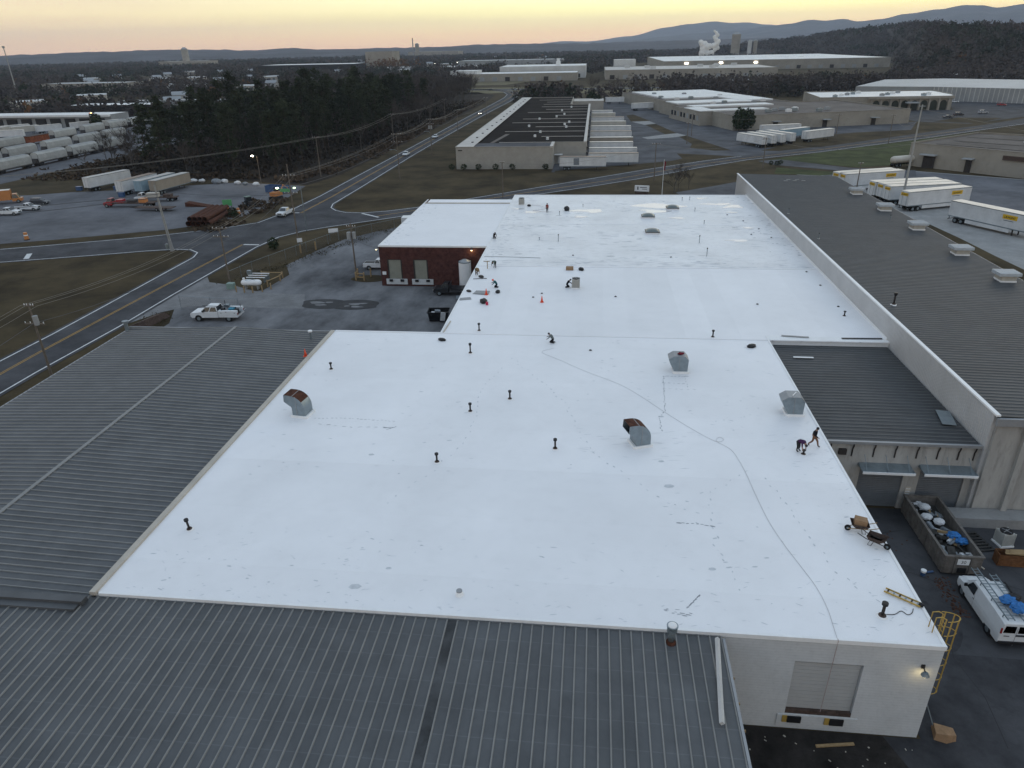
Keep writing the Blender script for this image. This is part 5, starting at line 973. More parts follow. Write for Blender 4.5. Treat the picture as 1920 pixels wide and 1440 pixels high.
# chain-link fences
mat('chain_wire', (.14, .14, .14), .5, .1, 3, metal=.6)
def fence(label, pts, h=2.0, step=.35):
    o = thing('chain_link_fence', label, 'fence', (*pts[0], .02)); x0, y0 = pts[0]
    for i in range(len(pts) - 1):
        a, b_ = Vector(pts[i]) - Vector(pts[0]), Vector(pts[i + 1]) - Vector(pts[0]); d = b_ - a; L_ = d.length; n = max(1, int(L_ / 3)); u = d / L_
        wm = MB(); k = -h
        while k < L_:
            for sgn in (1, -1):
                s0, s1 = (k, k + h) if sgn > 0 else (k + h, k); z0, z1 = 0, h
                c0, c1 = max(0, min(s0, s1)), min(L_, max(s0, s1))
                if c1 - c0 < .05: continue
                f = lambda s: z0 + (s - s0) / (s1 - s0) * (z1 - z0)
                p, q = a + u * c0, a + u * c1; wm.cyl((p.x, p.y, f(c0)), (q.x, q.y, f(c1)), .008, n=3, cap=False)
            k += step
        w_ = wm.build('wire_mesh', 'chain_wire', o)
        for j in range(n + (1 if i == len(pts) - 2 else 0)): p = a + d * j / n; MB().cyl((p.x, p.y, 0), (p.x, p.y, h + .1), .035, n=6).build('post', 'galv', o)
        MB().tube([(a.x, a.y, h), (b_.x, b_.y, h)], .025, 4).build('top_rail', 'galv', o)
    return o
fence('chain link fence running along the verge beside the yard', [(-62.2, 113), (-60.8, 119), (-58, 127.5), (-55, 136), (-52.5, 142.5), (-47.4, 149.2), (-43.6, 153.8), (-36, 160)])
fence('low chain link gate section by the driveway corner', [(-63.5, 99.2), (-58, 98.4), (-53.5, 98.3)], 2.2)
tag(MB().add([(-66.8, 89, .02), (-64.2, 91, .02), (-63.4, 96, .02), (-65.4, 95, .02), (-66.2, 89.6, .7), (-64.6, 91.2, 1.1), (-63.9, 95.3, .9), (-65.1, 94.6, .7)], [(3, 2, 1, 0), (4, 5, 6, 7), (0, 1, 5, 4), (1, 2, 6, 5), (2, 3, 7, 6), (3, 0, 4, 7)]).build('culvert_headwall', 'iron_brown'), 'dark rusty culvert frame on the slope beside the driveway', 'culvert')
rv = thing('roof_vent', 'short galvanised flue at the far left roof corner', 'vent', (-54.3, 73.2, 6.75)); MB().cyl((0, 0, -.2), (0, 0, 1.0), .22, n=12).build('pipe', 'galv', rv); MB().cyl((0, 0, 1.0), (0, 0, 1.2), .36, n=14).build('cap', 'galv', rv)
rv = thing('roof_vent', 'short galvanised flue by the far end of the tan kerb', 'vent', (-31.2, 71.8, 6.95)); MB().cyl((0, 0, -.2), (0, 0, .7), .12, n=10).build('pipe', 'galv', rv); MB().cyl((0, 0, .7), (0, 0, .85), .25, n=12).build('cap', 'edge_white', rv)
# vents on the dark roof
bv = thing('roof_ventilator', '', 'ventilator', group='box ventilators along the dark roof eave')
MB().bb(-.85, .85, -.85, .85, 0, .8).build('curb', mat('vent_beige', (.42, .40, .35), .6, .1, 2, world=False), bv); MB().bb(-.9, .9, -.9, .9, .05, .25).build('base_flange', 'edge_white', bv)
MB().bb(-1.25, 1.25, -1.05, 1.05, .85, 1.2).build('hood', mat('galv_light', (.46, .51, .55), .45, .08, 2, metal=.2, world=False, dirt=.1), bv)
for k in range(4): MB().bb(-1.27, 1.27, -.8 + k * .5 - .03, -.8 + k * .5 + .03, 1.2, 1.24).build('hood_seam', 'trim_grey', bv)
for i, (y, lb) in enumerate(((146, 'box ventilator at the far end of the dark roof eave'), (131, 'second box ventilator from the far end of dark roof eave'), (117, 'third box ventilator from the far end of dark roof eave'), (102.3, 'fourth box ventilator from the far end of dark roof eave'), (90.2, 'fifth box ventilator from the far end of dark roof eave'))):
    o = bv if i == 0 else dup(bv); o.location = (50.7, y, 8.98); o['label'] = lb
rp_ = dup(vp, (33.6, 79, 9.45), 0, 'rusty vent pipe rising at the edge of dark roof', 'vent pipes on the dark roof', (1.3, 1.3, 1.6))
for i, (x, y) in enumerate(((32.9, 126), (33.2, 108.8))): dup(thin, (x + .4, y, 9.45), 0, 'slim pipe with pale cap near the long parapet of dark roof', 'vent pipes on the dark roof', (1, 1, .7))
dup(thin, (49, 123.5, 8.98), 0, 'slim pipe near the box ventilators on dark roof', 'vent pipes on the dark roof', (1, 1, .7))
for i in range(5): o = tag(MB().box((0, 0, .06), (.8, .25, .12)).build('roof_patch', 'trim_grey'), 'pale patch strip at the far end of dark roof', 'patch', 'patch strips on the dark roof'); o.location = (40.4 + i * .9, 158.6 + (i % 2) * 1.6, RZ - .2)
import numpy as np
# ------------------------------------------------------------------ hills, mountains
def interp(tab, a):
    if a <= tab[0][0]: return tab[0][1]
    for (a0, h0), (a1, h1) in zip(tab, tab[1:]):
        if a <= a1: t = (a - a0) / (a1 - a0); t = t * t * (3 - 2 * t); return h0 + (h1 - h0) * t
    return tab[-1][1]
def polar(name, m, a0, a1, na, rads, hf):
    b = MB(); nr = len(rads); vs = []
    for i in range(na + 1):
        a = a0 + (a1 - a0) * i / na
        for j, r_ in enumerate(rads): vs.append((r_ * math.sin(R(a)), r_ * math.cos(R(a)), hf(a, r_, j)))
    b.add(vs, [(i * nr + j, i * nr + j + 1, (i + 1) * nr + j + 1, (i + 1) * nr + j) for i in range(na) for j in range(nr - 1)]); return struct(name, b, m, True)
mat('ridge_forest', (.085, .084, .092), .95, .3, .004, dirt=.2)
TA = [(-9, 20), (-4.59, 41), (-2.27, 70), (-.73, 60), (2.31, 118), (4.89, 212), (6.35, 245), (8.15, 276), (9.41, 250), (10.29, 252), (11.71, 218), (13.12, 185), (14.52, 170), (40, 160)]
TB = [(-3, 0), (.04, 26), (2.32, 55), (4.93, 83), (6.76, 107), (9.64, 122), (11.72, 159), (13.08, 173), (14.41, 203), (15.41, 192), (16.39, 204), (17.38, 179), (18.63, 192), (20.13, 230), (21.89, 261), (23.3, 290), (24.15, 285), (25.03, 258), (26.35, 280), (29.68, 284), (36, 300), (48, 220)]
def mount(T, D, seed):
    def f(a, r_, j):
        t = 1 - abs(r_ - D) / (.26 * D); t = max(0, t); x, y = r_ * math.sin(R(a)), r_ * math.cos(R(a))
        n = noise.fractal((x * .0011, y * .0011, seed), 1, 2, 5); h = interp(T, a)
        return -3 + h * (t ** 1.25) * (1 + (.30 * n if t < .97 else .035 * n))
    return f
polar('mountain', 'ridge_forest', -9, 45, 260, [11500 * k for k in (.76, .82, .86, .9, .93, .96, .98, 1, 1.03, 1.1)], mount(TA, 11500, 2))
polar('mountain', 'ridge_forest', -3, 50, 300, [8500 * k for k in (.75, .80, .84, .88, .91, .94, .96, .98, 1, 1.03, 1.1)], mount(TB, 8500, 7))
TH = [(-60, 34), (-44, 37), (-39.4, 37), (-36.5, 41), (-33.5, 44), (-30.3, 48), (-27, 42), (-24.2, 36), (-22.1, 44), (-20, 34), (-16.2, 33), (-12.3, 33), (-10, 34), (-8.5, 39), (-6.5, 40), (-4.6, 38), (-1.5, 35), (3, 38), (10, 40), (55, 45)]
polar('hills', 'ridge_forest', -62, 55, 360, [2900, 3300, 3700, 4000, 4200, 4500, 5200], lambda a, r_, j: (-1 if j in (0, 6) else interp(TH, a) * (.25, .45, .8, .95, 1, .8, 0)[j] + 3.5 * noise.fractal((a * 1.3, r_ * .002, 1), 1, 2, 5)))
HT = [(-4, 0), (1.2, 2), (5, 9), (8.6, 17), (12.2, 24), (13.9, 27), (15.5, 32), (17.1, 36), (18.7, 39), (20.2, 42), (21.7, 45), (23.2, 42), (24.9, 41), (26.6, 40), (30, 36), (50, 34)]
def hillz(a, r_):
    k = min(1, max(0, (a - 19.4) / 3.0)); rs = 1480 - 840 * k; t = min(1, max(0, (r_ - rs) / 480)); t = t * t * (3 - 2 * t); u = min(1, max(0, (rs + 1150 - r_) / 550)); D = rs + 480
    h = max(0, 21.4 + (interp(HT, a) - 21.4) * D / 1200) if interp(HT, a) > 8 else interp(HT, a)
    return h * t * u + 2.5 * noise.noise((a * .9, r_ * .006, 3)) * t * u - .3
mat('forest_floor', (.035, .028, .022), .95, .3, .05, .5, 2)
polar('wooded_hill', 'forest_floor', -5, 50, 110, [620, 680, 740, 800, 870, 940, 1010, 1080, 1150, 1300, 1450, 1550, 1650, 1750, 1850, 1960, 2100, 2300, 2640], lambda a, r_, j: hillz(a, r_) if r_ < 2630 and a < 49.9 and a > -4.9 else -.6)
pave('forest_ground', [(-183, 238), (-160, 226), (-103, 213), (-84, 207), (-80, 225), (-78.5, 300), (-76.5, 420), (-76, 520), (-80, 610), (-100, 650), (-200, 640), (-184, 480)], 'forest_floor', .03)
# ------------------------------------------------------------------ trees
mat('bark_pine', (.06, .045, .036), .9, .3, 2, world=False); mat('bark_grey', (.105, .092, .08), .9, .25, 2, world=False)
mat('needles', (.026, .034, .019), .9, .35, .9, world=False, col2=(.042, .050, .027), rnd=.35)
mat('twigs', (.060, .048, .040), .95, .3, .6, world=False, rnd=.3); mat('twigs_rust', (.115, .062, .034), .95, .3, .6, world=False, rnd=.2)
mat('leaf_green', (.026, .038, .016), .8, .3, 1.5, world=False, rnd=.2)
def card(b, c, s, rn, flat=.5):
    d = Vector((rn.gauss(0, 1), rn.gauss(0, 1), rn.gauss(0, flat))).normalized(); e = d.cross(Vector((rn.gauss(0, 1), rn.gauss(0, 1), rn.gauss(0, 1)))).normalized(); c = Vector(c)
    b.add([c - d * s * .6 - e * s * .25, c - e * s * .45 + d * s * .05, c + d * s * .6, c + e * s * .4 + d * s * .1], [(0, 1, 2, 3)])
def pine(seed, H):
    rn = random.Random(seed); o = thing('pine_tree', '', 'tree'); tr = MB(); lean = rn.uniform(-.3, .3)
    tr.tube([(0, 0, -.2), (lean * .3, 0, H * .5), (lean, .1, H * .96)], [.26, .2, .05], 6); cr = MB(); z0 = H * rn.uniform(.18, .30)
    for k in range(46):
        t = rn.random() ** .85; z = z0 + (H - z0) * t; rad = H * .135 * (.25 + .75 * math.sin(3.1416 * (.12 + .80 * t))) * rn.uniform(.55, 1.12); a = rn.uniform(0, 6.28); tip = Vector((lean * z / H + rad * math.cos(a), rad * math.sin(a), z + rad * .18))
        tr.tube([(lean * z / H, 0, z - .3), tip], [.06, .02], 3)
        for q in range(26):
            c = tip + Vector((rn.gauss(0, .62), rn.gauss(0, .62), rn.gauss(0, .38))) - (tip - Vector((lean * z / H, 0, z))) * rn.random() * .55; card(cr, c, rn.uniform(.4, .85), rn, .4)
    for q in range(40): card(cr, (lean + rn.gauss(0, .6), rn.gauss(0, .6), H - rn.random() * 1.8), .8, rn, .5)
    tr.build('trunk', 'bark_pine', o); cr.build('crown', 'needles', o); return o
def bare(seed, H, m='twigs', leafy=0):
    rn = random.Random(seed); o = thing('bare_tree', '', 'tree'); tr = MB(); cr = MB()
    def grow(p, d, L_, r_, lv):
        q = p + d * L_; tr.tube([p, p + d * L_ * .5 + Vector((rn.gauss(0, .04), rn.gauss(0, .04), 0)) * L_, q], [r_, r_ * .8, r_ * .55], 4 if lv < 2 else 3)
        if lv >= 3:
            for k in range(9):
                dd = (d + Vector((rn.gauss(0, .55), rn.gauss(0, .55), rn.gauss(.1, .45)))).normalized(); l = L_ * rn.uniform(.5, 1.1); e = dd.orthogonal().normalized() * .035; s = p + d * L_ * rn.random(); cr.add([s - e, s + e, s + dd * l], [(0, 1, 2)])
                if leafy and rn.random() < leafy: card(cr, s + dd * l * rn.random(), .45, rn, .6)
            return
        for k in range(rn.choice((3, 4)) if lv else 5):
            dd = (d * .9 + Vector((rn.gauss(0, .5), rn.gauss(0, .5), rn.uniform(.0, .35)))).normalized(); s = p + d * L_ * rn.uniform(.45, 1.0); grow(s, dd, L_ * rn.uniform(.55, .8), r_ * .5, lv + 1)
    grow(Vector((0, 0, -.2)), Vector((rn.gauss(0, .04), rn.gauss(0, .04), 1)).normalized(), H * .40, H * .014, 0); tr.build('trunk', 'bark_grey', o); cr.build('crown', m, o); return o
def bushy(name, seed, rx, h, m='leaf_green', n=420, cat='shrub', trunk=True):
    rn = random.Random(seed); o = thing(name, '', cat); cr = MB()
    for k in range(n):
        v = Vector((rn.gauss(0, 1), rn.gauss(0, 1), rn.gauss(0, 1))).normalized() * rn.uniform(.6, 1.05); card(cr, (v.x * rx, v.y * rx, h * .54 + v.z * h * .46), max(.22, rx * .3) * rn.uniform(.6, 1.2), rn, 1)
    cr.build('crown', m, o)
    if trunk: MB().tube([(0, 0, -.1), (0, 0, h * .6)], [rx * .08, rx * .03], 5).build('trunk', 'bark_grey', o)
    return o
PINES = [pine(100 + k, h) for k, h in enumerate((21, 24, 19, 22.5, 26))]
BARES = [bare(200 + k, h) for k, h in enumerate((15, 17, 13, 18))]
RUSTY = bare(300, 15, 'twigs_rust', .55)
used = set()
def plant(proto, x, y, rz, s, label, group, z=0):
    if proto.name in used: o = dup(proto)
    else: o = proto; used.add(proto.name)
    o.location = (x, y, z); o.rotation_euler = (0, 0, rz); o.scale = (s * random.uniform(.92, 1.08), s * random.uniform(.92, 1.08), s); o['label'] = label; o['group'] = group; return o
def inside(p, poly):
    c = False; n = len(poly)
    for i in range(n):
        (x0, y0), (x1, y1) = poly[i][:2], poly[(i + 1) % n][:2]
        if (y0 > p[1]) != (y1 > p[1]) and p[0] < (x1 - x0) * (p[1] - y0) / (y1 - y0) + x0: c = not c
    return c
STAND_P = [(-168, 240), (-150, 231), (-125, 222), (-104, 219), (-97, 236), (-93, 262), (-89, 300), (-86, 360), (-84, 430), (-160, 430), (-172, 300)]
rn = random.Random(31); pts = []; tries = 0
while len(pts) < 238 and tries < 30000:
    tries += 1; p = (rn.uniform(-172, -83), rn.uniform(217, 432))
    if inside(p, STAND_P) and all((p[0] - q[0]) ** 2 + (p[1] - q[1]) ** 2 > 5.2 ** 2 for q in pts): pts.append(p)
for i, p in enumerate(pts):
    edge = noise.noise((p[0] * .05, p[1] * .05, 5)) + (.35 if p[0] < -155 else 0) + (.25 if p[1] > 345 else 0) + (.28 if p[1] < 228 else 0)
    if edge > .26 or rn.random() < .13: plant(BARES[i % 4], *p, rn.random() * 6, rn.uniform(.7, 1.05), 'leafless grey brown tree among the dense dark pines', 'trees of the roadside pine stand')
    else: plant(PINES[i % 5], *p, rn.random() * 6, rn.uniform(.74, 1.0) if p[1] < 300 else rn.uniform(.85, 1.08), 'tall dark green pine in the dense roadside stand', 'trees of the roadside pine stand')
for i in range(84):      # bare belt following the road to the bend
    y = 425 + i * 2.15 + rn.uniform(-2, 2); x = -88 - rn.random() ** 1.5 * 70 - (0 if y < 540 else (y - 540) * .12); plant(BARES[i % 4], x, y, rn.random() * 6, rn.uniform(1.0, 1.3), 'leafless tree in the bare belt by the road bend', 'bare trees by the road bend')
for i in range(34):      # fringe towards the rail yard
    plant(BARES[i % 4], -172 + rn.uniform(-13, 10), 246 + rn.random() * 170, rn.random() * 6, rn.uniform(.5, .85), 'low leafless tree between pine stand and rail yard', 'bare trees by the rail yard')
# undergrowth, brush along the verge
def brush(name, m, spots, s0, s1, per=14, seed=3):
    r2_ = random.Random(seed); b = MB()
    for x, y, h in spots:
        for k in range(per): card(b, (x + r2_.gauss(0, .9), y + r2_.gauss(0, .9), abs(r2_.gauss(0, h * .4)) + .1), r2_.uniform(s0, s1), r2_, 1)
    return tag(b.build(name, m), kind='stuff')
mat('brush_brown', (.060, .045, .032), .95, .35, .3, col2=(.085, .06, .04))
sp = []
for k in range(520): t = rn.random(); y = 212 + t * 330; x0 = -79.5 if y > 225 else -84; sp.append((x0 - abs(rn.gauss(0, 4.5)) - (3 if y < 260 else 0), y, rn.uniform(.4, 1.6)))
for k in range(160): sp.append((rn.uniform(-172, -104), 224 - rn.random() * 6 + (-(138 + 0) + 138), rn.uniform(.5, 1.8)))
for k in range(120): sp.append((-176 + rn.gauss(0, 5), rn.uniform(215, 300), rn.uniform(.4, 1.5)))
for k in range(60): sp.append((rn.uniform(-90, -82), rn.uniform(150, 185), rn.uniform(.2, .7)))
brush('undergrowth', 'brush_brown', sp, .5, 1.3)
mat('understory', (.030, .026, .020), .95, .4, .4, col2=(.042, .034, .026))
sp = []
while len(sp) < 1500:
    p = (rn.uniform(-172, -80), rn.uniform(215, 470))
    if inside(p, STAND_P) or (p[1] >= 430 and p[0] > -160) or (p[1] < 260 and inside((p[0] - 2, p[1] + 5), STAND_P)): sp.append((p[0], p[1], rn.uniform(1.5, 8)))
brush('forest_understory', 'understory', sp, .7, 1.7, 9, 8)
mat('verge_weed', (.07, .058, .032), .95, .4, .5)
sp = [(rn.uniform(-66, -63.5), rn.uniform(94, 96), .3) for _ in range(14)]
for k in range(90): t = rn.random(); a, b_ = Vector((-62, 112.5)), Vector((-44, 153)); p = a.lerp(b_, t); sp.append((p.x + rn.gauss(0, .7), p.y + rn.gauss(0, .7), .35))
brush('verge_weeds', 'verge_weed', sp, .1, .28, 14, 4)
# distant woods (too many to count): one mass per colour
def far_woods(name, m, trees, n=22, seed=1):
    g_ = np.random.default_rng(seed); T = np.array(trees); N_ = len(T)
    c = g_.normal(size=(N_, n, 3)); c /= np.linalg.norm(c, axis=2, keepdims=True); c *= g_.uniform(.45, 1.0, size=(N_, n, 1)); W_ = T[:, None, 3:4]; H_ = T[:, None, 4:5]
    ce = np.concatenate([c[:, :, :2] * W_, (c[:, :, 2:3] * .5 + .55) * H_], axis=2) + T[:, None, :3]
    d = g_.normal(size=(N_, n, 3)); d /= np.linalg.norm(d, axis=2, keepdims=True); e = np.cross(d, g_.normal(size=(N_, n, 3))); e /= np.linalg.norm(e, axis=2, keepdims=True); s = (W_ * g_.uniform(.13, .30, size=(N_, n, 1)))
    v = np.stack([ce - d * s - e * s * .5, ce - e * s + d * s * .2, ce + d * s, ce + e * s * .9], axis=2).reshape(-1, 3); q = N_ * n
    me = bpy.data.meshes.new(name); me.vertices.add(len(v)); me.vertices.foreach_set('co', v.astype(np.float32).ravel()); me.loops.add(q * 4); me.loops.foreach_set('vertex_index', np.arange(q * 4, dtype=np.int32)); me.polygons.add(q); me.polygons.foreach_set('loop_start', np.arange(0, q * 4, 4, dtype=np.int32)); me.update(); me.validate()
    me.materials.append(MATS[m]); return tag(link(name, me), kind='stuff')
mat('woods_bare', (.058, .049, .045), .95, .3, .02, col2=(.078, .064, .057)); mat('woods_dark', (.024, .031, .021), .95, .35, .03, col2=(.036, .042, .027)); mat('woods_rust', (.13, .07, .035), .95, .3, .05)
KEEP = [((-620, 690), (-470, 800)), ((-60, 560), (175, 700)), ((-340, 440), (-180, 480)), ((-150, 740), (140, 1000)), ((60, 980), (390, 1420)), ((-470, 1230), (-180, 1480)), ((140, 380), (420, 600)), ((-15, 420), (150, 540)), ((-420, 140), (-180, 430)), ((200, 1560), (360, 1720))]
HOUSES = []; rn = random.Random(91)
while len(HOUSES) < 46:
    a = rn.uniform(-41, -12) if len(HOUSES) < 40 else rn.uniform(-12, -2); r_ = rn.uniform(520, 1500) if a < -20 else rn.uniform(1150, 2300); p = (r_ * math.sin(R(a)), r_ * math.cos(R(a)))
    if all((p[0] - q[0]) ** 2 + (p[1] - q[1]) ** 2 > 40 ** 2 for q in HOUSES) and not any(b_[0] - 15 < p[0] < c_[0] + 15 and b_[1] - 15 < p[1] < c_[1] + 15 for b_, c_ in KEEP): HOUSES.append(p)
HV = [(h, (-h[0] / math.hypot(*h), -h[1] / math.hypot(*h))) for h in HOUSES]
def blocked(x, y):
    for h, d in HV:
        dx, dy = x - h[0], y - h[1]; t = dx * d[0] + dy * d[1]
        if -10 < t < 75 + .05 * abs(h[1]) and abs(dx * d[1] - dy * d[0]) < 10: return True
    return False
wb, wd_, wr_ = [], [], []
rn = random.Random(55); cnt = 0
while cnt < 18500:
    a = rn.uniform(-46, 38); r_ = 470 * (3000 / 470) ** (rn.random() ** .8); x, y = r_ * math.sin(R(a)), r_ * math.cos(R(a))
    if any(p[0] < x < q[0] and p[1] < y < q[1] for p, q in KEEP): continue
    if -110 < x < -50 and y < 720: continue
    if x < -180 and r_ < 760 and noise.noise((x * .012, y * .012, 8)) < -.02: continue
    if 2.5 < a < 20 and 715 < r_ < 1500 - 840 * min(1, max(0, (a - 19.4) / 3.0)): continue
    if -9 < a <= 2.5 and 690 < r_ < 1010: continue
    onhill = a > 3 and r_ > 640
    if not onhill and r_ < 1500 and noise.noise((x * .006, y * .006, 4)) < -.12 and a < 2: continue
    if a < 0 and blocked(x, y): continue
    z = hillz(a, r_) if -5 < a < 50 and 620 < r_ < 2640 else 0; h = rn.uniform(8, 14); wv = rn.uniform(3.2, 5.5) * (1 if r_ < 1500 else 1.5)
    ev = noise.noise((x * .008, y * .008, 1)) + rn.uniform(-.3, .3) - (.12 if onhill else 0); t = (x, y, z - 1, wv, h)
    (wd_ if ev > .16 else wb).append(t) if rn.random() > .012 else wr_.append(t)
    cnt += 1
for k in range(900):      # dense belt behind the tan plant
    x = rn.uniform(55, 270); y = 560 + rn.random() * 80 + x * .0; wb.append((x, y, -.5, rn.uniform(2.5, 4), rn.uniform(9, 14)))
far_woods('far_bare_woods', 'woods_bare', wb, 34, 2); far_woods('far_evergreen_woods', 'woods_dark', wd_, 34, 3); far_woods('far_rust_woods', 'woods_rust', wr_ + [(-350 + rn.gauss(0, 22), 1290 + rn.gauss(0, 40), 0, 6, 20) for _ in range(46)], 24, 4)
hs = thing('far_house', '', 'house'); MB().bb(-6, 6, -4, 4, 0, 4).build('wall', 'wall_offwhite', hs); MB().add([(-6.4, -4.5, 3.9), (6.4, -4.5, 3.9), (6.4, 4.5, 3.9), (-6.4, 4.5, 3.9), (-6.4, 0, 6.6), (6.4, 0, 6.6)], [(0, 1, 5, 4), (2, 3, 4, 5), (0, 4, 3), (1, 2, 5), (3, 2, 1, 0)]).build('roof', 'trim_grey', hs)
for x in (-3.5, 3): MB().bb(x - .9, x + .9, -4.05, -4.0, 1.3, 2.8).build('window', 'glass_dark', hs)
hf = thing('far_shed', '', 'shed'); MB().bb(-11, 11, -6, 6, 0, 4.6).build('wall', 'edge_tan', hf); MB().add([(-11.3, -6.3, 4.5), (11.3, -6.3, 4.5), (11.3, 6.3, 4.5), (-11.3, 6.3, 4.5), (-11.3, 0, 5.6), (11.3, 0, 5.6)], [(0, 1, 5, 4), (2, 3, 4, 5), (0, 4, 3), (1, 2, 5), (3, 2, 1, 0)]).build('roof', 'wall_metal_white', hf)
for x in (-7, 0, 7): MB().bb(x - 1.6, x + 1.6, -6.05, -6.0, .1, 3.2).build('door', 'roof_door', hf)
u1 = u2 = True
for i, (x, y) in enumerate(HOUSES):
    rz = rn.uniform(-.5, .5) - math.atan2(x, y)
    if i % 3: o = hs if u1 else dup(hs); u1 = False; tag(o, 'small pale house among the far woods', None, 'far houses')
    else: o = hf if u2 else dup(hf); u2 = False; tag(o, 'low white roofed shed among the far woods', None, 'far sheds')
    o.location = (x, y, 0); o.rotation_euler = (0, 0, rz)
for i, (x, y, s) in enumerate(((-118, 455, .9), (-140, 470, .85), (46, 556, .8), (-346, 480, .9))): plant(RUSTY, x, y, i, s, 'tree with rust brown leaves still on it', 'rust brown trees')
# single trees one can tell apart
for i, (x, y, s) in enumerate(((-52, 560, .8), (-40, 585, .9), (-12, 560, .95), (-2, 548, 1.05), (8, 575, 1.0), (16, 560, .9), (-22, 600, .8), (30, 545, .8), (38, 590, .9), (50, 570, .8), (64, 585, .9), (-30, 545, .7), (-62, 600, .8), (90, 580, .9), (112, 575, .8))): plant(BARES[i % 4], x, y, i, s, 'leafless tree in the strip behind the dark roofed warehouse', 'bare trees behind the warehouse')
for i, (x, y, s) in enumerate(((21.5, 195.5, .52), (22.8, 197.2, .48), (25.9, 200.6, .5))): plant(BARES[i % 4], x, y, i * 2, s, ('small leafless tree beside the flagpole', 'small leafless tree close behind the flagpole tree', 'small leafless tree at the edge of the entry lot')[i], 'bare trees by the entry')
EV = bushy('evergreen_tree', 41, 3.4, 9.5, 'leaf_green', 620, 'tree')
for i, (x, y, s, lb) in enumerate(((63.4, 340, 1, 'dark rounded evergreen at the corner of the tan plant'), (66.8, 341, .95, 'dark rounded evergreen beside its twin at the tan plant corner'), (-2.5, 482, .9, 'dark evergreen at the far end of the dark roofed warehouse'), (1.5, 474, .8, 'second dark evergreen at the far end of the warehouse'), (-520, 650, 1.3, 'dark evergreen beside the tall thin mast'), (-262, 372, .9, 'dark evergreen with the orange lamp beside the shed'), (-258, 366, .7, 'dark shrub tree below the orange lamp by shed'))): plant(EV, x, y, i, s, lb, 'dark evergreens')
HB = bushy('hedge_bush', 44, .9, 1.7, 'leaf_green', 200, 'shrub', False)
for i, x in enumerate((-45.6, -41.6, -36.8, -31.2, -25.8, -15.2)): plant(HB, x, 234.2, i, 1.15, 'clipped square bush against the tan warehouse front', 'bushes along the warehouse front')
for i, (x, y) in enumerate(((56.2, 241.6), (58, 241.2), (59.4, 242.6))): plant(HB, x, y, i, .9, 'low dark bush in the island by the side drive', 'bushes by the side drive')
for i, (x, y, s) in enumerate(((-64.2, 136.2, 1.3), (-63.2, 134.2, 1.1), (-86.8, 165.2, 1.3), (-85.6, 163.8, 1.0))): plant(HB, x, y, i, s, ('scrubby bush on the verge by the fence', 'scrubby bush on the verge by the fence', 'yellowing bush beside the construction barrels', 'yellowing bush beside the construction barrels')[i], 'scrub on the verges')
# ------------------------------------------------------------------ warehouses beyond the road
mat('roof_black', (.013, .011, .011), 1.0, .3, .12, dirt=.3, col2=(.020, .017, .016), spec=.05); mat('roof_gravel', (.16, .14, .125), .95, .2, .08, dirt=.3); mat('roof_white', (.72, .72, .70), .5, .08, .1, dirt=.15); mat('roof_grey', (.36, .38, .39), .55, .1, .05, dirt=.15); mat('wall_white_far', (.55, .55, .53), .7, .1, .1, dirt=.15); mat('wall_grey_far', (.30, .31, .31), .7, .1, .1, dirt=.2); mat('wall_tan_far', (.32, .295, .25), .8, .12, .08, dirt=.2); mat('roof_pale', (.50, .47, .43), .6, .1, .2, dirt=.2)
ribbed(MATS['tan_metal'], 0, .3, .5)
def bld(name, label, poly, h, wm, rm, loc=None, par=.4, group=None):
    cx, cy = sum(p[0] for p in poly) / len(poly), sum(p[1] for p in poly) / len(poly)
    if sum(poly[i][0] * poly[(i + 1) % len(poly)][1] - poly[(i + 1) % len(poly)][0] * poly[i][1] for i in range(len(poly))) < 0: poly = poly[::-1]
    o = thing(name, label, 'building', (cx, cy, 0), 0, group); mp_('wall', MB().walls(poly, 0, h), wm, o); mp_('roof', MB().sheet(poly, h - par), rm, o)
    q = [Vector((p[0] - cx, p[1] - cy)) for p in poly]; cp = MB()
    n = len(poly)
    for i in range(n):
        a, b_ = poly[i], poly[(i + 1) % n]; d = Vector((b_[0] - a[0], b_[1] - a[1])); L_ = d.length
        if L_ > .5: cp.box(((a[0] + b_[0]) / 2, (a[1] + b_[1]) / 2, h + .03), (L_ + .2 - .002 * (i % 2), .32 - .004 * (i % 3), .1 + .004 * (i % 4)), math.atan2(d.y, d.x))
    c = mp_('coping', cp, wm, o); c['kind'] = 'stuff'; return o
w1 = bld('dark_roof_warehouse', 'long tan warehouse with black roof and trailers at its docks', [(-44.3, 236), (-13, 236), (-13, 247.5), (-2.5, 247.5), (-2.5, 410), (-13, 410), (-13, 466), (-44.3, 466)], 6.9, 'tan_metal', 'roof_black')
mp_('roof_strip', MB().bb(-44.1, -38.6, 236.2, 465.8, 6.9, 7.02), 'roof_pale', w1); mp_('roof_apron', MB().bb(-38.5, -13.2, 236.2, 245.5, 6.52, 6.9), 'roof_grey' if 0 else 'asphalt_old', w1); mp_('roof_strip', MB().bb(-3.4, -2.4, 247.4, 410, 6.6, 7.05), 'roof_pale', w1); mp_('roof_strip', MB().bb(-13.9, -12.9, 235.9, 247.4, 6.6, 7.06), 'roof_pale', w1)
rn = random.Random(8)
for k in range(13): y = 250 + k * 16.5; mp_('roof_seam', MB().bb(-36 + rn.random() * 18, -3.6, y, y + .35, 6.5, 6.62), 'roof_pale', w1)
for k in range(16): mp_('roof_hatch', MB().box((-41 + rn.random() * .6, 247 + k * 13.2, 7.12), (.7, .9, .22)), 'iron', w1)
mp_('roof_patch', MB().add([(-35, 249, 6.53), (-33.6, 249, 6.53), (-31, 275, 6.53), (-32.6, 275, 6.53)], [(0, 1, 2, 3)]), 'roof_gravel', w1)
mp_('end_sign', MB().bb(-43.6, -42.2, 235.93, 235.99, 5.7, 6.0), 'iron', w1)
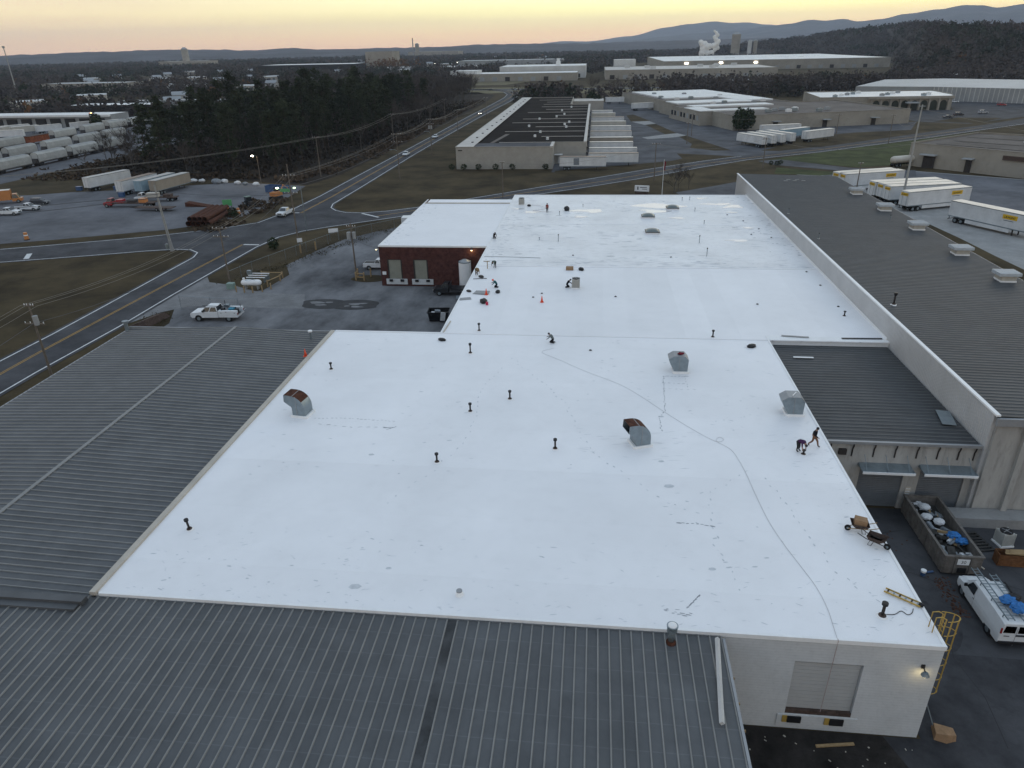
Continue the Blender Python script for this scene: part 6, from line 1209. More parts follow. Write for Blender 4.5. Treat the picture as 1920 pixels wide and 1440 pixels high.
for y in (242, 255, 271, 285, 306, 326, 346, 367, 388): mp_('dock_door', MB().bb(-2.49, -2.40, y - 1.4, y + 1.4, 1.2, 4.2), 'black', w1); mp_('dock_shelter', MB().bb(-2.45, -1.9, y - 1.8, y + 1.8, 4.2, 4.6), 'iron', w1)
mp_('entrance_door', MB().bb(-11.9, -10.6, 247.38, 247.49, .1, 2.4), 'wall_white_far', w1); mp_('canopy', MB().bb(-13, -10.3, 245.9, 247.45, 2.9, 3.15), 'edge_white', w1)
for i, (x, y) in enumerate(((-16, 258), (-21, 266), (-20, 279), (-11, 296), (-12, 306), (-10.5, 315), (-17, 340), (-14, 352), (-16, 372), (-12, 392), (-26, 300), (-24, 330))): o = tag(MB().cyl((0, 0, 0), (0, 0, .5), .5, .3, 10).blob((0, 0, .55), .6, 1, 0, sc_=(1, 1, .5)).build('turbine_vent', 'roof_white'), 'small pale round vent on the black warehouse roof', 'vent', 'round vents on the black roof'); o.location = (x, y, 6.5)
bld('lean_to_canopy', 'pale roofed lean-to at the far end of the black roof', [(-13, 455), (5, 455), (5, 476), (-13, 476)], 5.2, 'tan_plain', 'roof_pale', par=0)
def semi(label, loc, rz, L_=14.8, m='trailer_white', roof='trailer_roof', group=None, logo=False, s=1, skirt=False, stripe=None):
    """box trailer: rear doors at x=0, nose at +L"""
    o = thing('semi_trailer', label, 'trailer', loc, rz, group); o.scale = (s,) * 3
    bevel(MB().bb(0, L_, -1.28, 1.28, 1.15, 4.02).build('box_body', m, o), .04); MB().bb(.02, L_ - .02, -1.25, 1.25, 4.02, 4.07).build('roof_skin', roof, o)
    MB().bb(.0, L_, -1.31, -1.28, 1.12, 1.3).bb(.0, L_, 1.28, 1.31, 1.12, 1.3).bb(.0, L_, -1.30, -1.28, 3.92, 4.04).bb(.0, L_, 1.28, 1.30, 3.92, 4.04).build('side_rails', 'galv', o)['kind'] = 'stuff'
    for y in (-.62, .62):
        d = MB().bb(-.05, -.003, y - .58, y + .58, 1.25, 3.92).build('rear_door', m, o); MB().bb(-.09, -.05, y - .2, y - .16, 1.3, 3.9).build('lock_rod', 'galv', d)
    for x in (1.6, 2.9):
        for y in (-.95, .95): wheel(o, x, y, .5, .5)
    MB().bb(1.0, 3.6, -.5, .5, .75, 1.14).build('bogie', 'black', o); MB().bb(-.02, .08, -1.2, 1.2, .5, .62).bb(.0, .08, -.9, -.8, .62, 1.14).bb(0, .08, .8, .9, .62, 1.14).build('rear_guard', 'black', o)
    for y in (-.85, .85): MB().bb(L_ - 3.1, L_ - 2.9, y - .08, y + .08, .02, 1.14).build('landing_leg', 'iron', o)
    if skirt:
        for y in (-1.27, 1.27): MB().bb(3.8, L_ - 3.4, y - .015, y + .015, .45, 1.12).build('side_skirt', m, o)
    if stripe: MB().bb(L_ * .3, L_ * .42, -1.29, -1.281, 1.6, 3.7).build('side_panel', stripe, o)
    if logo:
        for y, f in ((-1.285, 1), (1.285, -1)):
            p = MB().bb(L_ - 5.2, L_ - 2.4, y - .012, y + .012, 2.75, 3.55).build('logo_plate', 'logo_yellow', o); t_ = link('logo_text', LOGO, p); t_.location = (L_ - 3.8, y - .016 * f, 2.95); t_.rotation_euler = (R(90), 0, 0 if f > 0 else math.pi); q = MB().bb(L_ - 4.9, L_ - 3.0, y - .01, y + .01, 2.45, 2.55).build('sub_line', 'car_dark', o)
        p = MB().bb(-.07, -.051, -.95, .95, 3.15, 3.75).build('logo_plate', 'logo_yellow', o); t_ = link('logo_text', LOGO, p); t_.location = (-.075, 0, 3.28); t_.rotation_euler = (R(90), 0, R(-90)); t_.scale = (.7, .7, .7)
        p = MB().bb(L_ + .002, L_ + .02, -.95, .95, 3.1, 3.8).build('logo_plate', 'logo_yellow', o); t_ = link('logo_text', LOGO, p); t_.location = (L_ + .025, 0, 3.25); t_.rotation_euler = (R(90), 0, R(90)); t_.scale = (.7, .7, .7)
    return o
for k_, c_ in (('trailer_white', (.64, .645, .64)), ('trailer_roof', (.68, .62, .54)), ('trailer_cream', (.50, .47, .41)), ('trailer_tan', (.30, .26, .21)), ('trailer_blue', (.25, .36, .43)), ('roof_rusty', (.24, .17, .12))): mat(k_, c_, .45, .12, .35, spec=.4, world=False, dirt=.14)
mat('logo_yellow', (.66, .40, .02), .45, .05, 1, world=False)
fc = bpy.data.curves.new('logo', 'FONT'); fc.body = 'J.B.HUNT'; fc.size = .52; fc.align_x = 'CENTER'; fc.offset = .012; to = bpy.data.objects.new('tmp', fc); COL.objects.link(to)
LOGO = bpy.data.meshes.new_from_object(to.evaluated_get(bpy.context.evaluated_depsgraph_get())); bpy.data.objects.remove(to); LOGO.materials.clear(); LOGO.materials.append(MATS['black'])
semi('old white trailer with grime parked across the warehouse corner', (-10.6, 234.4, .03), 0, 14.6, 'trailer_white', 'roof_rusty', stripe='scrap_grey')
G1 = 'trailers backed to the warehouse docks'
for i, y in enumerate((242, 255, 271, 285, 306, 326, 346, 367, 388, 404)):
    semi(('first dock trailer beside the grimy corner trailer', 'second dock trailer from the warehouse corner', 'third dock trailer from the warehouse corner', 'fourth dock trailer, tan sided, from the warehouse corner', 'fifth dock trailer from the warehouse corner', 'sixth dock trailer from the warehouse corner', 'seventh dock trailer from the warehouse corner', 'eighth dock trailer from the warehouse corner', 'ninth dock trailer from the warehouse corner', 'last dock trailer, farthest from the warehouse corner')[i], (-1.6, y, .03), R(rn.uniform(-.6, .6)), (16, 16.2, 15.6, 16.2, 16.6, 17.2, 15.8, 15.6, 12, 11)[i], ('trailer_white', 'trailer_white', 'trailer_white', 'trailer_tan', 'trailer_white', 'trailer_white', 'trailer_cream', 'trailer_white', 'trailer_cream', 'trailer_white')[i], ('roof_rusty', 'trailer_roof', 'trailer_roof', 'trailer_roof', 'roof_rusty', 'trailer_roof', 'trailer_roof', 'roof_rusty', 'trailer_roof', 'trailer_roof')[i], G1)
# trailers with yellow plates beyond the dark roof
G2 = 'white trailers with yellow plates'
for i, (x, y, tx, ty, lb) in enumerate(((63.6, 200.2, 81, 206.6, 'yellow plated trailer at the far end, half hidden by its neighbour'), (64.7, 198.2, 81.5, 204.3, 'yellow plated trailer second from the far end of row'), (68.2, 186.6, 84.9, 191.0, 'yellow plated trailer farthest of the close trio'), (69.2, 183.8, 86, 187.7, 'yellow plated trailer in the middle of the close trio'), (69.7, 180.6, 86.2, 184.6, 'yellow plated trailer nearest of the close trio'), (70.9, 173.4, 87.6, 180.4, 'yellow plated trailer beside the tall light mast'), (77.6, 163.6, 86.2, 146.6, 'yellow plated trailer parked alone across the concrete'))):
    semi(lb, (x, y, .04), math.atan2(ty - y, tx - x), 16.1, 'trailer_white', 'trailer_roof', G2, True, 1.1, True)
G3 = 'trailers in front of the tan plant'
for i, (x, y, a, L_, lb) in enumerate(((62.6, 283.2, 118, 14.6, 'first of four white trailers with ends to the road'), (66.6, 286.2, 118, 14.4, 'second of four white trailers with ends to the road'), (70.6, 289.2, 118, 14.4, 'third of four white trailers with ends to the road'), (74.9, 292.4, 118, 14.4, 'fourth of four white trailers with ends to the road'), (80.6, 298.6, 38, 16.4, 'white trailer parked along the road verge by the plant'), (73.4, 305, 38, 15.6, 'white trailer just behind the one by the verge'), (69, 322, 16, 17.4, 'white trailer lying close along the tan plant wall'), (21.6, 449.4, 21, 15.6, 'white trailer parked at the long side of the tan plant'), (6.8, 503, 5, 12, 'short white trailer at the far corner of the tan plant'))):
    semi(lb, (x, y, .04), R(a), L_, 'trailer_white' if i != 5 else 'trailer_blue', 'trailer_roof', G3)
semi('white trailer with dark stripe beside the flat roofed tan building', (113.5, 203, .04), R(28), 15, 'trailer_white', 'trailer_roof', None)
# tan plant
u, v = Vector((.962, .274)), Vector((-.250, .968)); P0 = Vector((61, 341))
def uv(a, b_): p = P0 + u * a + v * b_; return (p.x, p.y)
tp = bld('tan_plant', 'rambling low tan plant with gravel and white roofs', [uv(0, 0), uv(86, 0), uv(86, 62), uv(60, 62), uv(60, 180), uv(2, 180), uv(2, 96), uv(-1, 96), uv(-1, 66), uv(-6, 66), uv(-6, 24), uv(0, 24)], 6.2, 'wall_tan_far', 'roof_gravel')
for a0, a1, b0, b1, hh, m in ((1, 46, 74, 92, 6.4, 'roof_white'), (1, 44, 50, 60, 6.45, 'roof_white'), (-5.5, 30, 27, 34, 6.4, 'roof_white'), (8, 59, 112, 178, 6.5, 'roof_white'), (40, 59, 80, 110, 6.55, 'roof_white'), (-5, 4, 36, 48, 6.35, 'roof_white')): mp_('roof_section', MB().prism([uv(a0, b0), uv(a1, b0), uv(a1, b1), uv(a0, b1)], 5.8, hh), m, tp)
for k in range(9):
    p = uv(-6.06, 27 + k * 4.3); mp_('window', MB().box((p[0], p[1], 3.2), (.12, 2.2, 2.2), math.atan2(u.y, u.x)), 'glass_dark' if k % 3 else 'wall_grey_far', tp)
for k in range(3): p = uv(20 + k * 24, -.05); mp_('door', MB().box((p[0], p[1], 1.5), (2.2, .14, 3.0), math.atan2(u.y, u.x)), 'iron', tp); p = uv(20 + k * 24, -1.0); mp_('door_canopy', MB().box((p[0], p[1], 3.3), (3.6, 2.2, .25), math.atan2(u.y, u.x)), 'roof_grey', tp)
for i, (a, b_) in enumerate(((22, 12), (27, 16), (31, 10), (36, 14), (33, 20), (39, 19), (45, 8), (52, 13), (18, 66), (26, 70), (34, 100), (12, 104), (22, 108), (40, 64), (50, 74), (8, 120), (30, 140), (45, 120), (14, 150))): o = tag(MB().box((0, 0, .7), (2.4, 1.8, 1.2)).box((0, 0, 1.35), (1.6, 1.4, .25)).build('rooftop_unit', ('galv', 'wall_grey_far', 'roof_white')[i % 3]), 'boxy rooftop unit on the tan plant', 'rooftop unit', 'rooftop units on the tan plant'); o.location = (*uv(a, b_), 5.9); o.rotation_euler = (0, 0, .28)
# arched office, metal works, tan building
ar = bld('arched_office', 'white roofed office with a row of dark arches', [(147, 432), (190, 431), (197, 449), (200, 482), (126, 482), (122, 432)], 7.0, 'wall_tan_far', 'roof_white')
for k in range(8):
    x = 151.5 + k * 4.9; prf = [(x - 1.7, .1)] + [(x + 1.7 * math.cos(R(a)), 3.2 + 1.9 * math.sin(R(a))) for a in range(180, -1, -20)] + [(x + 1.7, .1)]; y = 431.8 - (x - 147) * .0233; mp_('arch_window', MB().extr(prf[::-1], y - .1, y + .2), mat('arch_green', (.02, .028, .02), .5, .2, .5), ar)
for k in range(9): x = 149.1 + k * 4.9; y = 431.75 - (x - 147) * .0233; mp_('pier', MB().bb(x - .45, x + .45, y - .5, y + .1, 0, 6), 'wall_tan_far', ar)
mp_('fascia', MB().bb(146.6, 190.6, 430.1, 431.0, 5.9, 7.2), 'wall_tan_far', ar); mp_('entrance_canopy', MB().bb(166, 172, 427, 430.6, 3.8, 4.4), 'roof_grey', ar)
for i in range(11): o = tag(MB().box((0, 0, .6), (2.2, 1.8, 1.2)).cyl((0, 0, 1.2), (0, 0, 1.4), .6, n=10).build('rooftop_unit', ('galv', 'roof_white', 'wall_grey_far')[i % 3]), 'rooftop unit on the arched office', 'rooftop unit', 'rooftop units on the arched office'); o.location = (132 + i * 5.3, 440 + (i * 7) % 30, 6.6)
mw = bld('metal_works', 'huge pale ribbed metal hall with a low grey roof', [(166, 514), (207, 497), (300, 420), (360, 500), (232, 596)], 7.8, 'wall_grey_far', 'roof_grey', par=0)
mp_('roof_slope', MB().add([(166, 514, 7.85), (207, 497, 7.85), (300, 420, 7.85), (330, 460, 10.2), (232, 545, 10.2), (198, 556, 9.6)], [(0, 1, 4, 5), (1, 2, 3, 4)]), 'roof_grey', mw)
for k in range(48): t_ = k / 48; x, y = 207 + 93 * t_, 497 - 77 * t_; mp_('wall_rib', MB().box((x - .1, y - .12, 3.9), (.35, .3, 7.7), math.atan2(-77, 93)), 'wall_white_far', mw)
for t_ in (.52, .72): x, y = 207 + 93 * t_, 497 - 77 * t_; mp_('door', MB().box((x - .2, y - .25, 1.8), (3.2, .3, 3.6), math.atan2(-77, 93)), 'wall_tan_far', mw); mp_('door_canopy', MB().box((x - .6, y - .8, 4.2), (4, 2, .3), math.atan2(-77, 93)), 'roof_grey', mw)
tb = bld('flat_tan_building', 'flat roofed tan building beside the green lawn', [(97, 240.5), (118.5, 216.5), (150, 182), (190, 216), (128, 266)], 6.8, 'wall_tan_far', 'roof_gravel')
d5 = math.atan2(-24, 21.5)
for x, y, w_ in ((101, 235.5, 3.4), (108.6, 227.2, 1.6), (132, 201.4, 3)): mp_('door', MB().box((x, y, 1.7), (w_, .3, 3.4), d5), 'iron', tb); mp_('door_canopy', MB().box((x - .6, y - .5, 3.9), (w_ + 1.2, 2, .3), d5), 'roof_grey', tb)
mp_('window_band', MB().box((121, 213.4, 5.0), (20, .3, 1.2), d5), 'iron_brown', tb)
for k, p in enumerate((((104, 240), (140, 205)), ((112, 247), (150, 212)), ((120, 256), (165, 220)))): mp_('roof_seam', MB().ribbon([p[0], p[1]], .6, 6.45), 'roof_black', tb)
o = tag(MB().blob((0, 0, .3), 1.4, 2, 0, sc_=(1.4, 1, .5)).build('skylight', 'roof_white', smooth=True), 'white domed skylight on the flat tan building', 'skylight'); o.location = (131, 240, 6.5)
tkr = thing('tanker_trailer', 'rounded white tanker parked beside the flat tan building', 'trailer', (91, 237, .05), R(24)); secs = [[(x, 1.2 * k * math.cos(R(a)), 2.1 + 1.1 * k * math.sin(R(a))) for a in range(0, 360, 24)] for x, k in ((0, .5), (.3, .9), (.8, 1), (8.4, 1), (8.9, .9), (9.2, .5))]; MB().loft(secs).build('tank', 'trailer_cream', tkr, smooth=True, fix=True); MB().bb(.5, 8.6, -.5, .5, .7, 1.1).build('chassis', 'black', tkr)
for x in (1.2, 2.5):
    for y in (-.95, .95): wheel(tkr, x, y, .5, .4)
for i, (x, y, a, m, k, lb) in enumerate(((212, 478, 3, 'paint_truck', 'car', 'white car parked before the ribbed metal hall'), (226, 452, -35, 'car_red', 'suv', 'red van-like car parked before the ribbed metal hall'), (180, 398, 10, 'car_black', 'suv', 'black suv beside the grass island of the office lot'), (196, 408, 8, 'car_silver', 'suv', 'silver suv in the office lot near arches'), (170, 386, 10, 'car_black', 'car', 'black car at the front of the office lot'), (262, 448, -35, 'car_dark', 'car', 'dark car farther along the metal hall'))): sedan(lb, (x, y, .06), R(a), m, 'cars at the office lot', kind=k)
# ------------------------------------------------------------------ far industry
def far(label, x0, x1, y0, y1, h, wm='wall_tan_far', rm='roof_white', name='far_factory', group='far factories', rz=0): return bld(name, label, [(x0, y0), (x1, y0), (x1, y1), (x0, y1)], h, wm, rm, par=.2, group=group)
ff = [far('sprawling white roofed factory below the steam plume', 90, 380, 1060, 1400, 12, 'wall_tan_far', 'roof_white'), far('long tan factory in front of the white roofed one', 10, 190, 840, 960, 9.5, 'wall_tan_far', 'roof_pale'), far('white fronted factory with cooling tower on roof', -112, -12, 900, 985, 13, 'wall_white_far', 'roof_white'), far('low white roofed factory wing by the trees', -145, -20, 835, 890, 8, 'wall_tan_far', 'roof_white'),
      far('bright white cube of a factory block', 22, 48, 965, 1000, 17, 'wall_white_far', 'roof_white'), far('small white factory box at the left end', -160, -130, 845, 880, 11, 'wall_white_far', 'roof_white'), far('pale flat factory far behind the woods', -250, -60, 1400, 1480, 11, 'wall_grey_far', 'roof_grey'), far('low pale factory by the tall stack', -660, -480, 2700, 2800, 20, 'wall_tan_far', 'roof_pale'), far('white roofed depot beyond the pine stand', -250, -190, 1180, 1260, 7, 'wall_grey_far', 'roof_white'), far('white roofed depot wing beyond the pine stand', -345, -275, 1200, 1260, 7, 'wall_grey_far', 'roof_white'),
      far('dark walled depot with long white roof edge', -560, -395, 1240, 1330, 13, 'black', 'roof_white'), far('tall cream block rising over the pines', -392, -345, 1300, 1350, 30, 'wall_tan_far', 'roof_white'), far('pale tan mill beside the mast', -560, -470, 725, 760, 9.5, 'wall_tan_far', 'roof_grey'), far('low white roofed store near the mill', -450, -395, 740, 770, 6.5, 'wall_white_far', 'roof_grey'), far('low white strip building behind the sheds', -345, -265, 520, 530, 5, 'wall_grey_far', 'roof_white'), far('white roofed yard behind the dense belt', 150, 240, 600, 640, 6, 'wall_white_far', 'roof_white'), far('pale yard shed behind the dense belt', 85, 135, 645, 680, 6, 'wall_grey_far', 'roof_white'), far('white stacked yard near the hill foot', 255, 330, 660, 700, 7, 'wall_white_far', 'roof_white'), far('pale works far left beyond the woods', -1040, -920, 1760, 1820, 16, 'wall_tan_far', 'roof_white')]
for f_ in ff[:4]:
    d = [c for c in f_.children if c.name.startswith('wall')][0]; xs2 = [v_.co.x for v_ in d.data.vertices]; y0 = min(v_.co.y for v_ in d.data.vertices); n = int((max(xs2) - min(xs2)) / 14)
    for k in range(n): MB().bb(min(xs2) + 5 + k * 14, min(xs2) + 10 + k * 14, y0 - .3, y0 + .05, .5, 4.6).build('window', 'wall_grey_far' if k % 3 else 'iron', f_)
for f_, n in ((ff[0], 10), (ff[1], 8)):
    for k in range(n): bx_ = MB().box((random.uniform(-80, 80), random.uniform(-40, 40), 10.5), (6, 5, 3)).build('roof_house', 'wall_white_far', f_)
for i, (x, y, r_, h, lb) in enumerate(((274, 1600, 8.5, 46, 'broad tan silo beside the steam plume'), (309, 1640, 4, 34, 'left of two slim pale silos beside the broad one'), (320, 1640, 4, 34, 'right of two slim pale silos beside the broad one'), (-625, 2700, 7, 44, 'pale silo by the tall stack'), (-985, 1790, 8, 42, 'tan silo of the works far left'))): o = thing('silo', lb, 'silo', (x, y, 0)); MB().cyl((0, 0, 0), (0, 0, h), r_, n=24).build('shell', 'wall_tan_far' if i != 1 else 'wall_white_far', o); MB().cyl((0, 0, h), (0, 0, h + r_ * .5), r_, r_ * .3, 24).build('cap', 'wall_grey_far', o)
o = thing('smoke_stack', 'tall thin stack on the far horizon', 'stack', (-640, 2700, 0)); MB().cyl((0, 0, 0), (0, 0, 62), 2.4, 1.8, 12).build('shaft', 'wall_grey_far', o); MB().cyl((0, 0, 60), (0, 0, 63), 2.3, n=12).build('rim', 'iron', o)
o = thing('cooling_tower', 'small white cooling tower on the white fronted factory', 'tower', (-45, 930, 12.5)); MB().cyl((0, 0, 0), (0, 0, 5), 3, 2.6, 14).build('drum', 'roof_white', o); MB().cyl((0, 0, 5), (0, 0, 8), 1.6, n=10).build('fan_stack', 'roof_white', o)
# steam plume over the factory
b = MB(); rn = random.Random(3)
for x, y, z, r_ in ((228, 1690, 14, 13), (240, 1690, 12, 11), (252, 1690, 13, 10), (228, 1690, 28, 11), (236, 1690, 34, 12), (226, 1690, 42, 10), (220, 1690, 50, 8), (232, 1690, 46, 8), (246, 1690, 36, 9), (258, 1690, 38, 9), (266, 1690, 44, 8), (270, 1690, 52, 7), (262, 1690, 58, 7), (258, 1690, 66, 6), (266, 1690, 72, 6), (262, 1690, 80, 5), (256, 1690, 86, 3.5), (270, 1690, 30, 6), (262, 1690, 24, 6)): b.blob((232 + (x - 240) * .72, y, 4 + z * .58), r_ * .66, 3, .05, seed=int(x * z))
stm = bpy.data.materials.new('steam'); stm.use_nodes = True; MATS['steam'] = stm
so_ = tag(b.build('steam_plume', stm, smooth=True), kind='stuff'); rmod = so_.modifiers.new('r', 'REMESH'); rmod.mode = 'VOXEL'; rmod.voxel_size = 1.0; rmod.use_smooth_shade = True; smd = so_.modifiers.new('s', 'SMOOTH'); smd.iterations = 5
tt = stm.node_tree; pb = tt.nodes['Principled BSDF']; pb.inputs['Base Color'].default_value = (.93, .92, .90, 1); pb.inputs['Roughness'].default_value = 1; pb.inputs['Specular IOR Level'].default_value = 0
trn = N(tt, 'ShaderNodeBsdfTranslucent'); trn.inputs[0].default_value = (.95, .92, .86, 1); m1 = N(tt, 'ShaderNodeMixShader'); m1.inputs[0].default_value = .45; tt.links.new(pb.outputs[0], m1.inputs[1]); tt.links.new(trn.outputs[0], m1.inputs[2])
tp_ = N(tt, 'ShaderNodeBsdfTransparent'); m2 = N(tt, 'ShaderNodeMixShader'); nz = N(tt, 'ShaderNodeTexNoise'); nz.inputs['Scale'].default_value = .12; nz.inputs['Detail'].default_value = 5; gp_ = N(tt, 'ShaderNodeNewGeometry'); tt.links.new(gp_.outputs['Position'], nz.inputs['Vector']); rz_ = ramp(tt, [(.42, (1, 1, 1)), (.70, (.7, .7, .7))]); tt.links.new(nz.outputs[0], rz_.inputs[0])
tt.links.new(rz_.outputs[0], m2.inputs[0]); tt.links.new(tp_.outputs[0], m2.inputs[1]); tt.links.new(m1.outputs[0], m2.inputs[2]); tt.links.new(m2.outputs[0], tt.nodes['Material Output'].inputs[0])
# ------------------------------------------------------------------ rail yard
hp_ = thing('hopper_car', '', 'rail car', group='hopper cars in the rail yard')
prf = [(-1.55, 1.5), (-1.62, 2.6), (-1.5, 3.9), (-1.0, 4.45), (0, 4.6), (1.0, 4.45), (1.5, 3.9), (1.62, 2.6), (1.55, 1.5), (.8, .9), (-.8, .9)]
MB().loft([[(p[0] * k, y, p[1] * (k if p[1] < 2 else 1)) for p in prf] for y, k in ((-7.6, .96), (-7.0, 1), (7.0, 1), (7.6, .96))]).build('hopper_body', mat('hopper_grey', (.40, .40, .375), .7, .15, .3, dirt=.25, world=False, rnd=.12), hp_, fix=True)
MB().bb(-.5, .5, -7.2, 7.2, 4.55, 4.72).build('hatch_cover', 'roof_grey', hp_); MB().bb(-1.4, 1.4, -8.9, 8.9, 1.0, 1.2).build('underframe', 'iron', hp_)
for s in (-1, 1):
    MB().add([(-1.3, s * 7.55, 1.2), (1.3, s * 7.55, 1.2), (.7, s * 8.8, 1.2), (-.7, s * 8.8, 1.2), (-1.3, s * 7.55, 2.6), (1.3, s * 7.55, 2.6)], [(0, 1, 5, 4), (0, 4, 3), (1, 2, 5), (2, 3, 4, 5)]).build('end_slope', 'iron', hp_)
    MB().bb(-1.2, 1.2, s * 6.3 - 1.2, s * 6.3 + 1.2, .3, .95).build('bogie', 'black', hp_)
    for dy in (-.85, .85):
        for x in (-.75, .75): MB().cyl((x - .07, s * 6.3 + dy, .48), (x + .07, s * 6.3 + dy, .48), .45, n=14).build('wheel', 'iron', hp_)
    MB().bb(1.45, 1.52, s * 7.9, s * 7.95, 1.2, 4.2).bb(-1.52, -1.45, s * 7.9, s * 7.95, 1.2, 4.2).build('ladder', 'iron', hp_)['kind'] = 'stuff'
first = True
for x, ys_, nm in ((-200.6, (216, 235.2, 254, 272.8, 291.6), 'nearest'), (-223.5, (231, 249, 268, 289, 309, 328), 'middle'), (-250.8, (278, 296, 330.5, 352.5, 372, 391), 'back')):
    for j, y in enumerate(ys_): o = hp_ if first else dup(hp_); first = False; o.location = (x, y, .05); o['label'] = 'pale grey hopper car in the %s row of the rail yard' % nm; o['group'] = 'hopper cars in the %s row' % nm
og = thing('gondola_car', 'rust orange gondola car among the pale hoppers', 'rail car', (-250.8, 312.8, .05)); mat('rust_orange', (.26, .085, .04), .8, .25, .6, dirt=.25, world=False)
MB().bb(-1.5, 1.5, -6.2, 6.2, 1.1, 3.6).build('body', 'rust_orange', og); MB().bb(-1.6, 1.6, -6.4, 6.4, 3.6, 3.75).build('top_rail', 'iron_brown', og)
for k in range(9): MB().bb(1.5, 1.62, -6 + k * 1.48, -5.85 + k * 1.48, 1.1, 3.6).build('side_post', 'rust_orange', og)
for s in (-1, 1): MB().bb(-1.2, 1.2, s * 4.6 - 1.1, s * 4.6 + 1.1, .2, 1.05).build('bogie', 'black', og)
for x in (-200.6, -223.5, -250.8):
    t_ = MB()
    for dx in (-.75, .75): t_.bb(x + dx - .04, x + dx + .04, 120, 480, .03, .2)
    tag(t_.build('railway_track', 'iron_brown'), kind='structure')
bd = bld('open_shed', 'long shed with white roof edge and open bays behind the hoppers', [(-345, 384), (-262, 386), (-262, 402), (-345, 402)], 6.4, 'wall_grey_far', 'roof_white', par=0)
for k in range(9): mp_('bay_opening', MB().bb(-340 + k * 8.5, -334 + k * 8.5, 383.7 + k * .2, 384.6 + k * .2, .2, 4.6), 'black', bd)
mp_('eave_band', MB().bb(-346, -261, 382.4, 384.2, 5.6, 6.6), 'roof_white', bd)
far('black walled shed with white roof behind the open shed', -335, -276, 448, 470, 7, 'black', 'roof_white', 'open_shed', None)
for i, (x, y, a, L_) in enumerate(((-300, 352, 60, 13), (-290, 346, 62, 13), (-281, 352, 60, 12), (-297, 338, 80, 12), (-272, 366, 65, 13), (-262, 374, 65, 12), (-285, 330, 20, 12))): semi('white trailer parked between hopper rows and the open shed', (x, y, .04), R(a), L_, ('trailer_white', 'trailer_cream')[i % 2], 'trailer_roof', 'trailers by the open shed')
# ------------------------------------------------------------------ gravel lot across the road
for i, (x, y, a, L_, m, rf, lb) in enumerate(((-146.2, 196.6, 76, 15, 'trailer_white', 'roof_pale', 'white box trailer apart from the other lot trailers'), (-132.2, 190.6, 82, 14.4, 'trailer_white', 'roof_rusty', 'dull white trailer with brown roof beside the blue one'), (-126.8, 191.0, 82, 14.6, 'trailer_blue', 'roof_pale', 'pale blue trailer between the white and the tan one'), (-122.6, 191.4, 82, 14.8, 'trailer_tan', 'roof_pale', 'tan sided trailer at the end of the lot row'))): semi(lb, (x, y, .03), R(a), L_, m, rf, 'trailers in the gravel lot')
def workrig(label, loc, rz, cabm, L_=8.5, load=()):
    o = thing('work_truck', label, 'truck', loc, rz); bevel(MB().extr([(0, .6), (2.2, .55), (2.4, .8), (2.35, 1.25), (1.5, 1.45), (0, 1.5)], -1.05, 1.05).build('body', cabm, o, fix=True), .06, 2); cab(o, 0, 1.5, .1, .95, 2.0, 1.7, 1.45, 2.3, cabm, 1)
    MB().bb(-L_, -.2, -1.15, 1.15, .95, 1.15).build('flat_bed', 'iron_brown', o)
    for x in (1.5, -L_ + 2.2, -L_ + 1.0):
        for y in (-.95, .95): wheel(o, x, y, .46, .3)
    for k, (x, w_, h, m) in enumerate(load): MB().bb(x - w_ / 2, x + w_ / 2, -.9, .9, 1.15, 1.15 + h).build('load', m, o)
    return o
workrig('red truck with flat trailer loaded with gear in the gravel lot', (-124.5, 175.8, .03), R(184), 'car_red', 11, ((-2, 1.6, .8, 'car_red'), (-5, 2, .7, 'iron'), (-8, 1.6, 1, 'truck_orange')))
workrig('white truck with pale load behind the red truck', (-120.5, 183.2, .03), R(186), 'paint_truck', 9, ((-2.5, 3, 1.1, 'trailer_cream'), (-6.5, 2, .7, 'iron_brown')))
tr_ = thing('flat_trailer', 'low rusty flat trailer in front of the red truck', 'trailer', (-110.5, 171.6, .03), R(178)); MB().bb(-5, 5, -1.2, 1.2, .7, .9).build('deck', 'iron_brown', tr_); MB().tube([(5, -1, .8), (7, 0, .7), (5, 1, .8)], .08, 4).build('drawbar', 'iron', tr_)
for x in (-2, -.9):
    for y in (-1.1, 1.1): wheel(tr_, x, y, .38, .24)
rmp = tag(MB().add([(-105, 176, .1), (-105, 178.4, .1), (-98.5, 178.2, .1), (-98.5, 175.8, .1), (-105, 176, 1.1), (-105, 178.4, 1.1)], [(0, 3, 2, 1), (4, 5, 2, 3), (0, 4, 3), (1, 2, 5), (0, 1, 5, 4)]).build('loading_ramp', 'rust'), 'rusty wedge ramp behind the red truck', 'ramp')
pickup('white pickup nearest the road in the gravel lot', (-146.5, 165.6, .03), R(8), group='vehicles at the lot entrance'); pickup('white pickup just behind the other white one', (-145.4, 171.2, .03), R(6), group='vehicles at the lot entrance'); sedan('dark car parked alone behind the white pickups', (-148, 179, .03), R(4), 'car_dark', None, kind='suv')
bt = thing('box_truck', 'orange box truck behind the white pickups', 'truck', (-157.5, 181, .03), R(30)); bevel(MB().bb(-6.5, 0, -1.2, 1.2, .9, 3.5).build('cargo_box', 'truck_orange', bt), .04); MB().bb(-6.5, 0, -1.18, 1.18, 3.5, 3.56).build('roof_skin', 'trailer_roof', bt); cab(bt, .1, 1.9, .2, 1.3, 2.1, 1.8, 1.2, 2.4, 'truck_orange', 1); MB().bb(.05, 2.4, -1.05, 1.05, .5, 1.25).build('body', 'truck_orange', bt)
for x in (1.4, -4.6):
    for y in (-.95, .95): wheel(bt, x, y, .46, .3)
